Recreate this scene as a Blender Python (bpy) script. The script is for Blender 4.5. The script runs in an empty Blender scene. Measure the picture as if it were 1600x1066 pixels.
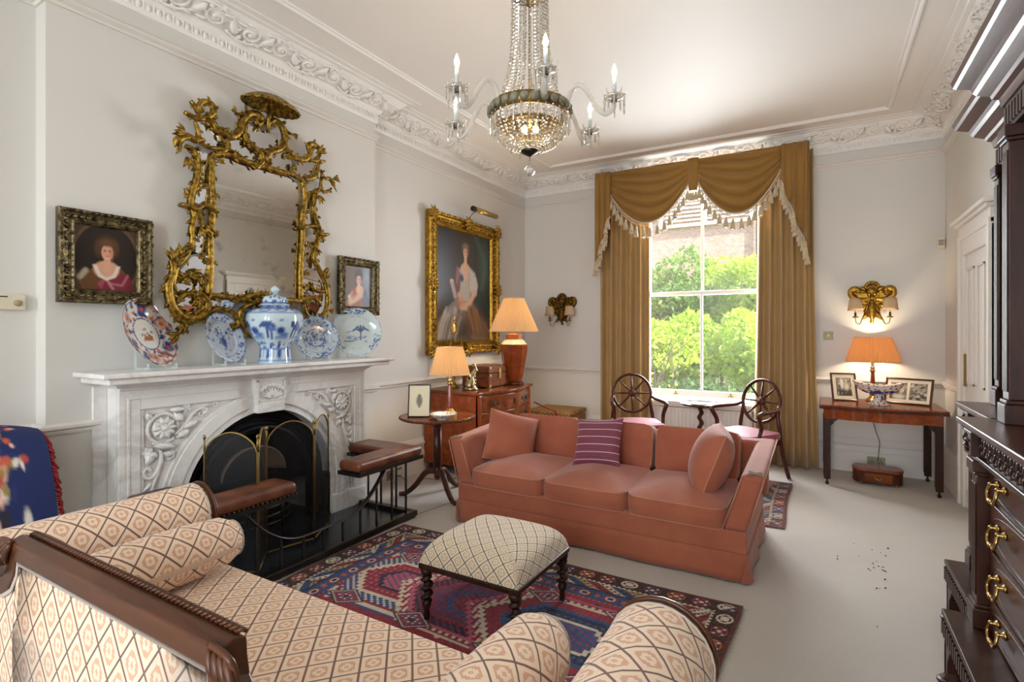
import bpy, math, random
import numpy as np
from mathutils import Vector, Matrix
random.seed(7); rng = np.random.default_rng(7)
D = bpy.data; SC = bpy.context.scene; COL = SC.collection
pi = math.pi; cos = math.cos; sin = math.sin

# ---------------------------------------------------------------- camera, sky, sun, daylight, exposure
YAW = math.radians(30.2); FPX = 826.0; EYE = 1.42; HORIZON = 518.0
cd = D.cameras.new('camera'); cam = D.objects.new('camera', cd); COL.objects.link(cam)
cam.location = (0, 0, EYE); cam.rotation_euler = (pi/2, 0, YAW)
cd.sensor_width = 36; cd.lens = FPX/1600*36; cd.shift_y = (HORIZON-533)/1600; cd.clip_start = .05
SC.camera = cam
vs = SC.view_settings
SC.display_settings.display_device = 'sRGB'
vs.view_transform = 'Standard'; vs.look = 'None'; vs.exposure = 0.22; vs.gamma = 1.0; vs.use_curve_mapping = False
SC.cycles.use_denoising = True
SC.cycles.max_bounces = 10; SC.cycles.diffuse_bounces = 5; SC.cycles.glossy_bounces = 5
SC.cycles.transparent_max_bounces = 24; SC.cycles.transmission_bounces = 6
SC.cycles.sample_clamp_indirect = 4.0
W = D.worlds.new('sky'); SC.world = W; W.use_nodes = True
_nt = W.node_tree; _sky = _nt.nodes.new('ShaderNodeTexSky'); _sky.sky_type = 'NISHITA'
_sky.sun_disc = False; _sky.sun_elevation = math.radians(50); _sky.sun_rotation = math.radians(100); _sky.dust_density = 3.0
_nt.links.new(_sky.outputs[0], _nt.nodes['Background'].inputs[0]); _nt.nodes["Background"].inputs[1].default_value = .55
def lamp(name, kind, loc, energy, color=(1, 1, 1), rot=None, size=None, size_y=None, target=None, parent=None, radius=None):
    l = D.lights.new(name, kind); o = D.objects.new(name, l); COL.objects.link(o); o.location = loc
    l.energy = energy; l.color = color
    if kind == 'AREA':
        l.shape = 'RECTANGLE'; l.size = size; l.size_y = size_y or size
    if radius is not None: l.shadow_soft_size = radius
    if target is not None: o.rotation_euler = (Vector(target)-Vector(loc)).to_track_quat('-Z', 'Y').to_euler()
    if rot is not None: o.rotation_euler = rot
    if parent is not None: o.parent = parent
    return o
sun = lamp('sun', 'SUN', (6, -2, 12), 10.0, (1, .95, .86)); sun.rotation_euler = Vector((-.75, .28, -.9)).to_track_quat('-Z', 'Y').to_euler(); sun.data.angle = .01
# daylight entering by the two street windows behind the camera and by the garden window
lamp('daylight_street', 'AREA', (-2.35, -3.75, 1.9), 95, (.92, .965, 1.0), size=1.3, size_y=2.6, target=(-2.0, 5, 1.7))
lamp('daylight_street', 'AREA', (-.15, -3.75, 1.9), 175, (.92, .965, 1.0), size=1.3, size_y=2.6, target=(-.9, 5, 1.7))
lamp('daylight_garden', 'AREA', (-1.2, 6.82, 1.9), 200, (.92, .965, 1.0), size=1.25, size_y=2.3, target=(-1.2, 2, 1.0))

# ---------------------------------------------------------------- helpers
def px(u, v, x=None, y=None, z=None):
    """point on the plane x=, y= or z= that the photograph shows at pixel (u, v)"""
    a = (u-800)/FPX; b = (HORIZON-v)/FPX
    d = (-sin(YAW)+cos(YAW)*a, cos(YAW)+sin(YAW)*a, b)
    t = x/d[0] if x is not None else y/d[1] if y is not None else (z-EYE)/d[2]
    return Vector((t*d[0], t*d[1], EYE+t*d[2]))
def lin(c):
    if isinstance(c, str): c = tuple(int(c[i:i+2], 16)/255 for i in (0, 2, 4))
    return tuple((v/12.92 if v <= .04045 else ((v+.055)/1.055)**2.4) for v in c[:3])
def c4(c): return (*lin(c), 1)

class S:                                                    # a node socket with arithmetic
    def __init__(s, nt, k): s.nt = nt; s.k = k
    def m(s, op, *a):
        n = s.nt.nodes.new('ShaderNodeMath'); n.operation = op
        for i, v in enumerate((s,)+a):
            if isinstance(v, S): s.nt.links.new(v.k, n.inputs[i])
            else: n.inputs[i].default_value = v
        return S(s.nt, n.outputs[0])
    def __add__(s, o): return s.m('ADD', o)
    def __radd__(s, o): return s.m('ADD', o)
    def __sub__(s, o): return s.m('SUBTRACT', o)
    def __rsub__(s, o): return (s*-1)+o
    def __mul__(s, o): return s.m('MULTIPLY', o)
    def __rmul__(s, o): return s.m('MULTIPLY', o)
    def __truediv__(s, o): return s.m('DIVIDE', o)
    def frac(s): return s.m('FRACT')
    def abs(s): return s.m('ABSOLUTE')
    def gt(s, o): return s.m('GREATER_THAN', o)
    def lt(s, o): return s.m('LESS_THAN', o)
    def max(s, o): return s.m('MAXIMUM', o)
    def min(s, o): return s.m('MINIMUM', o)
    def sin(s): return s.m('SINE')
    def floor(s): return s.m('FLOOR')
    def pow(s, o): return s.m('POWER', o)
    def clamp(s, a=0., b=1.): return s.m('MAXIMUM', a).m('MINIMUM', b)
    def band(s, a, b): return s.gt(a)*s.lt(b)
    def step(s, a, b):
        return ((s-a)*(1./(b-a))).clamp()

class Mat:
    def __init__(s, name, color='808080', rough=.5, metal=0., **kw):
        s.m = D.materials.new(name); s.m.use_nodes = True; s.nt = s.m.node_tree; s.n = s.nt.nodes; s.l = s.nt.links
        s.p = s.n['Principled BSDF']; s.out = s.n['Material Output']; s._tc = None
        s.p.inputs['Base Color'].default_value = c4(color); s.p.inputs['Roughness'].default_value = rough; s.p.inputs['Metallic'].default_value = metal
        for k, v in kw.items(): s.p.inputs[k.replace('_', ' ')].default_value = v
    def tc(s, which='Object'):
        if s._tc is None: s._tc = s.n.new('ShaderNodeTexCoord')
        return s._tc.outputs[which]
    def xyz(s, which='Object', vec=None):
        q = s.n.new('ShaderNodeSeparateXYZ'); s.l.new(vec or s.tc(which), q.inputs[0])
        return [S(s.nt, q.outputs[i]) for i in range(3)]
    def vec(s, x, y, z=0.):
        q = s.n.new('ShaderNodeCombineXYZ')
        for i, v in enumerate((x, y, z)):
            if isinstance(v, S): s.l.new(v.k, q.inputs[i])
            else: q.inputs[i].default_value = v
        return q.outputs[0]
    def scaled(s, sc, which='Object'):
        q = s.n.new('ShaderNodeMapping'); s.l.new(s.tc(which), q.inputs[0]); q.inputs['Scale'].default_value = sc; return q.outputs[0]
    def noise(s, scale=5, detail=3, rough=.5, vec=None, which='Object', dist=0.):
        q = s.n.new('ShaderNodeTexNoise'); s.l.new(vec or s.tc(which), q.inputs['Vector'])
        q.inputs['Scale'].default_value = scale; q.inputs['Detail'].default_value = detail; q.inputs['Roughness'].default_value = rough; q.inputs['Distortion'].default_value = dist
        return S(s.nt, q.outputs[0])
    def voro(s, scale=5, vec=None, feature='F1', which='Object'):
        q = s.n.new('ShaderNodeTexVoronoi'); q.feature = feature; s.l.new(vec or s.tc(which), q.inputs['Vector']); q.inputs['Scale'].default_value = scale
        return S(s.nt, q.outputs['Distance']), q.outputs['Color'] if 'Color' in q.outputs else None
    def wave(s, scale, vec=None, dist=2., detail=2., ds=1., dirn='X'):
        q = s.n.new('ShaderNodeTexWave'); s.l.new(vec or s.tc(), q.inputs['Vector']); q.bands_direction = dirn
        q.inputs['Scale'].default_value = scale; q.inputs['Distortion'].default_value = dist; q.inputs['Detail'].default_value = detail; q.inputs['Detail Scale'].default_value = ds
        return S(s.nt, q.outputs['Fac'])
    def mix(s, f, a, b):
        q = s.n.new('ShaderNodeMix'); q.data_type = 'RGBA'
        if isinstance(f, S): s.l.new(f.k, q.inputs[0])
        else: q.inputs[0].default_value = f
        for i, v in ((6, a), (7, b)):
            if isinstance(v, (str, tuple)): q.inputs[i].default_value = c4(v)
            else: s.l.new(v, q.inputs[i])
        return q.outputs[2]
    def color(s, k): s.l.new(k, s.p.inputs['Base Color']); return s
    def rough(s, k): s.l.new(k.k, s.p.inputs['Roughness']); return s
    def attr(s, name='col'):
        q = s.n.new('ShaderNodeVertexColor'); q.layer_name = name; return q.outputs[0]
    def bump(s, h, dist=.002, strength=1.):
        q = s.n.new('ShaderNodeBump'); q.inputs['Strength'].default_value = strength; q.inputs['Distance'].default_value = dist
        s.l.new(h.k, q.inputs['Height']); s.l.new(q.outputs[0], s.p.inputs['Normal']); return s
    def glass_mix(s, clear=.9, tint=(1, 1, 1), rough=0.02):
        """thin glass: mostly clear, the rest a sharp reflection"""
        t = s.n.new('ShaderNodeBsdfTransparent'); t.inputs[0].default_value = (*tint, 1)
        x = s.n.new('ShaderNodeMixShader'); x.inputs[0].default_value = 1-clear
        s.p.inputs['Roughness'].default_value = rough
        s.l.new(t.outputs[0], x.inputs[1]); s.l.new(s.p.outputs[0], x.inputs[2]); s.l.new(x.outputs[0], s.out.inputs[0]); return s
    def translucent(s, f, color):
        t = s.n.new('ShaderNodeBsdfTranslucent')
        if isinstance(color, str): t.inputs[0].default_value = c4(color)
        else: s.l.new(color, t.inputs[0])
        x = s.n.new('ShaderNodeMixShader'); x.inputs[0].default_value = f
        s.l.new(s.p.outputs[0], x.inputs[1]); s.l.new(t.outputs[0], x.inputs[2]); s.l.new(x.outputs[0], s.out.inputs[0]); return s
    def emit(s, color, strength):
        s.p.inputs['Emission Color'].default_value = c4(color); s.p.inputs['Emission Strength'].default_value = strength; return s

ORG = {}
def link(o, parent=None):
    COL.objects.link(o)
    if parent is not None: o.parent = parent
    return o
def tag(o, label=None, cat=None, group=None, kind=None):
    if label: o['label'] = label
    if cat: o['category'] = cat
    if group: o['group'] = group
    if kind: o['kind'] = kind
    return o
def thing(name, label, cat, loc=(0, 0, 0), rz=0., group=None):
    o = D.objects.new(name, None); COL.objects.link(o); o.empty_display_size = .05
    o.location = loc; o.rotation_euler = (0, 0, rz); tag(o, label, cat, group)
    return o
def copy_tree(o, parent=None):
    c = o.copy(); COL.objects.link(c)
    if parent is not None: c.parent = parent
    for ch in list(o.children): copy_tree(ch, c)
    return c

class MB:
    """collects shapes and links them as ONE mesh object"""
    def __init__(s): s.v = []; s.f = []; s.sm = []; s.uv = []; s.c = []; s.T = None
    def add(s, vs, fs, smooth=False, uv=None, col=None):
        b = len(s.v)
        if s.T is not None: vs = [s.T @ Vector(p) for p in vs]
        s.v += [tuple(p) for p in vs]; s.f += [tuple(b+i for i in f) for f in fs]; s.sm += [smooth]*len(fs)
        s.uv += list(uv) if uv is not None else [(p[0]+p[2]*.37, p[1]+p[2]*.93) for p in vs]
        s.c += list(col) if col is not None else [(1, 1, 1)]*len(vs)
        return s
    def box(s, a, b, R=None):
        (x0, y0, z0), (x1, y1, z1) = a, b
        vs = [Vector(p) for p in ((x0, y0, z0), (x1, y0, z0), (x1, y1, z0), (x0, y1, z0), (x0, y0, z1), (x1, y0, z1), (x1, y1, z1), (x0, y1, z1))]
        if R is not None: vs = [R @ p for p in vs]
        return s.add(vs, [(0, 3, 2, 1), (4, 5, 6, 7), (0, 1, 5, 4), (1, 2, 6, 5), (2, 3, 7, 6), (3, 0, 4, 7)])
    def cbox(s, c, d, R=None):
        return s.box([c[i]-d[i]/2 for i in range(3)], [c[i]+d[i]/2 for i in range(3)], R)
    def grid(s, fn, nu, nv, cu=False, cv=False, smooth=True, uvs=None, col=None, flip=False):
        """fn(i/nu, j/nv) -> point; cu/cv close the grid"""
        mu = nu if cu else nu+1; mv = nv if cv else nv+1
        vs = []; uv = []; cs = []
        for j in range(mv):
            for i in range(mu):
                a, b = i/nu, j/nv; vs.append(fn(a, b)); uv.append((a*uvs[0], b*uvs[1]) if isinstance(uvs, tuple) else uvs(a, b) if uvs else (a, b))
                if col: cs.append(col(a, b))
        fs = []
        for j in range(nv):
            for i in range(nu):
                q = (j*mu+i, j*mu+(i+1) % mu, ((j+1) % mv)*mu+(i+1) % mu, ((j+1) % mv)*mu+i)
                fs.append(q[::-1] if flip else q)
        return s.add(vs, fs, smooth, uv, cs if col else None)
    def lathe(s, prof, n=24, c=(0, 0, 0), smooth=True, R=None, a0=0., cap=True):
        """prof: (radius, height) pairs from bottom to top"""
        C = Vector(c); vs = []; uv = []; fs = []
        L = 0; k = len(prof)
        for j, (r, h) in enumerate(prof):
            if j: L += math.hypot(r-prof[j-1][0], h-prof[j-1][1])
            for i in range(n):
                a = a0+2*pi*i/n; p = Vector((r*cos(a), r*sin(a), h)); vs.append(C+(R @ p if R is not None else p)); uv.append((i/n, L))
        for j in range(k-1):
            for i in range(n):
                fs.append((j*n+i, j*n+(i+1) % n, (j+1)*n+(i+1) % n, (j+1)*n+i))
        if cap:
            if prof[0][0] > 1e-5: fs.append(tuple(range(n))[::-1])
            if prof[-1][0] > 1e-5: fs.append(tuple((k-1)*n+i for i in range(n)))
        return s.add(vs, fs, smooth, uv)
    def cyl(s, p, q, r, r2=None, n=12, smooth=True):
        return s.tube([p, q], [r, r if r2 is None else r2], n, smooth)
    def tube(s, pts, rad, n=8, smooth=True, closed=False, flat=None, up=None, caps=True):
        """round (or flattened: flat = (a, b) multipliers) bar along pts"""
        P = [Vector(p) for p in pts]; m = len(P); rad = rad if hasattr(rad, '__len__') else [rad]*m
        vs = []; uv = []; fs = []; L = 0; N = None
        for i in range(m):
            if closed: t = P[(i+1) % m]-P[i-1]
            else: t = P[min(i+1, m-1)]-P[max(i-1, 0)]
            t = t.normalized() if t.length > 1e-9 else Vector((0, 0, 1))
            if up is not None: N = Vector(up)
            elif N is None: N = Vector((0, 0, 1)) if abs(t.z) < .9 else Vector((1, 0, 0))
            N = N-t*N.dot(t); N = N.normalized() if N.length > 1e-6 else t.orthogonal().normalized()
            B = t.cross(N)
            if i: L += (P[i]-P[i-1]).length
            fa, fb = flat or (1, 1)
            for k in range(n):
                a = 2*pi*k/n+pi/n; vs.append(P[i]+N*(cos(a)*rad[i]*fa)+B*(sin(a)*rad[i]*fb)); uv.append((k/n*2*pi*max(rad), L))
        for i in range(m if closed else m-1):
            for k in range(n):
                j = (i+1) % m
                fs.append((i*n+k, i*n+(k+1) % n, j*n+(k+1) % n, j*n+k))
        if not closed and caps: fs.append(tuple(range(n))[::-1]); fs.append(tuple((m-1)*n+k for k in range(n)))
        return s.add(vs, fs, smooth, uv)
    def prism(s, poly, fn, d0, d1, smooth=False):
        """poly of (a, b); fn(a, b, d) -> point; walls between depths d0 and d1, both ends closed"""
        n = len(poly); vs = [fn(a, b, d0) for a, b in poly]+[fn(a, b, d1) for a, b in poly]
        fs = [tuple(range(n))[::-1], tuple(range(n, 2*n))]+[(i, (i+1) % n, n+(i+1) % n, n+i) for i in range(n)]
        return s.add(vs, fs, smooth)
    def sweep(s, prof, path, closed=False, smooth=False, prof_closed=True, uvw=1.):
        """prof: list of (out, up); path: list of (x, y) with the room on its left; out = towards the room. z in prof."""
        m = len(path); P = [Vector((p[0], p[1])) for p in path]; vs = []; fs = []; uv = []; n = len(prof); L = 0
        for i in range(m):
            def nrm(a, b):
                d = (b-a).normalized(); return Vector((-d.y, d.x))
            if closed: n0 = nrm(P[i-1], P[i]); n1 = nrm(P[i], P[(i+1) % m])
            else:
                n0 = nrm(P[max(i-1, 0)], P[max(i-1, 0)+1]); n1 = nrm(P[min(i, m-2)], P[min(i, m-2)+1])
            k = n0+n1; k = k/max(k.dot(n0), .2)
            if i: L += (P[i]-P[i-1]).length
            for o, z in prof: vs.append((P[i].x+k.x*o, P[i].y+k.y*o, z)); uv.append((L*uvw, z*uvw))
        kk = n if prof_closed else n-1
        for i in range(m if closed else m-1):
            j = (i+1) % m
            for q in range(kk): fs.append((i*n+q, j*n+q, j*n+(q+1) % n, i*n+(q+1) % n))
        if not closed and prof_closed: fs.append(tuple(range(n))); fs.append(tuple((m-1)*n+q for q in range(n))[::-1])
        return s.add(vs, fs, smooth, uv)
    def ball(s, c, r, n=12, m=8, sc=(1, 1, 1), R=None, smooth=True):
        return s.lathe([(max(1e-6, r*sin(pi*j/m)), -r*cos(pi*j/m)) for j in range(m+1)], n, c, smooth, R=(R if R is not None else Matrix.Identity(3)) @ Matrix.Diagonal(sc), cap=False)
    def leaf(s, base, tip, width, normal, bend=.15, n=4):
        """a pointed leaf with a raised rib"""
        a, b = Vector(base), Vector(tip); d = b-a; L = d.length; N = Vector(normal).normalized(); w = d.cross(N).normalized()
        vs = []; fs = []
        for i in range(n+1):
            t = i/n; k = width/2*(sin(pi*min(1, t*.85+.12)))*(1 if i < n else .05); c = a+d*t+N*(bend*L*sin(pi*t)*.6)
            vs += [c-w*k, c+N*width*.18, c+w*k, c-N*width*.15]
        for i in range(n):
            o = 4*i
            for q in range(4): fs.append((o+q, o+(q+1) % 4, o+4+(q+1) % 4, o+4+q))
        fs.append((3, 2, 1, 0)); fs.append((4*n, 4*n+1, 4*n+2, 4*n+3))
        return s.add(vs, fs, True)
    def build(s, name, mat, parent=None, org=None, bevel=0., seg=2, label=None, kind=None, sub=0, solid=0.):
        """org: world point to subtract (location of the owning thing)"""
        me = D.meshes.new(name)
        V = np.array(s.v, dtype=float).reshape(-1, 3)
        if org is not None: V = V-np.array(org)
        me.from_pydata(V.tolist(), [], s.f); me.polygons.foreach_set('use_smooth', s.sm)
        li = np.empty(len(me.loops), dtype=np.int32); me.loops.foreach_get('vertex_index', li)
        u = me.uv_layers.new(name='uv'); u.data.foreach_set('uv', np.array(s.uv, dtype=np.float32)[li].ravel())
        if any(c != (1, 1, 1) for c in s.c[:400]) or len(s.c) > 400 and any(c != (1, 1, 1) for c in s.c):
            ca = me.color_attributes.new('col', 'FLOAT_COLOR', 'POINT'); cc = np.ones((len(s.c), 4), dtype=np.float32); cc[:, :3] = np.array(s.c); ca.data.foreach_set('color', cc.ravel())
        me.update(); me.materials.append(mat.m if isinstance(mat, Mat) else mat)
        o = link(D.objects.new(name, me), parent)
        if label: o['label'] = label
        if kind: o['kind'] = kind
        if solid: q = o.modifiers.new('thick', 'SOLIDIFY'); q.thickness = solid; q.offset = 0
        if bevel: q = o.modifiers.new('edge', 'BEVEL'); q.width = bevel; q.segments = seg; q.limit_method = 'ANGLE'; q.angle_limit = math.radians(40)
        if sub: q = o.modifiers.new('smooth', 'SUBSURF'); q.levels = sub; q.render_levels = sub
        return o
def inst(o, loc, rot=(0, 0, 0), scale=(1, 1, 1), parent=None, name=None):
    c = o.copy(); COL.objects.link(c); c.location = loc; c.rotation_euler = rot; c.scale = scale
    if parent is not None: c.parent = parent
    return c
def structure(name, mb, mat, **k):
    o = mb.build(name, mat, **k); o['kind'] = 'structure'; return o
def catmull(pts, n=6, closed=False):
    P = [Vector(p) for p in pts]; m = len(P); out = []
    for i in range(m if closed else m-1):
        a, b, c, d = (P[(i-1) % m], P[i], P[(i+1) % m], P[(i+2) % m]) if closed else (P[max(i-1, 0)], P[i], P[i+1], P[min(i+2, m-1)])
        for k in range(n):
            t = k/n; out.append(.5*((2*b)+(c-a)*t+(2*a-5*b+4*c-d)*t*t+(3*b-a-3*c+d)*t**3))
    if not closed: out.append(P[-1])
    return out
def spiral(c, r0, r1, turns, a0, e1, e2, n=14):
    """points of a scroll around c in the plane e1, e2"""
    c, e1, e2 = Vector(c), Vector(e1), Vector(e2)
    return [c+(e1*cos(a0+2*pi*turns*t)+e2*sin(a0+2*pi*turns*t))*(r0+(r1-r0)*t) for t in [i/n for i in range(n+1)]]

class Paint:
    """a small picture painted with soft shapes, x right and y up, both 0..1 (flat prints and paintings only)"""
    def __init__(s, w, h, bg):
        s.w, s.h = w, h; s.X, s.Y = np.meshgrid((np.arange(w)+.5)/w, (np.arange(h)+.5)/h); s.asp = w/h
        s.A = np.ones((h, w, 3))*np.array(lin(bg))
    def _put(s, m, c): m = np.clip(m, 0, 1)[..., None]; s.A = s.A*(1-m)+np.array(lin(c))*m; return s
    def ell(s, x, y, rx, ry, c, soft=.15, op=1., rot=0.):
        dx, dy = (s.X-x)*s.asp, s.Y-y; rx *= s.asp
        a, b = dx*cos(rot)+dy*sin(rot), -dx*sin(rot)+dy*cos(rot)
        d = np.sqrt((a/rx)**2+(b/ry)**2); return s._put(op*(1+soft-d)/(2*soft+1e-6) if soft else op*(d < 1), c)
    def ring(s, x, y, rx, ry, w, c, op=1.):
        d = np.sqrt(((s.X-x)/rx)**2+((s.Y-y)/ry)**2); return s._put(op*np.clip((w-np.abs(d-1))/(w*.4), 0, 1), c)
    def poly(s, pts, c, op=1., soft=0.01):
        ins = np.zeros((s.h, s.w), bool); n = len(pts); dm = np.full((s.h, s.w), 9.)
        for i in range(n):
            (x0, y0), (x1, y1) = pts[i], pts[(i+1) % n]
            k = (y0 > s.Y) != (y1 > s.Y); ins ^= k & (s.X < (x1-x0)*(s.Y-y0)/((y1-y0) or 1e-9)+x0)
            vx, vy = x1-x0, y1-y0; t = np.clip(((s.X-x0)*vx+(s.Y-y0)*vy)/(vx*vx+vy*vy+1e-12), 0, 1); dm = np.minimum(dm, np.hypot(s.X-x0-t*vx, s.Y-y0-t*vy))
        return s._put(op*np.clip(.5+np.where(ins, dm, -dm)/(2*soft), 0, 1), c)
    def line(s, pts, w, c, op=1.):
        dm = np.full((s.h, s.w), 9.)
        for (x0, y0), (x1, y1) in zip(pts, pts[1:]):
            vx, vy = x1-x0, y1-y0; t = np.clip(((s.X-x0)*vx+(s.Y-y0)*vy)/(vx*vx+vy*vy+1e-12), 0, 1); dm = np.minimum(dm, np.hypot((s.X-x0-t*vx)*s.asp, s.Y-y0-t*vy))
        return s._put(op*np.clip(1.5-dm/w, 0, 1), c)
    def grain(s, k=.06, seed=1):
        r = np.random.default_rng(seed); s.A = np.clip(s.A*(1+k*r.standard_normal((s.h, s.w, 1))), 0, 1); return s
    def sheet(s, mb, fn):
        """fn(x, y) -> point"""
        A = s.A
        return mb.grid(lambda a, b: fn(a, b), s.w-1, s.h-1, smooth=True, col=lambda a, b: tuple(A[int(round(b*(s.h-1))), int(round(a*(s.w-1)))]))
# ---------------------------------------------------------------- materials
def wall_paint(name, c):
    m = Mat(name, c, .6); n = m.noise(2.5, 4); m.color(m.mix(n*.5, c, tuple(v*.985 for v in [int(c[i:i+2], 16)/255 for i in (0, 2, 4)])))
    m.bump(m.noise(180, 2), .0006, .3); return m
M_WALL = wall_paint('wall_paint', 'd6d3cd'); M_CEIL = wall_paint('ceiling_paint', 'efebe5'); M_TRIM = wall_paint('trim_paint', 'dcd7d0'); M_PLASTER = wall_paint('plaster', 'f0ede8')
M_SASH = Mat('sash_paint', 'eae6df', .35)
M_CARPET = Mat('carpet', 'c4bdb4', .95)
_a = M_CARPET.noise(260, 2); _b = M_CARPET.noise(2.2, 3); M_CARPET.color(M_CARPET.mix(_a*.6+_b*.4, 'b3aba1', 'd6d0c8')); M_CARPET.bump(_a+M_CARPET.noise(90, 2)*.6, .006, .7)
M_GLASS = Mat('window_glass', 'ffffff', .01).glass_mix(.94)
def marble(name, c, vein, rough=.25):
    m = Mat(name, c, rough); n = m.noise(1.6, 6, .6, dist=1.6); v = ((n-.5).abs()*14).clamp(); v2 = ((m.noise(5, 5, .6, dist=2.2)-.5).abs()*22).clamp()
    k = (1-v)*.75+(1-v2)*.25; m.color(m.mix(k.clamp(0, .8)*m.noise(1.1, 2).step(.35, .65), c, vein)); return m
M_MARBLE = marble('white_marble', 'e9e7e3', 'b9b5b0', .3)
M_IRON = Mat('cast_iron', '121316', .42, .6); _n = M_IRON.noise(60, 3); M_IRON.bump(_n, .002, .4)
M_STEEL = Mat('wrought_steel', '4c4a48', .32, .9); M_STEEL.bump(M_STEEL.noise(40, 3), .003, .5)
M_SOOT = Mat('soot_brick', '2a2420', .9); M_SOOT.bump(M_SOOT.noise(30, 4), .01, .6)
M_SLATE = Mat('hearth_slate', '22262b', .25); M_SLATE.color(M_SLATE.mix(M_SLATE.noise(4, 5), '171a1e', '343a41'))
M_BRASS = Mat('brass', 'b39358', .25, 1.); M_BRASS.rough(M_BRASS.noise(20, 3)*.2+.25)
M_BRASSDK = Mat('aged_brass', '8b7441', .42, .9)
def wood(name, a, b, rough=.3, scale=(2, 18, 18), gl=None):
    m = Mat(name, a, rough, Coat_Weight=.08, Coat_Roughness=.2, Specular_IOR_Level=.3)
    v = m.scaled(scale); n = m.noise(1.6, 5, .6, vec=v, dist=.8); n2 = m.noise(14, 3, .6, vec=v)
    m.color(m.mix((n*.75+n2*.3).step(.3, .75), a, b)); m.bump(n2, .0006, .3); return m
M_MAHOG = wood('mahogany', '2c1208', '57291a', .3, (14, 2, 14))
M_DARKWOOD = wood('dark_carved_mahogany', '1c0a05', '44200f', .4, (12, 12, 2))
M_WALNUT = wood('walnut_veneer', '4a210f', '8a4a22', .2, (3, 9, 9))
M_ROSE = wood('rosewood', '1d0f0a', '43251a', .22, (14, 14, 2.5))
M_FRAMEWOOD = wood('showwood', '341a0b', '5c331a', .32, (2, 16, 16))
M_OAKRED = wood('satin_mahogany', '5e2711', '9a4a21', .2, (10, 2, 10))
def gilt(name, a, b, rough=.36):
    m = Mat(name, a, rough, .9); n = m.noise(38, 4); d, _ = m.voro(55); m.color(m.mix(n.step(.35, .7), a, b)); m.rough(n*.3+rough-.1); m.bump(n+d*.5, .004, .7); return m
M_GILT = gilt('gilt_wood', '5a4416', 'b8923e'); M_GILTUNLIT = gilt('unlit_gilt', '4a3210', '94702a', .45); M_SILVERGILT = gilt('silvered_wood', '352c1e', '8f805c', .38)
M_GILTB = gilt('bright_gilt', '7a5818', 'c69c40', .34)
M_BLACK = Mat('black_plastic', '141414', .4); M_WHITEPL = Mat('cream_plastic', 'dcd3bb', .4)
M_PAPER = Mat('cream_card', 'e9dfc6', .7)
def painted(name, rough=.4, **k):
    m = Mat(name, 'ffffff', rough, **k); m.color(m.attr()); return m
M_CANVAS = painted('oil_paint', .35); M_PRINT = painted('printed_paper', .5); M_CHINA = painted('glazed_china', .12, Coat_Weight=.4)
M_LEATHER = Mat('oxblood_leather', '5a2c1c', .32); _n = M_LEATHER.noise(7, 4); _d, _ = M_LEATHER.voro(160)
M_LEATHER.color(M_LEATHER.mix(_n.step(.35, .75), '4a2114', '8a5335')); M_LEATHER.bump(_d, .0015, .5)
def lattice(name, ground, motif, line, line2=None, cell=.05, soft='f0dfc4'):
    """woven diamond lattice with a stepped diamond rosette in each cell (uv in metres)"""
    m = Mat(name, ground, .85, Sheen_Weight=.15); x, y, _ = m.xyz('UV')
    p = (x+y*.82)*(1/cell/1.414); q = (x-y*.82)*(1/cell/1.414)
    fp = (p.frac()-.5); fq = (q.frac()-.5)
    K = 13.; gp = ((fp*K).floor()+.5)*(1/K); gq = ((fq*K).floor()+.5)*(1/K)
    a, b = gp.abs(), gq.abs(); mx = a.max(b); mn = a.min(b)
    ringo = mx.band(.17, .31)*(1-mn.lt(.06)*mx.lt(.25))*(1-mn.gt(.24)); ringi = mx.lt(.11)*mn.gt(.03)
    mot = (ringo+ringi*.85).clamp()
    ln1 = fp.abs().gt(.455); ln2 = fq.abs().gt(.465)
    th = m.noise(420, 1, which='UV'); c = m.mix(mot*(.75+.25*th), ground, motif); c = m.mix(ln1, c, line); c = m.mix(ln2, c, line2 or line); c = m.mix(th*.18, c, soft)
    m.color(c); m.bump(m.noise(300, 2, which='UV')+mot*.3+ln1+ln2, .0012, .6); return m
M_LATTICE = lattice('diamond_lattice_weave', 'e6cdb2', 'c99070', '6b2e25', '5a2a24', .07)
M_LATTICE_S = lattice('stool_lattice_weave', 'ddd2bd', 'c9a47e', '503529', '503529', .056)
def fabric(name, a, b, rough=.85, weave=500):
    m = Mat(name, a, rough, Sheen_Weight=.25); n = m.noise(2.2, 5, .65); t = m.noise(weave, 1, which='UV'); m.color(m.mix((n*.7+t*.3).step(.3, .75), a, b)); m.bump(t, .0012, .4); return m
M_CORAL = fabric('coral_linen', '8e442f', 'b06848'); M_PIPING = fabric('piping', 'a2694f', 'b98468')
M_GOLDVELVET = fabric('gold_velvet', '8c6426', 'a07630', .8); M_CURTAIN = fabric('gold_curtain_velvet', 'a3824c', 'b6945c', .8); M_TASSEL = fabric('cream_tassel', 'b5a184', 'd9c8ab'); M_PINK = fabric('pink_silk', '8a3345', 'a34a5c', .6)
M_BRAID = fabric('pale_braid', 'a89a90', 'c4b8ae')
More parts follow.
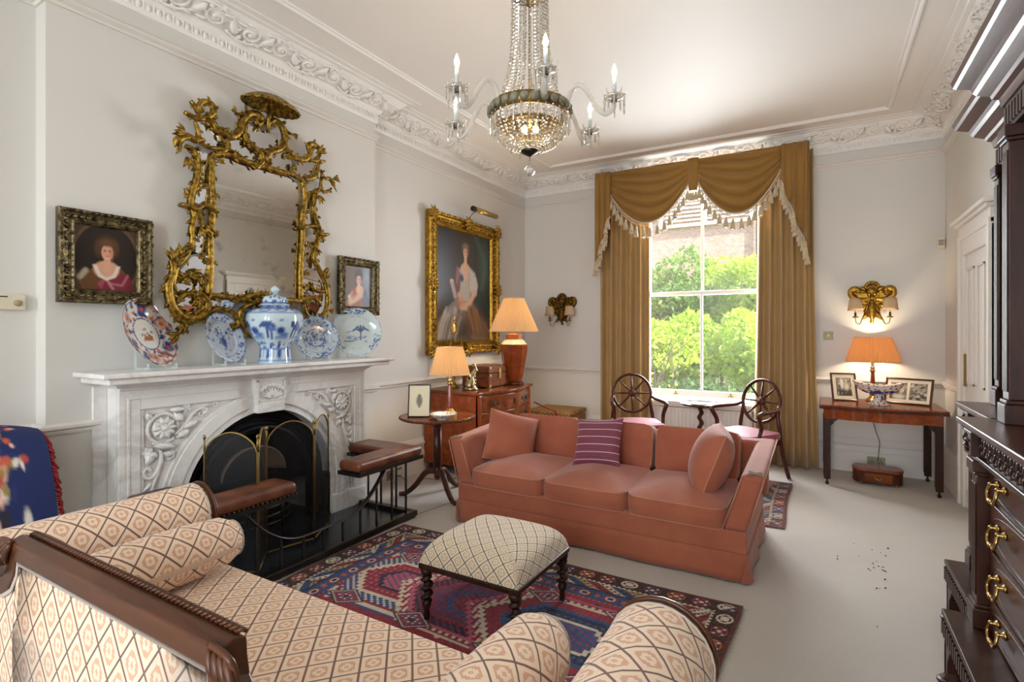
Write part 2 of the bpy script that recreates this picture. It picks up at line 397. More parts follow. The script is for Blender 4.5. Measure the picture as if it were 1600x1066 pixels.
# ---------------------------------------------------------------- the room
XL, XB, XR, YB, ZC = -3.52, -3.40, 1.03, 6.40, 3.47
BY0, BY1 = 1.13, 3.43; YN = -3.2
FY0, FY1, FZ = 1.74, 2.82, .93                              # fireplace hole
WX0, WX1, WZ0, WZ1 = -1.90, -.52, .62, 3.12                 # garden window opening
structure('floor', MB().box((XL-.3, YN-.3, -.12), (XR+.3, YB+.05, 0)), M_CARPET)
structure('ceiling', MB().box((XL-.3, YN-.3, ZC), (XR+.3, YB+.3, ZC+.15)), M_CEIL)
b = MB(); b.box((XL-.5, YN, 0), (XL, BY0, ZC)); b.box((XL-.5, BY1, 0), (XL, YB, ZC))
b.box((XL-.5, BY0, 0), (XB, FY0, ZC)); b.box((XL-.5, FY1, 0), (XB, BY1, ZC)); b.box((XL-.5, FY0, FZ), (XB, FY1, ZC)); b.box((XL-.5, FY0, 0), (XL-.34, FY1, FZ))
structure('wall_left', b, M_WALL)
b = MB(); b.box((XL-.5, YB, -.1), (WX0, YB+.35, ZC)); b.box((WX1, YB, -.1), (XR+.3, YB+.35, ZC)); b.box((WX0, YB, -.1), (WX1, YB+.35, WZ0)); b.box((WX0, YB, WZ1), (WX1, YB+.35, ZC))
structure('wall_back', b, M_WALL)
structure('wall_right', MB().box((XR, YN, 0), (XR+.25, YB, ZC)), M_WALL)
b = MB()                                                    # wall behind the camera with two tall street windows
NW = [(-3.0, -1.7), (-.8, .5)]
xs = [XL-.3]+[v for w in NW for v in w]+[XR+.3]
for i in range(0, len(xs), 2): b.box((xs[i], YN-.3, 0), (xs[i+1], YN, ZC))
for x0, x1 in NW: b.box((x0, YN-.3, 0), (x1, YN, .6)); b.box((x0, YN-.3, 3.2), (x1, YN, ZC))
structure('wall_front', b, M_WALL)
def sash_window(name, x0, x1, z0, z1, y, yd, mid):
    """two-over-two sash; yd = direction to the outside"""
    w = thing(name, None, None, ((x0+x1)/2, y, z0)); w['kind'] = 'structure'; o = w.location.copy()
    f = MB(); t = .035
    for a, c in ((x0, x0+t), (x1-t, x1)): f.box((a, min(y-.16*yd, y+.12*yd), z0), (c, max(y-.16*yd, y+.12*yd), z1))
    f.box((x0, min(y-.16*yd, y+.12*yd), z1-t), (x1, max(y-.16*yd, y+.12*yd), z1)); f.build('frame', M_SASH, w, o, .004)
    xm = (x0+x1)/2; n = 0
    for za, zb, yy in ((z0+.02, mid+.025, y), (mid-.02, z1-t, y+.045*yd)):
        s = MB(); q = .045
        for a, c in ((x0+t, x0+t+q), (x1-t-q, x1-t)): s.box((a, yy-.02, za), (c, yy+.02, zb))
        s.box((x0+t, yy-.02, za), (x1-t, yy+.02, za+(.075 if n == 0 else .045))); s.box((x0+t, yy-.02, zb-.045), (x1-t, yy+.02, zb)); so = s.build('sash', M_SASH, w, o, .004)
        MB().box((xm-.014, yy-.018, za+.04), (xm+.014, yy+.018, zb-.04)).build('glazing_bar', M_SASH, so, o, .004)
        for a, c in ((x0+t+q, xm-.014), (xm+.014, x1-t-q)): MB().box((a, yy-.002, za+.04), (c, yy+.002, zb-.04)).build('pane', M_GLASS, so, o)
        n += 1
    return w
WN = sash_window('window_1', WX0, WX1, WZ0, WZ1, YB+.15, 1, 1.875)
for k, (x0, x1) in enumerate(NW): sash_window('window_%d' % (k+2), x0, x1, .6, 3.2, YN-.15, -1, 1.9)
s = MB(); s.box((WX0-.06, YB-.10, WZ0-.05), (WX1+.06, YB+.14, WZ0-.012)); s.box((WX0-.03, YB-.075, WZ0-.085), (WX1+.03, YB, WZ0-.05)); s.build('window_sill', M_SASH, WN, WN.location, .008)
for x in (-1.50, -.88):
    l = MB(); l.lathe([(.012, 0), (.012, .012), (.006, .02), (.010, .035), (.004, .045)], 10, (x, YB+.10, WZ0+.045)); l.tube([(x-.03, YB+.10, WZ0+.05), (x+.03, YB+.10, WZ0+.05)], .006, 6); l.build('sash_lift', M_BRASSDK, WN, WN.location)
ROOM = [(XR, YN), (XR, YB), (XL, YB), (XL, BY1), (XB, BY1), (XB, BY0), (XL, BY0), (XL, YN)]
rail = lambda z, d, h: [(0, z-h), (d*.35, z-h), (d*.5, z-h*.55), (d*.4, z-h*.35), (d, z+h*.1), (d, z+h*.6), (d*.55, z+h), (0, z+h)]
structure('trim_1', MB().sweep(rail(3.13, .035, .028), ROOM), M_TRIM)                                  # picture rail
DY0, DY1 = 4.72, 5.66                                       # door with its architrave
b = MB(); cr = rail(.915, .032, .028)
for seg in ([(XR, DY1), (XR, YB), (WX1+.1, YB)], [(WX0-.1, YB), (XL, YB), (XL, BY1), (XB, BY1), (XB, 3.19)], [(XB, 1.36), (XB, BY0), (XL, BY0), (XL, YN)], [(XR, YN), (XR, DY0)]): b.sweep(cr, seg)
structure('trim_2', b, M_TRIM)                                                                        # chair rail
sk = [(0, 0), (.03, 0), (.03, .2), (.02, .212), (.02, .262), (.032, .275), (.036, .295), (.024, .315), (.018, .33), (.008, .345), (0, .345)]
structure('baseboard_right', MB().sweep(sk, [(XR, DY1), (XR, YB)]), M_TRIM); structure('baseboard_back', MB().sweep(sk, [(XR-.03, YB), (XL+.03, YB)]), M_TRIM)
structure('baseboard_left', MB().sweep(sk, [(XL, YB-.03), (XL, BY1), (XB, BY1), (XB, 3.19)]).sweep(sk, [(XB, 1.36), (XB, BY0), (XL, BY0), (XL, YN)]), M_TRIM)
cp = [(0, 3.257), (.012, 3.257), (.02, 3.27), (.02, 3.335), (.036, 3.345), (.045, 3.362), (.05, 3.37), (.10, 3.382), (.155, 3.41), (.195, 3.445), (.2, 3.452), (.232, 3.455), (.24, 3.462), (.285, 3.464), (.29, 3.48), (0, 3.48)]
CORN = structure('trim_3', MB().sweep(cp, ROOM), M_PLASTER)
def bead_rect(o, z): return [(-2.88+o, YN+.3), (.55-o, YN+.3), (.55-o, 5.90-o), (-2.88+o, 5.90-o)]
b = MB()
for a, c in (([(-2.88, YN), (-2.88, 5.9), (.55, 5.9), (.55, YN)], None),):
    b.sweep([(-.03, ZC+.002), (-.026, ZC-.012), (-.01, ZC-.008), (0, ZC-.022), (.012, ZC-.022), (.02, ZC-.008), (.03, ZC+.002)], a)
structure('trim_4', b, M_PLASTER)                                                                     # ceiling panel moulding
# egg and dart band and acanthus scrolls of the cornice
eg = MB()
def along(p, q, step, off=0.):
    P, Q = Vector((*p, 0)), Vector((*q, 0)); d = Q-P; L = d.length; d.normalize(); n = Vector((-d.y, d.x, 0)); k = max(1, int(L/step)); st = L/k
    return [(P+d*(st*(i+.5)), d, n) for i in range(k)], st
RUNS = [((XR, 1.6), (XR, YB)), ((XR, YB), (XL, YB)), ((XL, YB), (XL, BY1)), ((XB, BY1), (XB, BY0)), ((XL, BY0), (XL, .4))]
eg.ball((0, 0, 0), .017, 6, 4, (.85, .75, 1.35)); eg.add([(.0265+dx, dn, dz) for dx, dn, dz in ((-.006, 0, .028), (.006, 0, .028), (0, .010, .02), (0, .008, -.03))], [(0, 1, 2), (0, 2, 3), (1, 3, 2)]); e0 = None
for p, q in RUNS:
    pts, st = along(p, q, .0535)
    for c, d, n in pts:
        if e0 is None: e0 = eg.build('egg_and_dart', M_PLASTER, CORN); o = e0
        else: o = inst(e0, (0, 0, 0))
        o.location = c+n*.02+Vector((0, 0, 3.303)); o.rotation_euler = (0, 0, math.atan2(d.y, d.x))
u = MB()                                                    # one repeat, .42 long; x along, y across the cove, z out of it
def flat_spiral(c, r0, r1, t, a0, s=1): return [(c[0]+(r0+(r1-r0)*k)*cos(a0+s*2*pi*t*k), c[1]+(r0+(r1-r0)*k)*sin(a0+s*2*pi*t*k), .006+.012*(1-k)) for k in [i/16 for i in range(17)]]
for sx, cy, s in ((0, .085, 1), (.21, .085, -1)):
    sp = flat_spiral((sx+.105, cy), .014, .07, 1.35, 0 if s > 0 else pi, s); u.tube(sp, [.012-.004*(i/16) for i in range(17)], 6)
    u.ball((sx+.105, cy, .012), .022, 8, 5, (1, 1, .7))
    for k in range(5):
        a = s*(2.3+k*.75); p0 = Vector((sx+.105+.055*cos(a), cy+.055*sin(a), .006)); p1 = Vector((sx+.105+.115*cos(a+s*.35), cy+.10*sin(a+s*.35), .004)); u.leaf(p0, p1, .036, (0, 0, 1), .35, 3)
    u.tube(catmull([(sx-.02, cy-s*.055, .004), (sx+.05, cy-s*.078, .012), (sx+.12, cy-s*.07, .012), (sx+.20, cy-s*.03, .006), (sx+.235, cy+s*.03, .004)], 4), .010, 6)
    u.leaf((sx+.19, cy-s*.03, .004), (sx+.24, cy+s*.06, .01), .05, (0, 0, 1), .3, 3); u.leaf((sx+.03, cy-s*.06, .004), (sx-.01, cy+s*.02, .01), .045, (0, 0, 1), .3, 3)
unit = None
for p, q in RUNS:
    pts, st = along(p, q, .42)
    for c, d, n in pts:
        t = (n*.15+Vector((0, 0, .082))).normalized(); nn = d.cross(t); nn = nn if nn.z < 0 else -nn
        X = -d if d.cross(t).dot(nn) < 0 else d
        Mx = Matrix.Translation(c+n*.048+Vector((0, 0, 3.362))-X*st/2) @ Matrix((X*(st/.42), t, nn)).transposed().to_4x4()
        if unit is None: unit = u.build('acanthus_scroll', M_PLASTER, CORN); o = unit
        else: o = inst(unit, (0, 0, 0))
        o.matrix_world = Mx; o.parent = CORN; o.matrix_local = Mx
# panelled door and its architrave in the right wall
dr = thing('door_1', None, None, (XR, (DY0+DY1)/2, 0)); dr['kind'] = 'structure'; O = dr.location.copy()
b = MB(); W_ = .13
for y0 in (DY0, DY1-W_): b.box((XR-.03, y0, 0), (XR, y0+W_, 2.16)); b.box((XR-.045, y0+(.0 if y0 > 5 else .09), 0), (XR, y0+(.04 if y0 > 5 else W_), 2.16)) if False else b.box((XR-.045, y0+.085 if y0 > 5 else y0, 0), (XR, y0+W_ if y0 > 5 else y0+.045, 2.2))
b.box((XR-.03, DY0+W_, 2.16-W_), (XR, DY1-W_, 2.16)); b.build('architrave', M_SASH, dr, O, .006)
h = MB(); h.box((XR-.035, DY0, 2.16), (XR, DY1, 2.27)); h.box((XR-.06, DY0-.03, 2.27), (XR, DY1+.03, 2.295)); h.box((XR-.085, DY0-.055, 2.295), (XR, DY1+.055, 2.325)); h.build('header_cornice', M_SASH, dr, O, .006)
lf = MB(); lf.box((XR-.012, DY0+W_, .01), (XR, DY1-W_, 2.16-W_)); lo = lf.build('door_leaf', M_SASH, dr, O)
yc = (DY0+DY1)/2
for ya, yb in ((DY0+W_+.09, yc-.05), (yc+.05, DY1-W_-.09)):
    for za, zb in ((.15, .85), (1.0, 1.92)):
        m = MB(); r = .02
        for A, B in (((ya, za), (yb, za+r)), ((ya, zb-r), (yb, zb)), ((ya, za), (ya+r, zb)), ((yb-r, za), (yb, zb))): m.box((XR-.024, A[0], A[1]), (XR-.012, B[0], B[1]))
        m.box((XR-.018, ya+.05, za+.05), (XR-.011, yb-.05, zb-.05)); m.build('door_panel', M_SASH, lo, O, .003)
MB().box((XR-.03, DY1-W_-.05, .98), (XR-.012, DY1-W_-.02, 1.24)).build('finger_plate', M_BRASSDK, dr, O, .003)
# ---------------------------------------------------------------- fireplace
XF = -3.25; YC = 2.275; ZS = 1.205; AR = .55; AZ = .335; FL, FR_ = 1.39, 3.16
fp = thing('fireplace_surround', 'white marble fireplace surround with arched opening and carved spandrels', 'fireplace', (XB, YC, 0)); O = fp.location.copy()
def arch_pts(R, n=28, zb=0.): return [(YC-R, zb)]+[(YC-R*cos(pi*i/n), AZ+R*sin(pi*i/n)) for i in range(n+1)]+[(YC+R, zb)]
fX = lambda a, b, d: Vector((d, a, b))
def ring(mb, R0, R1, x0, x1, n=28):
    A, B = arch_pts(R0, n), arch_pts(R1, n)
    n_ = len(A); vs = []
    for a, c in zip(A, B): vs += [(x0, *a), (x1, *a), (x1, *c), (x0, *c)]
    for k in range(4): mb.add([vs[4*i+j] for i in range(n_) for j in (k, (k+1) % 4)], [(2*i, 2*i+1, 2*i+3, 2*i+2) for i in range(n_-1)], True)
b = MB(); A = arch_pts(AR)
for i in range(len(A)-1):                                   # body of the slab around the arch
    (y0, z0), (y1, z1) = A[i], A[i+1]
    if y1-y0 > 1e-4: b.prism([(y0, z0), (y1, z1), (y1, 1.12), (y0, 1.12)], fX, XB, XF-.022)
b.box((XB, FL, 0), (XF-.022, YC-AR, 1.12)); b.box((XB, YC+AR, 0), (XF-.022, FR_, 1.12)); b.build('slab', M_MARBLE, fp, O)
for y0, y1 in ((FL, FL+.105), (FR_-.105, FR_)):
    m = MB(); m.box((XF-.022, y0, .16), (XF, y1, 1.10)); m.build('stile', M_MARBLE, fp, O, .004)
    yi = y1 if y0 == FL else y0; s = 1 if y0 == FL else -1
    MB().box((XF-.022, min(yi, yi+s*.022), .16), (XF-.010, max(yi, yi+s*.022), .985)).build('bead_moulding', M_MARBLE, fp, O, .004)
m = MB(); m.box((XF-.022, FL+.105, .985), (XF, FR_-.105, 1.10)); m.build('top_rail', M_MARBLE, fp, O, .004)
for ya, yb in ((FL+.04, YC-.16), (YC+.16, FR_-.04)):        # sunk moulding lines of the frame
    m = MB(); m.box((XF, ya, 1.045), (XF+.006, yb, 1.057)); s = ya if ya < YC else yb-.012; m.box((XF, s, .2), (XF+.006, s+.012, 1.045)); m.build('bead_moulding', M_MARBLE, fp, O, .002)
m = MB(); ring(m, AR, AR+.045, XB, XF-.004); m.build('arch_moulding', M_MARBLE, fp, O)
m = MB(); ring(m, AR+.045, AR+.115, XF-.022, XF+.008); m.build('arch_moulding', M_MARBLE, fp, O)
m = MB(); ring(m, AR+.115, AR+.135, XF-.022, XF-.002); m.build('arch_moulding', M_MARBLE, fp, O)
m = MB(); m.prism([(YC-.10, .875), (YC+.10, .875), (YC+.118, 1.12), (YC-.118, 1.12)], fX, XB+.02, XF+.045); ks = m.build('keystone', M_MARBLE, fp, O, .006)
m = MB(); m.box((XF+.045, YC-.10, .955), (XF+.052, YC+.10, .963)); m.box((XF+.045, YC-.104, 1.085), (XF+.052, YC+.104, 1.093)); m.box((XF+.045, YC-.104, .955), (XF+.052, YC-.096, 1.093)); m.box((XF+.045, YC+.096, .955), (XF+.052, YC+.104, 1.093))
for k in range(7): a = k/6; m.ball((XF+.047, YC-.078+.156*a, 1.03+.03*sin(pi*a)), .019, 8, 5, (.6, 1, 1)); m.ball((XF+.05, YC-.078+.156*a, 1.03+.03*sin(pi*a)), .008, 6, 4)
for k in range(9): a = -1.1+2.2*k/8; m.leaf((XF+.046, YC, .965), (XF+.05, YC+.09*sin(a), .965+.075*cos(a)), .022, (1, 0, 0), .2, 3)
m.build('carved_flowers', M_MARBLE, ks, O, kind='stuff')
for y0, y1 in ((FL-.005, FL+.215), (FR_-.33, FR_+.01)): MB().box((XB, y0, 0), (XF+.015, y1, .16)).build('plinth', M_MARBLE, fp, O, .012)
for y0, y1 in ((FL-.065, FL), (FR_, FR_+.02)): MB().box((XB, y0, 0), (XB+.022, y1, 1.12)).build('slip', M_MARBLE, fp, O, .003)
m = MB(); prof = [(0, 1.10), (.006, 1.10), (.012, 1.115), (.03, 1.125), (.05, 1.13), (.055, 1.15), (0, 1.15)]
m.sweep(prof, [(XF-.01, FR_), (XF-.01, YC+.13), (XF+.04, YC+.13), (XF+.04, YC-.13), (XF-.01, YC-.13), (XF-.01, FL)][::-1][::-1]) if False else None
def edge_mould(mb, y0, y1, x, pr):
    for i in range(len(pr)-1):
        (o0, z0), (o1, z1) = pr[i], pr[i+1]; mb.add([(x+o0, y0-o0, z0), (x+o0, y1+o0, z0), (x+o1, y1+o1, z1), (x+o1, y0-o1, z1)], [(0, 1, 2, 3)]); mb.add([(XB, y0-o0, z0), (x+o0, y0-o0, z0), (x+o1, y0-o1, z1), (XB, y0-o1, z1)], [(0, 1, 2, 3)]); mb.add([(XB, y1+o0, z0), (x+o0, y1+o0, z0), (x+o1, y1+o1, z1), (XB, y1+o1, z1)], [(3, 2, 1, 0)])
edge_mould(m, FL+.01, FR_-.01, XF, [(0, 1.095), (.008, 1.10), (.012, 1.11), (.03, 1.118), (.04, 1.13), (.06, 1.135), (.062, 1.15)]); edge_mould(m, YC-.125, YC+.125, XF+.045, [(0, 1.105), (.008, 1.11), (.03, 1.122), (.06, 1.135), (.062, 1.15)]); m.build('bed_moulding', M_MARBLE, fp, O)
m = MB(); m.box((XB, 1.275, 1.145), (-3.085, 3.285, 1.178)); m.box((XB, 1.24, 1.178), (-3.06, 3.32, ZS)); m.build('shelf', M_MARBLE, fp, O, .008, 3)
def spandrel(s):                                            # s = -1 left, 1 right: scrolling stem, rosette and leaves in low relief
    c = MB(); P = lambda a, z, d=.008: Vector((XF-.022+d, YC+s*a, z)); e1, e2 = Vector((0, s, 0)), Vector((0, 0, 1))
    ry, rz = .655, .865
    c.ball(P(ry, rz, .004), .062, 16, 6, (.4, 1, 1)); c.ball(P(ry, rz, .028), .016, 8, 5, (.6, 1, 1))
    for k in range(10): a = 2*pi*k/10; c.leaf(P(ry+.018*cos(a), rz+.018*sin(a), .02), P(ry+.068*cos(a), rz+.068*sin(a), .016), .034, (1, 0, 0), .25, 3)
    c.tube(spiral(P(ry, rz, .006), .088, .078, .9, -2.3, e1, e2, 22), [.008+.004*sin(pi*i/22) for i in range(23)], 6)
    c.tube(catmull([P(ry+.055, rz-.075), P(ry+.02, rz-.11), P(ry+.015, rz-.19), P(ry+.045, rz-.26), P(ry+.085, rz-.275), P(ry+.105, rz-.24), P(ry+.085, rz-.215), P(ry+.068, rz-.235)], 5), [.012]*18+[.009]*18, 6)
    c.tube(catmull([P(ry+.03, rz-.25), P(ry+.06, rz-.33), P(ry+.085, rz-.40), P(ry+.09, rz-.46)], 5), .010, 6)
    c.tube(catmull([P(ry-.065, rz-.05), P(ry-.12, rz+.0), P(ry-.16, rz+.055), P(ry-.21, rz+.085), P(ry-.245, rz+.075), P(ry-.235, rz+.05)], 5), [.010]*26, 6); c.tube(spiral(P(ry-.21, rz+.055), .03, .005, 1.2, 0, e1, e2, 12), .006, 5)
    c.tube(spiral(P(ry-.30, rz+.095), .022, .004, 1.2, 0, e1, e2, 12), .006, 5); c.tube(catmull([P(ry-.2, rz+.088), P(ry-.26, rz+.1), P(ry-.31, rz+.112)], 4), .006, 5)
    for a0, b0, a1, b1, w in ((.05, -.09, -.06, -.12, .05), (-.07, -.07, -.14, -.03, .05), (-.1, -.02, -.19, .015, .045), (-.06, .08, -.10, .02, .05), (-.04, .10, -.12, .095, .04), (.07, .05, .09, .1, .04), (.07, -.12, .09, -.2, .05), (.03, -.16, .1, -.13, .045), (.0, -.14, -.05, -.17, .045), (.06, -.3, .11, -.34, .03)):
        c.leaf(P(ry+a0, rz+b0, .004), P(ry+a1, rz+b1, .012), w, (1, 0, 0), .3, 4)
    for a0, b0, r in ((-.125, .1, .026), (-.035, -.165, .028), (.085, -.13, .03)):
        c.ball(P(ry+a0, rz+b0, .004), r, 10, 5, (.5, 1, 1))
        for k in range(5): a = 2*pi*k/5; c.ball(P(ry+a0+r*.7*cos(a), rz+b0+r*.7*sin(a), .01), r*.42, 6, 4, (.6, 1, 1))
    c.build('carved_scrollwork', M_MARBLE, fp, O)
spandrel(-1); spandrel(1)
# cast-iron register grate
gr = thing('register_grate', 'black cast iron arched grate inside the marble fireplace', 'grate', (XF-.1, YC, 0)); O = gr.location.copy()
x0 = XF-.11; R2 = .40
m = MB(); ring(m, R2, AR-.002, x0-.01, x0); m.build('front_plate', M_IRON, gr, O)
for r, t in ((R2+.02, .022), (R2+.075, .010), (R2+.1, .006)): m = MB(); m.tube([(x0+.004, y, z) for y, z in arch_pts(r, 28)], t, 8); m.build('arch_moulding', M_IRON, gr, O)
m = MB(); m.grid(lambda a, b: Vector((x0-.005-.27*b, YC+(R2-.10*b)*-cos(pi*a), .30+(R2-.12*b)*sin(pi*a)+.03)), 24, 3, flip=False); m.grid(lambda a, b: Vector((x0-.005-.27*b, YC+(-1 if a < .5 else 1)*(R2-.10*b), .335*(abs(a-.5)*2))), 1, 3); m.build('fireback_cheeks', M_IRON, gr, O, solid=.008)
m = MB(); m.box((x0-.30, YC-.31, .02), (x0-.275, YC+.31, .66)); m.build('fireback', M_SOOT, gr, O)
m = MB(); m.grid(lambda a, b: Vector((x0-.02-.16*b, YC-.24*cos(pi*a)*(1-.3*b), .42+.20*sin(pi*a)*(1-.2*b)-.0*b)), 16, 2); m.build('hood', Mat('old_firebrick', '7d6756', .8), gr, O, solid=.01)
for k in range(4):
    z = .10+.055*k; n = 18; m = MB(); m.tube([(x0-.02+.13*sin(pi*i/n)**.8, YC-.27+.54*i/n, z) for i in range(n+1)], .0095, 6); m.build('grate_bar', M_STEEL, gr, O)
for y in (-.13, .13): MB().cyl((x0+.09, YC+y, .03), (x0+.1, YC+y, .31), .011, n=8).ball((x0+.1, YC+y, .325), .018, 8, 6).build('grate_post', M_STEEL, gr, O)
M_COAL = Mat('pale_coals', '4a4037', .9); m = MB(); rr = random.Random(3)
for k in range(26): m.ball((x0-.14+.2*rr.random(), YC-.2+.4*rr.random(), .2+.09*rr.random()), .026+.02*rr.random(), 6, 4, (1, .8, .7), smooth=False)
m.build('coal_heap', M_COAL, gr, O, kind='stuff')
tag(MB().box((XL-.33, FY0+.005, 0), (XF+.0, FY1-.005, .022)).box((XF+.016, 1.477, 0), (-2.722, 3.078, .022)).build('hearth', M_SLATE), 'dark polished slate hearth inside the club fender', 'hearth')
# club fender
YL_, YR_ = 1.42, 3.135; XFN = -2.69
cf = thing('club_fender', 'iron club fender with two padded oxblood leather corner seats', 'fender', (XFN, YC, 0)); O = cf.location.copy()
m = MB(); m.box((XFN-.03, YL_, .012), (XFN+.03, YR_, .052)); m.box((XF+.02, YL_, .012), (XFN-.03, YL_+.055, .052)); m.box((XF+.02, YR_-.055, .012), (XFN-.03, YR_, .052)); m.build('base_frame', M_STEEL, cf, O, .005)
for y in (1.5, 3.06): MB().box((XFN-.04, y-.06, .0), (XFN+.02, y+.06, .012)).build('foot', M_STEEL, cf, O)
def rz_(y):
    d = abs(y-YC); return .185+.26*max(0, (d-.12)/.42)**2.2
ys = [YC-.53+1.06*i/40 for i in range(41)]
MB().tube([(XFN, y, min(.46, rz_(y))) for y in ys], .012, 8, flat=(.55, 1.5)).build('rail', M_STEEL, cf, O)
for y in [YC+.152*(k-5) for k in range(11)]:
    t = min(.455, rz_(y))-.004; m = MB(); n = 8; m.tube([(XFN, y, .05+(t-.05)*i/n) for i in range(n+1)], .0085, 4); m.build('spindle', M_STEEL, cf, O)
for s in (-1, 1):
    y0, y1 = (YL_, YL_+.62) if s < 0 else (YR_-.62, YR_); yw = (YL_+.02) if s < 0 else YR_-.02
    for xx in (-2.86, -3.02, -3.16): MB().cyl((xx, yw, .05), (xx, yw, .455), .0085, n=4).build('spindle', M_STEEL, cf, O)
    for yy in ((y0+.23), (y0+.39)) : MB().cyl((XFN-.15, yy if s < 0 else yy, .40), (XFN-.15, yy, .455), .008, n=4)
    yo = YL_-.03 if s < 0 else YR_+.03; yi = yo+.24*(1 if s < 0 else -1); ye = y1 if s < 0 else y0
    poly = [(XFN+.06, yo), (XFN+.06, ye), (XFN-.15, ye), (XFN-.15, yi), (-3.2, yi), (-3.2, yo)]
    if s > 0: poly = poly[::-1]
    MB().prism(poly, lambda a, b2, d: Vector((a, b2, d)), .448, .472).build('seat_board', M_BLACK, cf, O)
    m = MB(); m.prism(poly, lambda a, b2, d: Vector((a, b2, d)), .472, .545); m.build('leather_pad', M_LEATHER, cf, O, .03, 4)
    nl = MB(); st = [(XFN+.06, yo, 0), (XFN+.06, ye, 0)]
    for k in range(24): nl.ball((XFN+.062, yo+(ye-yo)*(k+.5)/24, .478), .0045, 5, 3)
    nl.build('brass_nails', M_BRASSDK, cf, O, kind='stuff')
# folding fire screen
PS = [(-3.02, 1.71), (-2.76, 1.874), (-2.96, 2.058), (-2.89, 2.367), (-3.05, 2.62)]
fs = thing('fire_screen', 'brass framed folding fire screen with arched mesh panels', 'fire screen', (-2.93, 2.1, .022)); O = fs.location.copy()
M_MESH = Mat('black_wire_mesh', '0d0d0e', .5); _x, _y, _z = M_MESH.xyz('UV'); _h = ((_x*260).frac().lt(.38)+(_y*260).frac().lt(.38)).clamp()
_t = M_MESH.n.new('ShaderNodeBsdfTransparent'); _q = M_MESH.n.new('ShaderNodeMixShader'); M_MESH.l.new((_h*.55+.15).k, _q.inputs[0]); M_MESH.l.new(_t.outputs[0], _q.inputs[1]); M_MESH.l.new(M_MESH.p.outputs[0], _q.inputs[2]); M_MESH.l.new(_q.outputs[0], M_MESH.out.inputs[0])
for i in range(4):
    a, c = Vector((*PS[i], .03)), Vector((*PS[i+1], .03)); d = c-a; a = a+d*.02; c = c-d*.02; d = c-a; H0 = .70
    top = [a+d*t+Vector((0, 0, H0+.115*sin(pi*t)**.6)) for t in [k/16 for k in range(17)]]
    f = MB(); f.tube([a]+[a+Vector((0, 0, H0))]+top[1:-1]+[c+Vector((0, 0, H0)), c], .0055, 8); f.cyl(a+Vector((0, 0, .02)), c+Vector((0, 0, .02)), .006)
    for q in (a, c): f.ball(q+Vector((0, 0, H0+.09)), .009, 8, 6, (1, 1, 1.6)); f.cyl(q+Vector((0, 0, H0)), q+Vector((0, 0, H0+.085)), .005)
    pf = f.build('panel_frame', M_BRASSDK, fs, O)
    w = MB(); w.grid(lambda u_, v_: a+d*u_+Vector((0, 0, .02+v_*(H0-.02+.115*sin(pi*u_)**.6))), 16, 1, uvs=(.3, .75)); w.build('mesh_panel', M_MESH, pf, O)

# ---------------------------------------------------------------- gilt rococo mirror above the fireplace
XM = -3.362
def q(x, y, d=0.): p = px(230+.375*x, 130+.375*y, x=XM); return Vector((XM+d, p.y, p.z))
mi = thing('gilt_mirror', 'large gilded rococo mirror with scrolling frame and umbrella crest over mantelpiece', 'mirror', (XB, q(450, 600).y, q(450, 600).z)); O = mi.location.copy()
M_MIR = Mat('antique_mirror_glass', 'c9c6c0', .02, 1.); _n = M_MIR.noise(9, 6, .65); _e = M_MIR.noise(3, 4); _z = M_MIR.xyz()[2]
_sp = (_n.step(.56, .72)*(.25+(_z*-1.6-.1).clamp(0, .75))).clamp(); M_MIR.color(M_MIR.mix(_sp, 'c4c1ba', '4a463f')); M_MIR.rough(_sp*.4+.012)
M_MIRB = Mat('border_mirror_glass', 'e9ecf2', .03, 1.)
def pane(pts, name, mat, d=0., tilt=(0, 0)):
    P = [q(x, y, d) for x, y in pts]; c = sum(P, Vector())/len(P)
    P = [p+Vector(((p.y-c.y)*tilt[0]+(p.z-c.z)*tilt[1], 0, 0)) for p in P]; n = len(P)
    m = MB(); m.add([p-Vector((.006, 0, 0)) for p in P]+P, [tuple(range(n)), tuple(range(2*n-1, n-1, -1))]+[(i, n+i, n+(i+1) % n, (i+1) % n) for i in range(n)]); return m.build(name, mat, mi, O)
pane([(272, 306), (335, 306), (400, 332), (470, 350), (590, 388), (634, 425), (640, 600), (628, 905), (480, 905), (268, 888)], 'mirror_plate', M_MIR)
for pts in ([(200, 160), (250, 180), (325, 225), (322, 270), (300, 285), (200, 235)], [(340, 240), (385, 230), (450, 285), (452, 335), (400, 325), (335, 275)], [(410, 170), (470, 200), (535, 195), (545, 260), (485, 305), (430, 270), (402, 215)], [(498, 310), (560, 290), (600, 330), (590, 375), (500, 345)], [(615, 335), (700, 325), (690, 385), (650, 400), (612, 365)],
            [(180, 280), (262, 300), (256, 425), (200, 420)], [(185, 450), (256, 435), (256, 505), (190, 500)], [(190, 600), (252, 590), (246, 705), (185, 715)], [(105, 820), (175, 725), (246, 720), (244, 880), (150, 895), (98, 880)], [(120, 930), (160, 890), (240, 900), (225, 965), (140, 960)], [(240, 905), (372, 905), (345, 945), (245, 950)], [(652, 430), (700, 415), (690, 525), (645, 525)], [(645, 530), (690, 530), (700, 600), (645, 600)], [(645, 640), (695, 640), (690, 770), (640, 790)], [(640, 810), (690, 770), (735, 860), (735, 910), (640, 905)], [(636, 915), (725, 915), (705, 970), (650, 965)], [(560, 905), (632, 910), (622, 965), (590, 945)], [(420, 905), (500, 905), (440, 985), (400, 980)]):
    pane(pts, 'border_glass', M_MIRB, .004, (.0, .16))
fr = MB()
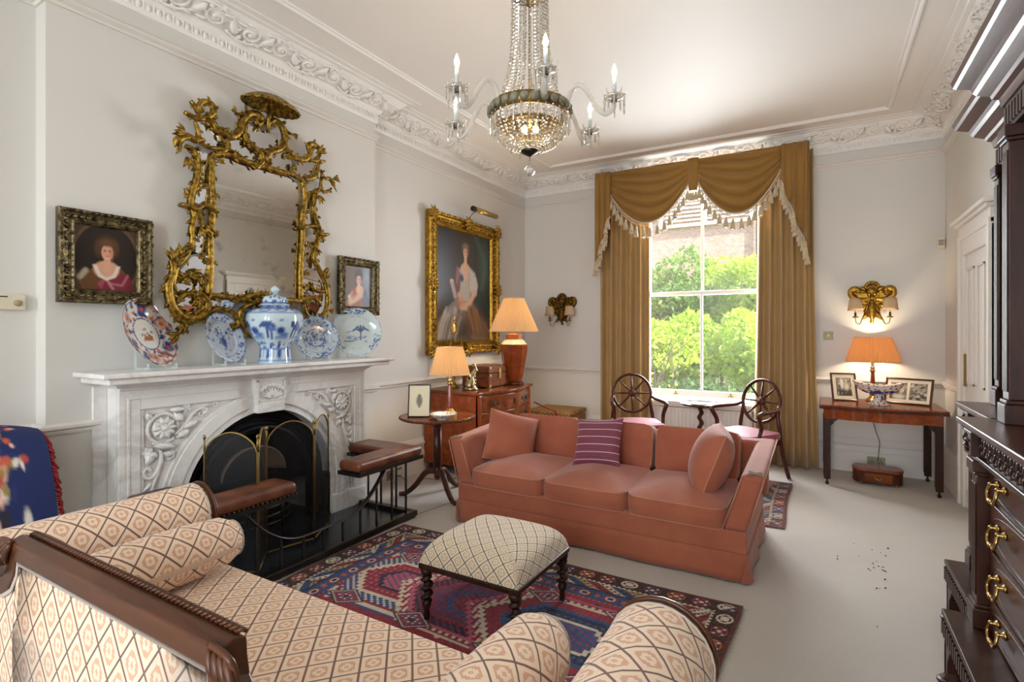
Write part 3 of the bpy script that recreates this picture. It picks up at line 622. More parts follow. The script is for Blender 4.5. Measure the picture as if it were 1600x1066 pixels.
def gt(pts, r, d=.02, n=6, taper=True, flat=(1, 1.15)):
    P = catmull([q(x, y, d) for x, y in pts], n); k = len(P); rg = random.Random(k*7+int(pts[0][0]))
    fr.tube([p_+Vector((r*.85, 0, 0)) for p_ in P[1:-1]], r*.32, 5)
    if r > .0125:
        for i in range(2, k-2, 3):
            t_ = (P[i+1]-P[i-1]).normalized(); w_ = Vector((0, -t_.z, t_.y))*(1 if (i//3) % 2 else -1); b_ = P[i]+w_*r*.55; fr.leaf(b_, b_+w_*r*rg.uniform(.9, 1.7)+t_*r*rg.uniform(.8, 1.8)+Vector((.008, 0, 0)), r*1.1, (1, 0, 0), .35, 3)
    fr.tube(P, [r*(.55+.45*sin(pi*min(1, .12+i/(k-1)*.76)) if taper else 1) for i in range(k)], 7, flat=flat)
inner = [(262, 300), (258, 400), (264, 470), (262, 560), (254, 640), (256, 760), (250, 885)]
gt(inner, .021, taper=False); gt([(262, 300), (330, 298), (400, 328), (470, 346), (540, 368), (600, 384), (642, 412)], .019, taper=False); gt([(642, 412), (650, 480), (640, 560), (641, 640), (635, 720), (632, 800), (632, 910)], .019, taper=False); gt([(250, 885), (330, 892), (400, 905), (440, 915), (480, 912), (560, 905), (632, 908)], .02, taper=False)
for pts, r in (([(148, 125), (200, 150), (245, 145), (268, 120), (258, 92), (228, 80), (206, 100), (215, 130)], .02), ([(172, 75), (195, 110), (218, 152)], .016), ([(190, 160), (205, 205), (208, 235)], .013), ([(225, 145), (262, 165), (280, 195), (310, 215), (345, 226), (374, 205), (386, 165), (415, 132), (452, 134), (468, 160), (450, 175), (440, 160)], .026), ([(402, 160), (396, 215), (425, 265), (462, 292), (470, 330), (445, 352)], .022), ([(358, 130), (385, 135), (410, 132)], .013), ([(490, 175), (520, 158), (550, 180), (565, 230), (548, 275), (510, 288), (488, 312), (505, 345)], .024), ([(555, 175), (575, 205), (592, 215)], .012), ([(562, 240), (582, 292), (612, 316), (650, 320), (672, 295), (664, 262), (688, 258), (712, 285), (700, 320)], .02), ([(650, 320), (690, 325), (732, 328)], .014), ([(712, 325), (700, 360), (692, 390), (655, 402), (640, 390)], .016), ([(330, 275), (300, 290), (262, 300)], .016), ([(205, 235), (245, 270), (330, 280), (400, 322), (450, 345)], .014),
               ([(150, 265), (186, 288), (200, 340), (196, 400), (180, 450), (172, 505), (186, 560), (176, 610), (180, 655), (172, 690)], .022), ([(205, 400), (212, 350), (206, 318)], .015), ([(184, 455), (215, 425), (258, 436)], .015), ([(150, 440), (175, 490), (215, 560), (225, 610)], .015), ([(172, 690), (140, 735), (108, 770)], .020), ([(95, 740), (100, 790), (82, 840), (84, 890), (105, 945), (145, 978), (195, 982), (232, 960), (243, 920), (222, 888), (196, 880)], .027), ([(120, 740), (105, 800), (95, 850)], .018), ([(185, 803), (140, 805), (105, 835)], .015), ([(95, 940), (120, 985), (150, 1000), (145, 1025), (98, 1055)], .018), ([(116, 915), (138, 885), (180, 880), (205, 905), (195, 930)], .016), ([(85, 850), (60, 848), (54, 850)], .012),
               ([(235, 970), (280, 942), (330, 948), (366, 978), (368, 1010), (350, 1018), (342, 1000)], .016), ([(480, 910), (430, 920), (385, 945), (378, 985), (400, 1020), (425, 1055), (436, 1048)], .018), ([(330, 892), (390, 900), (430, 885), (462, 890), (478, 912), (455, 930)], .02), ([(700, 445), (692, 480), (684, 520), (694, 565), (712, 622), (704, 655), (692, 700), (690, 740), (718, 798), (738, 850), (744, 915), (728, 962), (692, 985), (655, 965), (642, 925)], .02), ([(685, 500), (690, 460), (712, 440)], .014), ([(650, 545), (675, 535), (692, 560)], .012), ([(676, 830), (690, 862), (730, 870)], .014), ([(632, 910), (655, 895), (690, 900), (715, 930)], .016), ([(720, 800), (742, 775), (738, 800)], .012), ([(700, 360), (720, 375), (715, 440), (740, 455), (760, 440)], .013)):
    gt(pts, r, .022)
for x, y, s in ((320, 260, .05), (600, 355, .045), (172, 685, .05), (215, 720, .045), (238, 745, .04), (690, 745, .045), (655, 790, .045), (205, 920, .05), (655, 915, .045)):    # flower heads
    c = q(x, y, .03)
    for k in range(6): a = 2*pi*k/6+.3; fr.leaf(c, c+Vector((.006, s*.62*cos(a), s*.62*sin(a))), s*.5, (1, 0, 0), .3, 3)
    fr.ball(c+Vector((.01, 0, 0)), s*.2, 7, 5)
rr = random.Random(11)
for x, y, a, L in ((95, 745, 1.8, .09), (120, 730, 1.2, .09), (160, 803, .1, .085), (130, 830, .2, .06), (150, 1005, 3.9, .07), (120, 1045, 3.6, .08), (215, 850, 1.7, .07), (200, 330, 2.0, .06), (280, 330, .4, .05), (350, 310, 1.0, .05), (250, 480, .2, .04), (258, 620, -.4, .05), (248, 815, 2.9, .05), (380, 905, 2.1, .05), (645, 470, .3, .05), (640, 590, 2.7, .05), (632, 700, 2.9, .04), (690, 690, -1, .06), (700, 470, -1.0, .07), (155, 310, -1.5, .08), (560, 310, .3, .05), (420, 260, 3.5, .05), (700, 290, .6, .08), (730, 820, 1.4, .07), (655, 870, 2.0, .07), (700, 640, .1, .07), (480, 905, 1.2, .08), (440, 890, .9, .06), (745, 945, -.3, .05), (210, 600, -1.3, .08), (235, 590, -1.2, .07), (660, 660, -1.7, .06), (690, 665, -1.9, .07), (360, 130, 2.6, .05), (592, 215, -.4, .05)):
    p = q(x, y, .028)
    for k in (-.45, 0, .45): fr.leaf(p, p+Vector((.015, L*cos(a+k), L*sin(a+k))), L*.34, (1, 0, 0), .25, 4)
for i in range(60):                                         # carved nibs along the inner edge
    x, y = inner[i % 7]; t = rr.random(); a, c = inner[i % 6], inner[i % 6+1]; p = q(a[0]+(c[0]-a[0])*t, a[1]+(c[1]-a[1])*t, .028); fr.ball(p+Vector((0, rr.uniform(-.015, .015), 0)), .009, 5, 4, (1, 1, 1.8))
    a = (262+380*t, 300+112*t*t*.6+30*t); p = q(a[0], a[1]+8, .028)
fr.build('carved_frame', M_GILT, mi, O)
for pts in ([(128, 508), (165, 520), (190, 530), (225, 512), (278, 542)], [(628, 606), (660, 598), (690, 604), (704, 632), (738, 632)]):     # little pagoda roofs
    m = MB(); P = catmull([q(x, y, .03) for x, y in pts], 4); m.tube(P, .024, 6, flat=(.6, 1.6))
    for k in (.45, .6, .75, .9): p = P[int(k*(len(P)-1))]; m.cyl(p, p-Vector((0, 0, .06)), .007, n=6)
    m.build('pagoda_roof', M_GILT, mi, O)
def bird(c, s, f):
    m = MB(); C = lambda a, z, d=.0: c+Vector((d, f*a*s, z*s))
    m.tube(catmull([C(.9, -.9), C(.55, -.25), C(0, .1), C(-.6, .0), C(-1.0, .25), C(-1.25, .1)], 5), [.03*s, .09*s, .2*s, .30*s, .32*s, .3*s]+[.28*s]*5+[.24*s]*5+[.15*s]*5+[.13*s]*4+[.03*s], 8)
    for k in range(4): m.leaf(C(.3, .1, .02), C(.9+.15*k, .75-.32*k, .04), .3*s, (1, 0, 0), .2, 4); m.leaf(C(.5, -.4, .0), C(.95-.12*k, -1.5+.1*k, .02), .2*s, (1, 0, 0), .15, 3)
    m.build('carved_bird', M_GILT, mi, O)
bird(q(150, 235, .05), .085, -1); bird(q(740, 405, .05), .06, 1)
m = MB(); c = q(488, 138, .05)                              # fringed umbrella on its stem
m.cyl(c+Vector((-.01, 0, -.12)), c+Vector((0, 0, .06)), .014, .012); m.build('crest_stem', M_GILT, mi, O)
m = MB(); NS = 20
def um(a, b): r = .205*b; w = 1+.05*abs(sin(NS/2*2*pi*a)); return c+Vector((.075+.085*b**1*cos(2*pi*a) if False else r*.62*cos(2*pi*a)+.03, r*sin(2*pi*a)*w, .125-.085*b*b+.008*(abs(sin(NS/2*2*pi*a))-.5)*b))
m.grid(um, 80, 8, cu=True); m.build('crest_umbrella', M_GILT, mi, O, solid=.012)
# ---------------------------------------------------------------- pictures
def rect_frame(mb, c, e1, e2, n, w, h, prof):
    """mitred frame; prof: (inwards from the outer edge, height) pairs"""
    c, e1, e2, n = Vector(c), Vector(e1), Vector(e2), Vector(n); L = []
    for i, hh in prof: L.append([c+e1*(sx*(w/2-i))+e2*(sy*(h/2-i))+n*hh for sx, sy in ((-1, -1), (1, -1), (1, 1), (-1, 1))])
    for A, B in zip(L, L[1:]):
        for k in range(4): mb.add([A[k], A[(k+1) % 4], B[(k+1) % 4], B[k]], [(0, 1, 2, 3)])
def picture(name, label, c, e1, e2, n, w, h, fw, mat, paint, carve=0, depth=.05, group=None):
    t = thing(name, label, 'painting' if paint else 'picture', Vector(c), group=group); c = Vector(c); e1, e2, n = Vector(e1), Vector(e2), Vector(n); N3 = n
    m = MB(); rect_frame(m, c, e1, e2, n, w, h, [(0, .0), (0, depth*.75), (fw*.08, depth), (fw*.2, depth*.95), (fw*.28, depth*.7), (fw*.55, depth*.55), (fw*.75, depth*.62), (fw*.85, depth*.75), (fw*.93, depth*.6), (fw, depth*.3), (fw, 0)]); f = m.build('frame', mat, t, c)
    if carve:
        v = MB(); rr = random.Random(carve)
        for A, B, L in ((e1, e2, w), (e2, e1, h)):
            H = h if A is e1 else w
            for s in (-1, 1):
                k = int((L-fw)/(fw*.3))
                for i in range(k):
                    u_ = (i+.5)/k-.5
                    for off, r in ((fw*.14, fw*.10), (fw*.5, fw*.15), (fw*.82, fw*.09)):
                        if off > fw*.3 and off < fw*.7 and abs(abs(u_)-.0) < .09 and carve < 9: continue
                        p = c+A*(u_*L)+B*(s*(H/2-off))+n*(depth*(.95 if off < fw*.2 else .6)); v.ball(p, r*(.7+.5*rr.random()), 6, 4, (1, 1, 1))
                        if off < fw*.7: v.leaf(p, p+A*(fw*.2)*(1 if i % 2 else -1)+B*(fw*.12*rr.choice((-1, 1)))+n*.004, fw*.14, n, .4, 2)
        if carve >= 9:
            for s1 in (-1, 0, 1):
                for s2 in (-1, 0, 1):
                    if s1 or s2:
                        p = c+e1*(s1*(w/2-fw*.3))+e2*(s2*(h/2-fw*.3))+n*depth*.9
                        for k in range(9): a = 2*pi*k/9; v.leaf(p, p+(e1*cos(a)+e2*sin(a))*fw*.62+n*.008, fw*.3, n, .3, 3)
                        v.ball(p+n*.008, fw*.16, 8, 5)
        v.build('carving', mat, f, c, kind='stuff')
    m = MB(); a, b = w-2*fw+.01, h-2*fw+.01; paint.sheet(m, lambda x, y: c+e1*((x-.5)*a)+e2*((y-.5)*b)+n*depth*.25); m.build('canvas', M_CANVAS, t, c)
    m = MB(); P = lambda x, y, d: c+e1*x+e2*y+n*d; m.prism([(-w/2+.01, -h/2+.01), (w/2-.01, -h/2+.01), (w/2-.01, h/2-.01), (-w/2+.01, h/2-.01)], P, .001, depth*.2); m.build('backing', M_BLACK, t, c)
    return t
def face(p, x, y, r, skin='d6a488', look=0., hair='5a3a22'):
    p.ell(x, y-r*1.75, r*.55, r*1.2, skin, .1); p.ell(x, y+.0, r*.8, r*1.12, skin, .1); p.ell(x-r*.38, y-r*.2, r*.26, r*.3, 'c98068', .9, .6); p.ell(x+r*.42, y-r*.2, r*.24, r*.3, 'c98068', .9, .6)
    p.ell(x+r*.12, y-r*.02, r*.1, r*.4, 'c48c72', .8, .6); p.ell(x+r*.6, y-r*.1, r*.3, r*.9, 'a8765c', .6, .5)
    for s in (-.33, .36): p.ell(x+r*s, y+r*.16, r*.19, r*.085, '4a2e22', .4, .8); p.line([(x+r*(s-.22), y+r*.34), (x+r*s, y+r*.42), (x+r*(s+.22), y+r*.34)], r*.05, '6a4430', .8)
    p.ell(x+r*.06, y-r*.5, r*.22, r*.075, 'a8443c', .4); p.ell(x+r*.06, y-r*.78, r*.3, r*.16, 'dcae92', .8, .6)
E1, E2, NX = (0, 1, 0), (0, 0, 1), (1, 0, 0)
p = Paint(90, 100, '241712'); p.poly([(0, 0), (1, 0), (1, 1), (0, 1)], '4a3422'); p.ell(.5, .5, .5, .55, '1c120e', .05); p.ring(.5, .5, .52, .57, .05, '6a5238', .7)
p.ell(.51, .72, .15, .14, '4a301c', .35); p.ell(.38, .66, .07, .13, '4a2f1a', .4); p.ell(.64, .68, .06, .13, '4a2f1a', .4)
p.poly([(.1, .0), (.16, .22), (.34, .42), (.5, .38), (.68, .42), (.88, .22), (.94, .0)], '5c3a1c'); p.poly([(.46, .16), (.72, .3), (.88, .24), (.94, 0), (.3, 0)], '6e1c2c'); p.poly([(.36, .12), (.5, .22), (.42, .02)], 'a04858', .7); p.line([(.55, .12), (.75, .1), (.84, .26)], .02, 'b06878', .6); p.line([(.5, .18), (.6, .04)], .02, 'c08890', .6)
p.ell(.5, .33, .2, .14, 'c4937a', .12); p.poly([(.28, .4), (.37, .22), (.5, .16), (.64, .22), (.72, .4), (.66, .4), (.6, .26), (.5, .21), (.42, .25), (.34, .4)], 'cfc4b4', .9); p.line([(.1, .2), (.18, .3)], .04, 'b8a890', .7)
face(p, .51, .6, .112, 'c8977c'); p.ell(.51, .745, .115, .05, '5e3e22', .45); p.grain(.05, 2)
picture('portrait_painting', 'portrait of a woman in brown and crimson dress, in silvered frame left of gilt mirror', (-3.378, 1.382, 1.815), E1, E2, NX, .44, .49, .077, M_SILVERGILT, p, 3, .045)
p = Paint(80, 96, '5a4a44'); p.poly([(0, .3), (.35, .3), (.4, 1), (0, 1)], '6a4f46', .8, .05); p.poly([(.62, .2), (1, .2), (1, 1), (.7, 1)], '6c7282', .9, .06); p.ell(.8, .75, .16, .2, '8a90a0', .7, .7)
p.ell(.52, .76, .14, .15, '33241f', .25); p.poly([(.1, .05), (.2, .36), (.38, .5), (.62, .46), (.75, .25), (.78, 0), (.1, 0)], '8a4a3a'); p.poly([(.6, .48), (.78, .42), (.95, .1), (.7, 0), (.62, .2)], '4a526a', .95); p.ell(.55, .42, .14, .12, 'cda084', .15); p.poly([(.12, .26), (.3, .38), (.34, .16), (.2, .1)], 'd2c6b4', .85); p.line([(.22, .12), (.4, .2), (.58, .3)], .07, 'cfa488'); p.ell(.3, .3, .08, .1, 'b0604a', .5, .8)
face(p, .52, .66, .105, 'd8ae94'); p.ell(.52, .83, .12, .07, '3a2a24', .35); p.grain(.05, 4)
picture('portrait_painting', 'small portrait of a woman with red sleeve and blue wrap, right of gilt mirror', (-3.378, 3.205, 1.797), E1, E2, NX, .437, .475, .07, M_SILVERGILT, p, 4, .045)
p = Paint(150, 200, '211a14'); p.poly([(0, .3), (.36, .3), (.3, 1), (0, 1)], '2b2b30', .8, .1); p.poly([(.3, .45), (.74, .45), (.72, 1), (.32, 1)], '3a2a1a', .8, .1); p.poly([(.72, .3), (1, .15), (1, 1), (.66, 1), (.84, .72)], '223028', .95, .05); p.ell(.86, .74, .09, .15, '35493c', .6, .8); p.line([(.72, .98), (.9, .74), (.84, .5)], .03, '3f5546', .6)
p.poly([(0, 0), (.02, .12), (.14, .26), (.3, .36), (.46, .42), (.62, .38), (.78, .24), (.98, .10), (1, 0)], '6f6962')
p.poly([(0, 0), (.03, .15), (.2, .29), (.34, .33), (.42, .18), (.34, 0)], '9d9892', .95, .03); p.poly([(.52, .36), (.7, .32), (.86, .22), (1, .1), (1, 0), (.5, 0)], '6b451f', .9, .06); p.poly([(.36, .05), (.52, .18), (.64, .12), (.6, 0), (.38, 0)], '4a3c30', .85, .05)
q_ = random.Random(31)
for k in range(22): x = q_.uniform(.02, .34); p.line([(x, q_.uniform(0, .04)), (x+.04, q_.uniform(.08, .16)), (x+.12, q_.uniform(.2, .3))], .008, q_.choice(['dcd8d4', 'c8c4c0', '6a6764', '7e7b78']), .4)
for k in range(12): x = q_.uniform(.5, .8); p.line([(x, .3), (x+q_.uniform(-.02, .12), q_.uniform(.02, .12))], .009, q_.choice(['a06a2c', '40301c', '8a5a24']), .6)
p.poly([(.38, .63), (.45, .70), (.57, .70), (.66, .63), (.62, .48), (.58, .37), (.44, .36), (.40, .46)], 'aca294'); p.poly([(.60, .68), (.69, .64), (.75, .53), (.72, .43), (.64, .40), (.60, .5)], 'bdb4a6', .95, .015)
for k in range(9): x = .61+.014*k; p.line([(x, .64-.006*k), (x+.012, .46+.004*k)], .006, ['e6dfd2', '8c8276', 'cfc6b8'][k % 3], .35)
for k in range(7): p.line([(.43+.025*k, .62), (.45+.018*k, .40)], .005, ['8a8074', 'd0c8bb'][k % 2], .25)
p.poly([(.34, .66), (.42, .62), (.42, .5), (.38, .38), (.33, .40), (.31, .52)], '5e2f30', .95, .012); p.poly([(.36, .68), (.41, .66), (.37, .5), (.34, .54)], '9a5c58', .8); p.ell(.445, .575, .033, .035, '1f4356', .35)
p.ell(.51, .665, .075, .055, 'cfa58a', .2); p.poly([(.47, .6), (.51, .66), (.56, .6), (.51, .54)], 'cfa58a', .8, .02); p.line([(.68, .45), (.60, .36), (.46, .31)], .028, 'c99f82'); p.line([(.40, .42), (.44, .34), (.52, .30)], .024, 'c99f82'); p.ell(.45, .305, .05, .022, 'd6ac8e', .35); p.ell(.27, .54, .028, .016, 'c69c80', .35); p.line([(.27, .53), (.33, .40)], .022, 'b8a898', .8); p.ell(.42, .345, .07, .05, 'b8805c', .5, .6)
p.ell(.515, .85, .066, .06, '5c4c3c', .3); face(p, .512, .815, .048, 'd2a88c'); p.ell(.515, .873, .052, .024, '746454', .4); p.grain(.07, 6)
bp = picture('portrait_painting', 'large seated portrait of a lady in silver satin, in broad gilt frame', (-3.512, 4.935, 1.93), E1, E2, NX, 1.35, 1.51, .15, M_GILTB, p, 12, .07)
m = MB(); c = Vector((-3.3, 5.1, 2.79)); m.tube(catmull([(-3.49, 4.98, 2.66), (-3.44, 5.0, 2.76), (-3.36, 5.0, 2.79), (-3.30, 5.0, 2.78)], 5), .006, 6); t = thing('picture_light', 'brass tube picture light above the large gilt framed portrait', 'lamp', (-3.49, 5.0, 2.7)); m.build('arm', M_BRASSDK, t, t.location)
m = MB(); m.cyl((-3.3, 4.86, 2.775), (-3.3, 5.30, 2.775), .030, n=16); m.build('lamp_tube', M_BRASS, t, t.location); m = MB(); m.cyl((-3.3, 4.81, 2.775), (-3.3, 4.86, 2.775), .03, n=16); m.build('end_cap', M_BLACK, t, t.location)

# ---------------------------------------------------------------- china on the mantelshelf
BL, BL2, WH = '2c4a8c', '5a78b4', 'c9d6dc'
def plate(name, label, c, R, lean, yaw, paint, dark=None, rim=.03):
    t = thing(name, label, 'plate', c); n = Vector((cos(yaw)*cos(lean), sin(yaw)*cos(lean), sin(lean))); up = (Vector((0, 0, 1))-n*n.z).normalized(); ri = up.cross(n)
    A = paint.A; S_ = paint.w
    def P(r, a): return (ri*cos(a)+up*sin(a))*(r*R)+n*((0 if r < .62 else rim*((r-.62)/.38)**.8)-.012)
    m = MB(); NR, NA = 40, 96
    m.grid(lambda a, b: P(b, 2*pi*a), NA, NR, cu=True, col=lambda a, b: tuple(A[min(S_-1, int((.5+.495*b*sin(2*pi*a))*S_)), min(S_-1, int((.5+.495*b*cos(2*pi*a))*S_))])); m.grid(lambda a, b: P(1-b*.999, 2*pi*a)-n*.007*min(1, b*9), NA, 12, cu=True, col=lambda a, b: lin(WH)); m.build('dish', M_CHINA, t)
    m = MB(); f = [P(.6, 2*pi*i/32)-n*.012 for i in range(32)]; m.tube(f, .006, 6, closed=True); m.build('foot_ring', Mat('foot_glaze', WH, .2), t)
    return t
def stand(c, yaw, label, w=.15):
    t = thing('plate_stand', label, 'plate stand', c, yaw); M = M_ACR
    for s in (-1, 1): m = MB(); m.T = None; m.box((-.07, s*w/2-.004, 0), (.075, s*w/2+.004, .012)); m.box((.06, s*w/2-.004, .012), (.072, s*w/2+.004, .035)); m.box((-.075, s*w/2-.004, 0), (-.062, s*w/2+.004, .15)); m.build('side', M, t)
    m = MB(); m.box((-.02, -w/2+.004, .001), (.02, w/2-.004, .008)); m.build('bridge', M, t)
M_ACR = Mat('clear_acrylic', 'eef4f4', .05).glass_mix(.72, (.97, .99, .98))
rr = random.Random(5)
def blobs(p, n, r0, r1, cols, s, rad=(.01, .035)):
    q_ = random.Random(s)
    for k in range(n): a = q_.random()*2*pi; r = (r0+(r1-r0)*q_.random())*.5; z = rad[0]+(rad[1]-rad[0])*q_.random(); p.ell(.5+r*cos(a), .5+r*sin(a), z, z*q_.uniform(.4, 1), q_.choice(cols), .3, .9, q_.random()*3)
p = Paint(110, 110, 'dfdcd6'); blobs(p, 150, .52, .97, [BL, '33487c', 'b4623a', 'c98a6a', '8a4a4a', 'dfe4ea'], 1, (.015, .05)); blobs(p, 60, .5, .95, ['c2643a', '2f3f70'], 2, (.012, .028))
for k in range(6): a = k*pi/3+.4; x, y = .5+.36*cos(a), .5+.36*sin(a); p.ell(x, y, .075, .075, '3a4c86' if k % 2 else 'c8a090', .2); p.ell(x, y, .03, .03, 'c8552c', .2)
p.ell(.5, .5, .23, .23, 'dcdad4', .05); p.ring(.5, .5, .23, .23, .04, '3a4a80'); p.ring(.5, .5, .47, .47, .015, '6a4a50'); p.poly([(.4, .4), (.6, .4), (.56, .47), (.44, .47)], 'a8623c'); blobs(p, 16, 0, .26, ['3a4a80', 'b4583a', 'c08a70', '6a8a6a'], 3, (.012, .03)); p.grain(.03)
plate('imari_plate', 'patterned plate in blue, rust and white leaning at left end of mantelshelf', (-3.30, 1.56, 1.410), .205, .38, .52, p); stand((-3.27, 1.585, ZS), 0, 'clear acrylic stand under the rust and blue plate')
def blue(s, bg='ccd6da', n=60, mid=True):
    p = Paint(100, 100, bg); blobs(p, n, .72, .98, [BL, BL2, '3c5c9c'], s, (.012, .035)); blobs(p, int(n*.7), .05, .66, [BL, BL2, '7a90bc', '3c5c9c'], s+1, (.01, .04)); p.ring(.5, .5, .36, .36, .02, BL2, .7); p.ring(.5, .5, .49, .49, .02, BL); return p
p = blue(21, 'c6ced8'); p.poly([(.45, .4), (.52, .6), (.58, .45), (.55, .3)], BL, .9); p.grain(.03)
plate('blue_plate', 'deep blue and white plate leaning left of the ginger jar', (-3.29, 1.995, 1.375), .168, .34, .33, p); stand((-3.26, 2.01, ZS), 0, 'clear acrylic stand under plate left of the ginger jar', .13)
p = blue(33, 'bcc9d0', 80); blobs(p, 50, .05, .95, [BL, BL2, '6c86b8'], 37, (.01, .03)); p.ring(.5, .5, .2, .2, .05, BL); p.grain(.03)
plate('blue_plate', 'densely patterned blue plate just right of the ginger jar', (-3.28, 2.70, 1.375), .165, .26, -.42, p); stand((-3.26, 2.70, ZS), -.42, 'clear acrylic stand just right of the ginger jar', .13)
p = Paint(110, 110, 'cbd8da'); p.ring(.5, .5, .34, .34, .012, '8aa0b4', .8); p.ring(.5, .5, .49, .49, .02, '6a84ac', .6)
for a0 in (pi/2, pi/2+2.1, pi/2-2.1):
    for k in range(34): q_ = random.Random(int(a0*100)+k); a = a0+q_.uniform(-.42, .42); r = q_.uniform(.37, .48); p.ell(.5+r*cos(a), .5+r*sin(a), .018, .010, q_.choice([BL, BL2, '3c5c9c']), .3, 1, q_.random()*3)
p.line([(.58, .34), (.585, .52)], .012, '4a648c')
for a in (.4, 1.0, 1.6, 2.2, 2.8): p.line([(.585, .52), (.585+.1*cos(a), .54+.1*sin(a)), (.585+.16*cos(a), .5+.1*sin(a))], .016, '4a648c')
for k in range(26): q_ = random.Random(k); p.ell(q_.uniform(.28, .7), q_.uniform(.3, .42), .02, .012, q_.choice([BL2, '7a90b4', '5a78a4']), .3, .9)
p.line([(.27, .32), (.45, .32)], .012, '5a78a4'); p.ell(.33, .5, .03, .012, BL2, .3); p.ell(.38, .52, .025, .01, BL2, .3); p.grain(.02)
plate('delft_plate', 'pale delft plate with a palm tree at right end of mantelshelf', (-3.275, 3.10, 1.415), .200, .2, -.60, p); stand((-3.26, 3.10, ZS), -.60, 'clear acrylic stand under the pale palm tree plate')
# ginger jar
JP = [(.112, 0), (.106, .008), (.1, .06), (.097, .11), (.104, .125), (.14, .175), (.172, .24), (.18, .30), (.173, .34), (.14, .366), (.092, .376), (.088, .392)]
jar = thing('ginger_jar', 'tall blue and white ginger jar with domed lid at centre of mantelshelf', 'jar', (-3.225, 2.312, ZS))
p = Paint(200, 110, 'c2d6de'); q_ = random.Random(9)
for k in range(9):
    x = (k+.5)/9; p.ell(x, .16, .03, .085, '3c5a9a', .1); p.ring(x, .16, .022, .07, .12, 'b8cce0'); p.line([(x+1/18, .10), (x+1/18, .22)], .008, '3c5a9a'); p.ell(x, .97, .055, .09, '4a66a4', .15); p.ring(x, .97, .04, .06, .1, 'b8cce0')
for k in range(6):
    x = k/6+.02
    p.line([(x, .44), (x+.003, .62)], .014, BL); p.line([(x+.03, .42), (x+.03, .56)], .012, BL)
    for a in (.2, .9, 1.6, 2.3, 3.0): p.line([(x+.003, .62), (x+.003+.03*cos(a), .66+.05*sin(a)), (x+.003+.045*cos(a), .62+.05*sin(a))], .02, BL); p.line([(x+.03, .56), (x+.03+.022*cos(a), .58+.04*sin(a))], .016, BL2)
    p.ell(x+.085, .56, .026, .07, BL, .3); p.ell(x+.11, .5, .03, .03, BL2, .4); p.line([(x+.06, .44), (x+.13, .44)], .02, BL2, .8); p.ell(x+.085, .74, .012, .02, BL2, .3)
    for j in range(10): p.ell(x+q_.uniform(0, .16), q_.uniform(.27, .36), .014, .022, q_.choice([BL, BL2]), .3)
for z in (.245, .255, .05, .87): p.line([(0, z), (1, z)], .008, BL2, .8)
p.grain(.02); A = p.A
def jarprof(prof, mb, n=64, k=44, oct_=.012, off=0, lid=False):
    Ls = [0]
    for (a, b), (c_, d) in zip(prof, prof[1:]): Ls.append(Ls[-1]+math.hypot(c_-a, d-b))
    P = [Vector((r, z, 0)) for r, z in prof]
    def f(a, b):
        L = b*Ls[-1]; i = max(j for j in range(len(Ls)-1) if Ls[j] <= L+1e-9); t = (L-Ls[i])/(Ls[i+1]-Ls[i]+1e-9); v = P[i].lerp(P[i+1], t); r = v.x*(1+oct_*cos(8*2*pi*a)); return Vector((r*cos(2*pi*a), r*sin(2*pi*a), v.y))
    def cf(a, b):
        bb = f(a, b).z/.392 if not lid else .9+.1*b
        return tuple(A[min(109, int(min(bb, .999)*110)), min(199, int(((a*1.0+off) % 1)*200))])
    mb.grid(f, n*2, k, cu=True, col=cf)
m = MB(); jarprof([(.001, 0)]+JP, m); m.build('body', M_CHINA, jar)
p2 = Paint(200, 110, 'c4d8e0')
for k in range(60): p2.ell(q_.random(), q_.uniform(.1, .6), .018, .06, q_.choice([BL, BL2]), .4)
for z in (.06, .12): p2.line([(0, z), (1, z)], .02, BL)
A = p2.A; A0 = A.copy()
m = MB(); LP = [(.09, .392), (.094, .394), (.094, .402), (.082, .408), (.08, .43), (.068, .452), (.03, .466), (.012, .47), (.011, .478), (.026, .49), (.03, .502), (.022, .514), (.008, .526), (.001, .528)]
Ls = None
_old = JP; jarprof(LP, m, 48, 30, .008, 0, True)
m.c = [tuple(A0[min(109, int(max(0, (v[2]-.392))/.136*109)), int((math.atan2(v[1], v[0])/(2*pi) % 1)*199)]) for v in m.v]; m.build('lid', M_CHINA, jar)
# thermostat on the wall at the left edge
t = thing('thermostat', 'cream room thermostat on the wall at far left', 'thermostat', px(15, 472, x=XL)); m = MB(); m.box((0, -.055, -.04), (.028, .055, .04)); m.build('case', M_WHITEPL, t, None, .006)
m = MB(); m.cyl((.028, .022, -.005), (.038, .022, -.005), .016, n=16); m.build('dial', Mat('dial_beige', 'a59472', .4), t); MB().box((.028, -.045, .022), (.0285, -.015, .028)).build('maker_plate', M_BLACK, t)
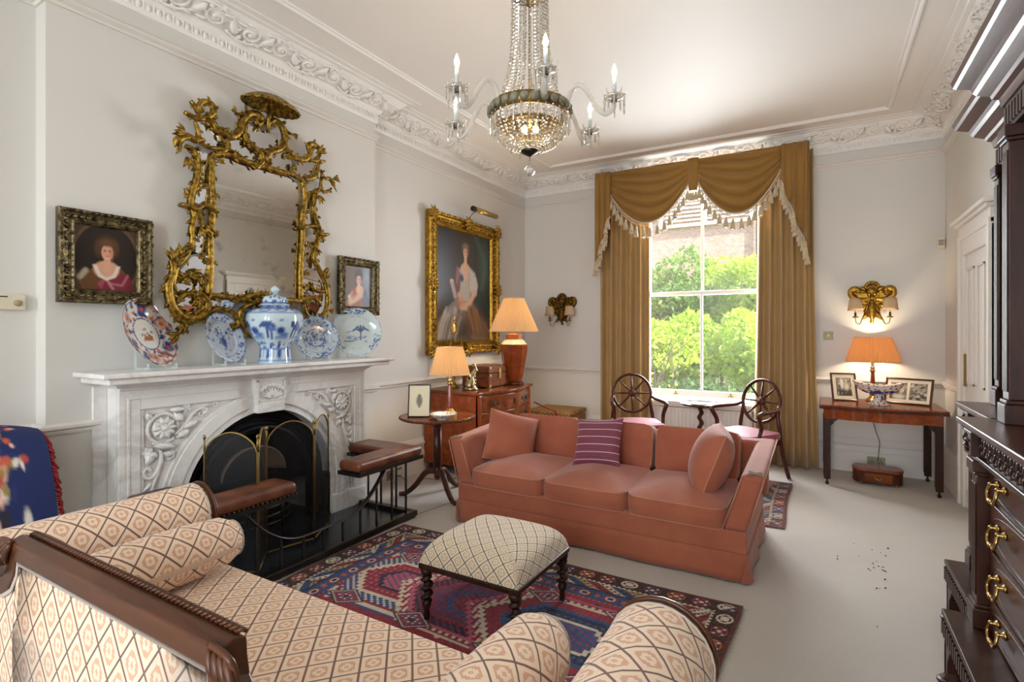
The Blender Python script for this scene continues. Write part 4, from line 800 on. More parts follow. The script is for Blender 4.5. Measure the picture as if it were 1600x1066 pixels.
# ---------------------------------------------------------------- rugs
def rug_paint(w, h, bw, seed, pal, meds):
    """knotted rug seen flat; real border bands of width bw (brown, striped, blue) and stepped medallions"""
    r = np.random.default_rng(seed); NX_, NY_ = w, h; X, Y = np.meshgrid(np.arange(w), np.arange(h)); A = np.zeros((h, w, 3)); C = {k: np.array(lin(v)) for k, v in pal.items()}
    d = np.minimum(np.minimum(X, w-1-X), np.minimum(Y, h-1-Y)); hor = np.minimum(Y, h-1-Y) <= np.minimum(X, w-1-X); al = np.where(hor, X, Y)
    A[:] = C['red']; k = bw
    dith = (r.random((h, w)) < .5)
    def put(m, c): A[m] = C[c]
    # field: scattered little motifs
    for _ in range(260):
        x, y = r.integers(k, w-k), r.integers(k, h-k); c = r.choice(['blue', 'cream', 'pink', 'blue', 'navy', 'cream']); s = r.integers(1, 4)
        put((abs(X-x)+abs(Y-y)*1.2 < s+.5) & (d > k), c)
    for cx, cy, rx, ry, cols in meds:
        cx *= w; cy *= h; rx *= w; ry *= h
        st = (abs(X-cx)//5)*5; ang = np.maximum(abs(Y-cy)/ry, (st/rx)*.62+abs(Y-cy)/ry*.42)
        for lim, c in zip((1.0, .95, .86, .80, .62, .55, .36, .30), cols): put((ang < lim) & (d > k), c)
        hook = ((X//3+Y//3) % 3 == 0) & (ang > .62) & (ang < .80) & (d > k); put(hook, cols[1]); put(((X//4) % 2 == 0) & ((Y//4) % 2 == 0) & (ang < .52) & (ang > .38), cols[-1]); put(((X//3+Y//2) % 4 == 0) & (ang < .3), cols[3])
        put((abs(ang-.9) < .03) & ((X//4) % 2 == 0) & (d > k), 'cream')
    for cx, cy in ((.40, .30), (.61, .30), (.40, .70), (.61, .70), (.2, .3), (.8, .3), (.2, .7), (.8, .7)):
        m = abs(X-cx*w)/26+abs(Y-cy*h)/17; put(m < 1, 'navy'); put(m < .86, 'cream'); put(m < .78, 'red'); put((m < .7) & ((X//2+Y//3) % 3 == 0), 'blue'); put((m < .5) & ((X//3) % 2 == 0) & ((Y//2) % 2 == 0), 'cream'); put(m < .18, 'navy')
    b1, b2, b3 = int(k*.38), int(k*.68), k
    put(d <= b3, 'blue'); put(d <= b2, 'cream'); put(d <= b1, 'brown')
    per = 30; t = al % per-per/2; dc = d-(b2+b3)/2; q = np.hypot(t, dc*1.4); put((q < 9) & (d > b2) & (d < b3), 'red'); put((q < 6) & (d > b2) & (d < b3), 'cream'); put((q < 4) & (d > b2) & (d < b3), 'navy'); put((abs(t) > 12) & ((abs(dc)) < 4) & (d > b2) & (d < b3), 'orange')
    sgn = np.where((al//92) % 2 == 0, 1, -1); dg = (al+sgn*(d-b1)*1.6) % 60; band = (d > b1+1) & (d <= b2-1)
    put(band & (dg < 15), 'red'); put(band & (dg >= 15) & (dg < 30), 'cream'); put(band & (dg >= 30) & (dg < 45), 'blue'); put(band & (dg >= 45), 'cream2'); put(band & (((al//3+d//3) % 3) == 0) & (dg % 15 > 3) & (dg % 15 < 12), 'brown'); put(band & (abs(dg % 15) < 1.6), 'navy')
    t = al % 26-13; dc = d-b1/2; q = np.hypot(t, dc*1.15); idx = (al//26) % 4
    for i, c in enumerate(('red', 'cream', 'purple', 'orange')): put((q < 9.5) & (d <= b1) & (idx == i), c)
    put((abs(q-6) < 1.2) & (d <= b1), 'navy'); put((q < 2.5) & (d <= b1), 'cream'); put((np.hypot(abs(t)-5, abs(dc)-4) < 1.8) & (d <= b1), 'cream'); put((d < 4), 'brown2'); put((abs(d-b1) < 1.6) & ((al//3) % 2 == 0), 'cream'); put(abs(d-b2) < 1.2, 'navy'); put((abs(d-b3) < 1.6) & ((al//3) % 2 == 0), 'orange')
    lowf = np.kron(r.random((h//14+1, w//14+1)), np.ones((14, 14)))[:h, :w]; ab = np.repeat(r.normal(0, .06, (1, w)), h, 0)
    A = A*(.86+.22*lowf[..., None]+ab[..., None])+.012; A = np.where((r.random((h, w)) < .06)[..., None], A*.75+C['cream']*.18, A)
    return np.clip(A, 0, 1)
PAL = dict(red='8a2434', blue='2b4a78', navy='1c2440', cream='cdbfa8', cream2='a8906c', pink='b0566a', brown='35201f', brown2='5c2a26', orange='b0552e', purple='57365a')
M_RUG = painted('knotted_wool', .95); M_RUG.bump(M_RUG.noise(300, 2), .003, .7)
M_FRINGE = Mat('rug_fringe', '8f8270', .95)
def rug(name, label, x0, x1, y0, y1, A, wav=0., cat='rug', fringe=True):
    t = thing(name, label, cat, ((x0+x1)/2, (y0+y1)/2, 0)); h, w, _ = A.shape; m = MB(); O = t.location
    def P(a, b):
        return Vector((x0+(x1-x0)*a+.012*sin(7*b+1)*wav, y0+(y1-y0)*b+.012*sin(6*a)*wav, .010+.006*wav*(sin(9*a+3*b)*sin(5*b-2*a))**2*sin(pi*a)*sin(pi*b)))
    m.grid(P, w-1, h-1, col=lambda a, b: tuple(A[int(round(b*(h-1))), int(round(a*(w-1)))])); m.build('pile', M_RUG, t, O)
    m = MB(); m.box((x0+.012, y0+.012, .0005), (x1-.012, y1-.012, .009)); m.build('backing', M_FRINGE, t, O)
    if fringe:
        m = MB(); rr = random.Random(3)
        for s in (0, 1):
            for k in range(int((y1-y0)/.009)):
                y = y0+.009*k; p = P(s, (y-y0)/(y1-y0)); L = rr.uniform(.012, .034)*(1 if s else -1); m.add([p+Vector((0, -.002, -.006)), p+Vector((0, .002, -.006)), p+Vector((L, rr.uniform(-.006, .006), -.0085))], [(0, 1, 2)])
        m.build('fringe', M_FRINGE, t, O, kind='stuff')
    return t
c1 = ('blue', 'cream', 'red', 'blue', 'cream', 'red', 'navy', 'pink'); c2 = ('cream', 'red', 'pink', 'navy', 'red', 'purple', 'blue', 'red'); c3 = ('pink', 'red', 'cream', 'red', 'blue', 'navy', 'cream', 'blue')
rug('patterned_rug', 'red and blue medallion rug under the lattice covered stool', -2.64, -.35, 1.56, 2.945, rug_paint(470, 284, 66, 4, PAL, [(.29, .5, .15, .23, c1), (.5, .5, .14, .23, c2), (.71, .5, .15, .23, c3)]), 1.)
P2 = dict(PAL, red='6d3038', blue='39455c', cream='a5937f', brown='3e2a28', cream2='7d6a58'); rug('patterned_rug', 'faded brown and blue rug half hidden behind the coral sofa', -1.75, -.225, 4.25, 5.55, rug_paint(220, 190, 40, 8, P2, [(.5, .5, .22, .22, c2)]), .6)

# ---------------------------------------------------------------- coral sofa and its cushions
def box_cushion(mb, c, size, R=None, puff=.04, rnd=.03, n=14):
    """soft boxed cushion; returns its two edge loops for the piping"""
    sx, sy, sz = [v/2 for v in size]; C = Vector(c); loops = []
    def sq(a):                                              # rounded rectangle outline, a in 0..1
        t = 2*pi*a; cx, cy = cos(t), sin(t); k = 1/max(abs(cx), abs(cy)); px_, py_ = cx*k, cy*k
        e = 10; kk = (abs(cx)**e+abs(cy)**e)**(-1/e); return cx*kk, cy*kk
    R_ = R if R is not None else Matrix.Identity(3)
    def top(s):
        def f(a, b):
            x, y = sq(a); r = b; z = sz+puff*(1-(r*max(abs(x), abs(y)))**2.2)*(.85+.15*cos(3*x*r)); return C+R_ @ Vector((x*r*sx, y*r*sy, s*z))
        return f
    N = 48
    mb.grid(top(1), N, 9, cu=True, uvs=lambda a, b: (sq(a)[0]*b*sx, sq(a)[1]*b*sy)); mb.grid(top(-1), N, 5, cu=True, flip=True)
    def side(a, b):
        x, y = sq(a); bul = 1+.022*sin(pi*b); return C+R_ @ Vector((x*sx*bul, y*sy*bul, sz*(2*b-1)))
    mb.grid(side, N, 5, cu=True, uvs=lambda a, b: (a*(sx+sy)*4, sz*2*b))
    return [[C+R_ @ Vector((sq(i/N)[0]*sx*1.003, sq(i/N)[1]*sy*1.003, s*sz)) for i in range(N)] for s in (1, -1)]
def pillow(mb, c, w, h, d, R, n=18, ears=.05, crush=.0):
    C = Vector(c)
    def f(s):
        def g(a, b):
            x, y = 2*a-1, 2*b-1; e = 1-ears*(1-abs(x)**3)*0-ears*(1-y*y)*abs(x)**2; e2 = 1-ears*(1-x*x)*abs(y)**2
            t = max(0, (1-x*x))*max(0, (1-y*y)); z = d/2*t**.42*(1-crush*.5*(1-abs(x))*max(0, y)); return C+R @ Vector((x*w/2*e, y*h/2*e2, s*z))
        return g
    mb.grid(f(1), n, n, uvs=(w, h)); mb.grid(f(-1), n, n, uvs=(w, h), flip=True)
    q_ = f(1); N = 16; return [q_(i/N, 0) for i in range(N)]+[q_(1, i/N) for i in range(N)]+[q_(1-i/N, 1) for i in range(N)]+[q_(0, 1-i/N) for i in range(N)]
def basis(n, up=(0, 0, 1)):
    """columns: right, up, normal"""
    n = Vector(n).normalized(); u = Vector(up); u = (u-n*n.dot(u)).normalized(); return Matrix((u.cross(n), u, n)).transposed()
SX0, SX1, SY0, SY1 = -2.34, -.35, 3.215, 4.18
so = thing('sofa', 'three seat coral linen sofa with frayed arms and pleated skirt', 'sofa', ((SX0+SX1)/2, 3.7, 0)); O = so.location.copy()
m = MB()                                                    # base with its skirt
def skirt(mb, z0, z1, o0, o1):
    pts = []
    for (x0, y0), (x1, y1) in (((SX0, SY0), (SX1, SY0)), ((SX1, SY0), (SX1, SY1)), ((SX1, SY1), (SX0, SY1)), ((SX0, SY1), (SX0, SY0))):
        for i in range(24): t = i/24; pts.append((x0+(x1-x0)*t, y0+(y1-y0)*t, (y1-y0, -(x1-x0)), t))
    def f(a, b):
        x, y, (nx, ny), t = pts[int(round(a*96)) % 96]; L = math.hypot(nx, ny); w = o0+(o1-o0)*b+(1-b)*.010*sin(t*2*pi*3+.7)*sin(pi*t); return Vector((x+nx/L*w, y+ny/L*w, z0+(z1-z0)*b))
    mb.grid(f, 96, 4, cu=True, uvs=(5.9, .16))
skirt(m, .012, .165, .014, .0); m.build('skirt', M_CORAL, so, O, solid=.008)
m = MB(); m.box((SX0, SY0, .16), (SX1, SY1, .29)); m.build('seat_base', M_CORAL, so, O, .012, 3)
for s, xb in ((-1, SX0), (1, SX1)):                         # kick pleats at the corners
    m = MB(); m.add([(xb+s*.004, SY0-.012, .16), (xb+s*.03, SY0+.035, .014), (xb-s*.03, SY0-.03, .014), (xb+s*.012, SY0-.008, .014)], [(0, 1, 3), (0, 3, 2)]); m.build('kick_pleat', M_CORAL, so, O, solid=.004)
for x in (SX0+.05, SX1-.05):
    for y in (SY0+.05, SY1-.05): MB().lathe([(.018, 0), (.022, .01), (.02, .05)], 10, (x, y, 0)).build('foot', M_BLACK, so, O)
for s, xb in ((-1, SX0), (1, SX1)):
    xt = xb+s*.09; T_ = .12
    m = MB(); vs = []
    for y, zt in ((SY0+.004, .612), (SY1, .66)): vs += [(xb, y, .285), (xb-s*T_*1.1, y, .285), (xt-s*T_, y, zt), (xt, y, zt)]
    f = [(0, 1, 2, 3), (7, 6, 5, 4), (0, 4, 5, 1), (1, 5, 6, 2), (2, 6, 7, 3), (3, 7, 4, 0)]; f = f if s < 0 else [t[::-1] for t in f]; m.add(vs, f); m.build('arm', M_CORAL, so, O, .028, 4)
    m = MB(); m.tube([(xb, SY0+.003, .29), (xt-.004*s, SY0+.003, .60)], .004, 6); m.tube([(xb-s*T_*1.1, SY0+.003, .29), (xt-s*T_, SY0+.003, .59)], .004, 6); m.tube([(xt, SY0+.02, .605), (xt, SY1, .652)], .004, 6); m.build('piping', M_PIPING, so, O)
    rr = random.Random(4); m = MB()                         # worn, frayed place on the arm front
    for k in range(9): a = rr.random()*6; p = Vector((xt-s*T_*.45, SY0+.04, .617)); m.tube(catmull([p+Vector((rr.uniform(-.035, .035), rr.uniform(-.03, .03), 0)), p+Vector((rr.uniform(-.04, .04), rr.uniform(-.04, .03), .008)), p+Vector((rr.uniform(-.04, .04), rr.uniform(-.04, .03), .001))], 3), .003, 4)
    m.build('frayed_threads', M_FRINGE, so, O)
m = MB(); m.box((SX0-.04, SY1-.14, .28), (SX1+.04, SY1, .655)); m.build('back', M_CORAL, so, O, .03, 4)
xw = (SX1-SX0-.22)/3
for k in range(3):
    xc = SX0+.11+xw*(k+.5); m = MB(); R = Matrix.Rotation(.03, 3, 'X'); L = box_cushion(m, (xc, 3.53, .352), (xw-.004, .66, .115), R, .062); c_ = m.build('seat_cushion', M_CORAL, so, O)
    g = MB(); [g.tube(l, .0032, 6, closed=True) for l in L]; g.build('piping', M_PIPING, c_, O)
    m = MB(); R = Matrix.Rotation(pi/2-.20, 3, 'X'); L = box_cushion(m, (xc, 3.93, .555), (xw-.03, .33, .11), R, .035); c_ = m.build('back_cushion', M_CORAL, so, O)
    g = MB(); [g.tube(l, .0032, 6, closed=True) for l in L]; g.build('piping', M_PIPING, c_, O)
def loose(name, label, c, w, h, d, R, mat, pipe=None, ears=.06, crush=0.):
    t = thing(name, label, 'cushion', c); m = MB(); L = pillow(m, (0, 0, 0), w, h, d, R, ears=ears, crush=crush); o = m.build('cover', mat, t)
    if pipe: g = MB(); g.tube(L, .004, 6, closed=True); g.build('piping', pipe, t)
    return t
loose('scatter_cushion', 'plain coral cushion leaning in left corner of the sofa', (-2.115, 3.62, .575), .40, .40, .19, basis((.62, -.62, .38), (.25, .1, 1)), M_CORAL, M_PIPING)
loose('scatter_cushion', 'plump coral cushion set edge on against right arm of sofa', (-.60, 3.56, .605), .42, .42, .25, basis((-.80, -.20, .30), (.42, .05, 1)), M_CORAL, M_PIPING, .04)
M_STRIPE = Mat('plum_striped_silk', '7a3346', .7, Sheen_Weight=.3); _x, _y, _ = M_STRIPE.xyz('UV'); _f = (_y*17.5+.3).frac(); _g = (_y*70+.2).frac()
M_STRIPE.color(M_STRIPE.mix(_f.lt(.1), M_STRIPE.mix(_g.lt(.45)*.5, '6d2a3e', '8a4258'), 'cbb3b4')); M_STRIPE.bump(M_STRIPE.noise(400, 1, which='UV')+_f.lt(.1), .001, .4)
loose('scatter_cushion', 'plum cushion with thin pale stripes at middle of the sofa', (-1.415, 3.69, .60), .37, .37, .13, basis((-.06, -.86, .42), (-.09, 0, 1)), M_STRIPE, None, .08, .4)

# ---------------------------------------------------------------- stool with barley twist legs
def twist(mb, x, y, z0, z1, r, turns, n=40, amp=.34, ph=0.):
    """barley-twist shaft"""
    K = 12
    def f(a, b):
        t = 2*pi*a; tw = 2*pi*turns*b+ph; e = min(1, b*8, (1-b)*8); return Vector((x+r*e*amp*cos(tw)+r*.82*cos(t), y+r*e*amp*sin(tw)+r*.82*sin(t), z0+(z1-z0)*b))
    mb.grid(f, K, n, cu=True)
ot = thing('footstool', 'square lattice covered stool on dark barley twist legs, on the rug', 'stool', (-1.42, 2.27, .012)); O = ot.location.copy()
TX0, TX1, TY0, TY1 = -1.695, -1.135, 2.0, 2.555
m = MB(); m.box((TX0, TY0, .262), (TX1, TY1, .288)); m.build('seat_frame', M_ROSE, ot, O, .005)
m = MB(); L = None
def top(a, b):
    x, y = 2*a-1, 2*b-1; e = (max(0, 1-x**6)*max(0, 1-y**6)); k = .985+.03*sin(pi*a)*sin(pi*b); z = .29+.115*e**.35+.018*(1-x*x)*(1-y*y)+.006*sin(5*x+2)*sin(4*y)*(1-x*x)*(1-y*y); return Vector((TX0+.28*(1+x*k), TY0+.2775*(1+y*k), z))
def tuv(a, b):
    p = top(a, b); x, y = 2*a-1, 2*b-1; dr = max(0, .425-p.z); return (p.x+(dr*math.copysign(1, x) if abs(x) > abs(y) else 0), p.y+(dr*math.copysign(1, y) if abs(y) >= abs(x) else 0))
m.grid(top, 48, 48, uvs=tuv); m.build('cushion_top', M_LATTICE_S, ot, O)
for x in (TX0+.03, TX1-.03):
    for y in (TY0+.03, TY1-.03):
        m = MB(); m.lathe([(.014, .012), (.016, .03), (.013, .06), (.024, .085), (.018, .095)], 12, (x, y, 0)); twist(m, x, y, .09, .23, .028, 3.2); m.lathe([(.022, .225), (.03, .24), (.03, .262)], 12, (x, y, 0)); m.build('leg', M_ROSE, ot, O)

# ---------------------------------------------------------------- scroll-arm settee in the foreground
CX = -1.40; SYB, SYF = .575, 1.36; SZ = .43
st = thing('settee', 'scroll arm settee in diamond lattice weave with carved wooden back rail', 'settee', (CX, .95, 0)); O = st.location.copy()
m = MB()
def seat(a, b):
    x = CX-.92+1.84*a; y = SYB+.05+(SYF-SYB-.05)*min(1, b*1.18)
    if b > .85: t = (b-.85)/.15; return Vector((x, SYF-.02+.03*sin(t*pi/2+.3), SZ-.012-.11*t))
    return Vector((x, y, SZ+.022*sin(pi*a)*sin(pi*min(1, b/.9))-.012*max(0, (b-.7)/.15)))
m.grid(seat, 40, 34, uvs=lambda a, b: (1.84*a, .92*b)); m.build('seat', M_LATTICE, st, O)
m = MB(); m.box((CX-.93, SYB-.01, .24), (CX+.93, SYF-.02, .325)); m.build('seat_rail', M_FRAMEWOOD, st, O, .008)
for s in (-1, 1):
    rc, zc, r = CX+s*1.05, .597, .132
    prof = [(CX+s*.87, SZ-.03), (CX+s*.885, SZ+.05), (CX+s*.92, SZ+.12)]+[(rc+s*r*cos(t), zc+r*sin(t)) for t in [pi-.15-(pi+1.4)*i/16 for i in range(17)]]
    prof = [(CX+s*.87, SZ-.03), (CX+s*.89, SZ+.06)]+[(rc-s*r*cos(t), zc+r*sin(t)) for t in [-.35+(pi+1.2)*i/18 for i in range(19)]]+[(CX+s*1.0, .40), (CX+s*.98, .33)]
    Ls = [0]
    for p, c in zip(prof, prof[1:]): Ls.append(Ls[-1]+math.hypot(c[0]-p[0], c[1]-p[1]))
    n = len(prof)-1; m = MB(); m.grid(lambda a, b: Vector((prof[int(round(a*n))][0], SYB+.02+(SYF-SYB-.03)*b, prof[int(round(a*n))][1])), n, 14, uvs=lambda a, b: ((SYF-SYB)*b, Ls[int(round(a*n))]+.03), flip=s < 0); m.build('arm', M_LATTICE, st, O)
    poly = prof
    for y0, y1 in ((SYF-.012, SYF+.012), (SYB-.01, SYB+.02)):
        m = MB(); m.prism(poly if s > 0 else poly[::-1], lambda a, b, d: Vector((a, d, b)), y0, y1); cap = m.build('scroll_end', M_FRAMEWOOD, st, O, .004)
        g = MB(); g.tube([(a, y1+.0 if y1 > 1 else y0, b) for a, b in prof], .007, 6); g.tube(spiral((rc, (y1 if y1 > 1 else y0), zc), .10, .02, 1.3, 0, (s, 0, 0), (0, 0, 1)), .006, 5); g.build('scroll_moulding', M_FRAMEWOOD, cap, O)
        if y1 > 1: g = MB(); g.tube([(a, SYF-.018, b) for a, b in prof[1:-1]], .004, 6); g.build('braid', M_BRAID, cap, O)
for s in (-1, 1):
    for y in (SYB+.03, SYF-.05):
        m = MB(); f = 1 if y > 1 else -1; m.tube(catmull([(CX+s*.88, y, .28), (CX+s*.93, y+f*.02, .17), (CX+s*.95, y+f*.06, .06), (CX+s*.95, y+f*.09, .03)], 5), [.035-.001*i for i in range(16)], 8); m.lathe([(.012, 0), (.018, .01), (.016, .03)], 10, (CX+s*.95, y+f*.09, 0)); m.build('leg', M_FRAMEWOOD, st, O)
# stepped back: outline of the top rail, x offset from the middle
ZR, ZL = .862, .745; BT = .055
half = [(.485, ZR), (.487, ZR-.03), (.495, ZR-.065), (.52, ZR-.095), (.56, ZL+.002), (.62, ZL), (.90, ZL-.01), (.95, ZL-.03)]
line = [(-a, b) for a, b in half[::-1]]+half
lt = lambda a: Vector((CX+a[0], SYB, a[1]))
m = MB(); N_ = len(line); vs = []
P = [Vector(l) for l in line]; inn = []
for i in range(N_):
    t = (P[min(i+1, N_-1)]-P[max(i-1, 0)]).normalized(); nrm = Vector((t.y, -t.x)); k = 1.0
    if i in (7, 8): nrm = Vector(((.55 if i == 7 else -.55), -1)); nrm.x *= .9
    inn.append(P[i]+nrm*.052)
for i in range(N_): a, c = P[i], inn[i]; vs += [(CX+a.x, SYB-.028, a.y-.006), (CX+c.x, SYB-.028, c.y), (CX+c.x, SYB+.024, c.y), (CX+a.x, SYB+.024, a.y-.006), (CX+a.x, SYB-.002, a.y+.004)]
fs = []
for i in range(N_-1):
    for k in range(5): fs.append((5*i+k, 5*(i+1)+k, 5*(i+1)+(k+1) % 5, 5*i+(k+1) % 5))
m.add(vs, fs); m.build('back_rail', M_FRAMEWOOD, st, O, .004)
g = MB()
for i in range(60): x = -.47+.94*i/59; p = Vector((CX+x, SYB+.012, ZR+.003)); g.tube([p+Vector((-.006, .004, -.004)), p+Vector((0, .010, .001)), p+Vector((.006, .018, -.004))], .005, 5)
g.build('gadrooned_edge', M_FRAMEWOOD, st, O, kind='stuff')
for s in (-1, 1):                                           # carved leaf ends of the raised rail
    g = MB(); b0 = Vector((CX+s*.486, SYB-.026, ZR-.006))
    for k in range(4): g.tube(catmull([b0+Vector((s*(-.028+.016*k), -.004, -.0)), b0+Vector((s*(-.012+.02*k), -.012, -.03)), b0+Vector((s*(.0+.02*k), -.006, -.062-.006*k))], 4), [.003, .006, .008, .008, .008, .007, .006, .004, .002], 6)
    g.tube(catmull([b0+Vector((s*-.03, -.003, .004)), b0+Vector((s*.03, -.008, .002)), b0+Vector((s*.045, -.004, -.02)), b0+Vector((s*.05, -.004, -.06))], 5), .007, 6); g.leaf(b0+Vector((s*.0, -.008, -.03)), b0+Vector((s*.09, -.004, -.115)), .05, (0, -1, 0), .2, 4); g.build('carved_leaf', M_FRAMEWOOD, st, O)
vs = []; uv = []
m = MB()
for side, yy in (('back', SYB-.016), ('front', SYB+.02)):
    def pan(a, b, yy=yy):
        i = min(N_-2, int(a*(N_-1))); t = a*(N_-1)-i; p = inn[i].lerp(inn[i+1], t); z = .30+(p.y+.002-.30)*b; bul = .012*sin(pi*a)*sin(pi*b); return Vector((CX+p.x, yy+(-bul if side == 'back' else bul), z))
    m.grid(pan, (N_-1)*3, 12, uvs=lambda a, b, f=pan: (lambda v: (v.x, v.z))(f(a, b)), flip=side == 'front')
m.build('back_panel', M_LATTICE, st, O)
g = MB(); g.tube([(CX+p.x, SYB-.022, p.y-.006) for p in inn], .005, 6, flat=(1.3, .6)); g.build('braid', M_BRAID, st, O)
for s, lb in ((-1, 'long bolster cushion lying along left arm of the settee'), (1, 'bolster cushion along right arm of settee, nearest the camera')):
    t = thing('bolster', lb, 'cushion', (CX+s*.735, 1.0, .552)); m = MB(); prof = [(.004, -.375), (.03, -.37), (.07, -.345), (.098, -.29), (.108, -.15), (.11, 0), (.108, .15), (.098, .28), (.07, .335), (.03, .36), (.004, .365)]
    Ls = [0]
    for p, c in zip(prof, prof[1:]): Ls.append(Ls[-1]+math.hypot(c[0]-p[0], c[1]-p[1]))
    n = len(prof)-1; m.grid(lambda a, b: Vector((prof[int(round(b*n))][0]*cos(2*pi*a), prof[int(round(b*n))][1], prof[int(round(b*n))][0]*sin(2*pi*a)*(1 if sin(2*pi*a) > 0 else .96))), 28, n, cu=True, uvs=lambda a, b: (Ls[int(round(b*n))], a*.70)); m.build('cover', M_LATTICE, t)
    for e, yy in ((-1, -.345), (1, .335)): g = MB(); g.tube([(.071*cos(k*pi/12), yy, .071*sin(k*pi/12)) for k in range(24)], .0035, 5, closed=True); g.build('piping', M_BRAID, t)
# ---------------------------------------------------------------- curtains and pelmet at the garden window
def curtain(name, label, xa, xb, flare, seed, z1=3.30):
    t = thing(name, label, 'curtain', ((xa+xb)/2, 6.24, 0)); m = MB(); r = random.Random(seed); n = 5; ph = [r.uniform(-.5, .5) for _ in range(n+2)]
    def f(a, b):
        w = a*n; k = int(min(n-1, w)); s = sin(2*pi*(a*n)+ph[k]*.4*sin(pi*(w-k))); amp = .06*(.55+.45*(1-b)); x = xa+(xb-xa)*a+flare*(1-b)**2*(a-.5)*2+.012*sin(2*pi*a*n+1); return Vector((x, 6.235-amp*s*abs(s)**-.1 if abs(s) > 1e-6 else 6.235, .012+(z1-.012)*b))
    m.grid(f, 110, 16, uvs=(1.6, 3.3)); m.build('drape', M_CURTAIN, t, t.location, solid=.01)
    return t
curtain('curtain', 'gold velvet curtain hanging left of the garden window', -2.36, -1.76, .0, 2)
curtain('curtain', 'gold velvet curtain hanging right of the garden window, flared at hem', -.58, -.07, .05, 5)
PY = 6.10; PZ = 3.345; PX0, PX1 = -2.355, -.10; PM = -1.215
pe = thing('pelmet', 'gold velvet swag pelmet with cream tassel fringe over the garden window', 'pelmet', (PM, PY, PZ)); O = pe.location.copy()
m = MB(); m.box((PX0, PY+.03, PZ-.10), (PX1, PY+.06, PZ)); m.box((PX0, PY+.03, PZ-.03), (PX1, 6.18, PZ)); m.build('pelmet_board', M_GOLDVELVET, pe, O)
tas = MB(); tas.lathe([(.001, -.15), (.026, -.148), (.024, -.11), (.017, -.075), (.011, -.062), (.014, -.052), (.012, -.04), (.003, -.03), (.003, 0)], 8, cap=False)
for k in range(8): a = 2*pi*k/8; tas.tube([(.012*cos(a), .012*sin(a), -.06), (.022*cos(a), .022*sin(a), -.11), (.027*cos(a+.2), .027*sin(a+.2), -.152-.006*(k % 3))], .005, 4)
T0 = [None]
def tassel(p, sc=1., rz=0.):
    p = Vector(p)-O
    if T0[0] is None: T0[0] = tas.build('tassel', M_TASSEL, pe); o = T0[0]
    else: o = inst(T0[0], p, parent=None)
    o.location = p; o.rotation_euler = (random.uniform(-.08, .08), random.uniform(-.08, .08), rz); o.scale = (sc,)*3
def swag(xa, xb):
    m = MB(); SAG = .60
    def f(a, b):
        s = 4*a*(1-a); e = abs(2*a-1); z = PZ-.01-b*(.19+.05*e**4)-SAG*(b**1.15)*s**.9*.78; fold = abs(sin(pi*(b*5.3+.15*sin(2*pi*a))))**.7; return Vector((xa+(xb-xa)*a, PY+.015-.05*sin(pi*a)*sin(pi*min(1, b*1.05))-.055*fold*(.25+.75*s), z))
    m.grid(f, 40, 64, uvs=lambda a, b: (a*1.2, b*.9)); m.build('swag', M_GOLDVELVET, pe, O)
    g = MB(); E_ = [f(i/40, 1)+Vector((0, -.004, 0)) for i in range(41)]; g.tube(E_, .009, 6)
    for i in range(0, 40): p = E_[i]; d = E_[i+1]-p; g.tube([p, p+d*.5+Vector((0, -.004, -.035)), p+d], .004, 4)
    g.tube([p+Vector((0, -.003, -.036)) for p in E_], .005, 5); g.build('fringe_braid', M_TASSEL, pe, O)
    L = [0]
    for p, c in zip(E_, E_[1:]): L.append(L[-1]+(c-p).length)
    k = 16
    for j in range(k): s = (j+.5)/k*L[-1]; i = max(q_ for q_ in range(40) if L[q_] <= s); tassel(E_[i].lerp(E_[i+1], (s-L[i])/(L[i+1]-L[i]))+Vector((0, -.004, -.03)), .95)
swag(-2.19, PM-.045); swag(PM+.045, -.345)
m = MB(); m.grid(lambda a, b: Vector((PM+(a-.5)*.12*(1-.25*b), PY-.012-.018*sin(pi*a), PZ-.36*b)), 8, 6, uvs=(.1, .4)); m.build('centre_tab', M_GOLDVELVET, pe, O, solid=.008)
for s in (-1, 0, 1): tassel((PM+s*.03, PY-.012, PZ-.35), .8)
def tail(xi, xo, zi, zo, n):
    """cascade: inner edge short, outer edge long, hem along the diagonal"""
    m = MB()
    def f(a, b):
        x = xi+(xo-xi)*a; zb = zi+(zo-zi)*a; w = sin(2*pi*a*n); return Vector((x+.012*cos(2*pi*a*n), PY-.02-.028*w*(.4+.6*b)+.0, PZ-.004-(PZ-zb)*b))
    m.grid(f, 48, 8, uvs=lambda a, b: (a*.6, b*1.2)); m.grid(lambda a, b: Vector((xo, PY-.02+.16*a, PZ-.004-(PZ-zo)*b)), 3, 8, uvs=lambda a, b: (a*.2, b*1.2)); m.build('tail', M_GOLDVELVET, pe, O, solid=.008)
    g = MB(); E_ = [f(i/48, 1)+Vector((0, -.006, 0)) for i in range(49)]; g.tube(E_, .012, 6); g.build('fringe_braid', M_TASSEL, pe, O)
    k = int(abs(zo-zi)/.048)
    for j in range(k): a = (j+.5)/k; p = f(a, 1)+Vector((0, -.012, .01)); tassel(p, .9)
tail(-2.185, PX0, 2.80, 2.20, 2.5); tail(-.35, PX1+.005, 2.97, 2.20, 2.5)
# radiator below the window sill
ra = thing('radiator', 'white panel radiator below the window sill behind two chairs', 'radiator', (-1.22, 6.33, .1)); O = ra.location.copy()
m = MB(); n = 26
def rf(a, b): return Vector((-1.80+1.16*a, 6.318-.010*max(0, sin(2*pi*a*n))**.5, .12+.40*b))
m.grid(rf, n*6, 2, smooth=False); m.box((-1.80, 6.32, .12), (-.64, 6.345, .52)); m.build('panel', M_SASH, ra, O); m = MB(); m.box((-1.80, 6.30, .52), (-.64, 6.36, .53)); m.build('top_grille', M_SASH, ra, O)
for x in (-1.74, -.70): MB().cyl((x, 6.34, 0), (x, 6.34, .14), .008).build('pipe', M_SASH, ra, O)

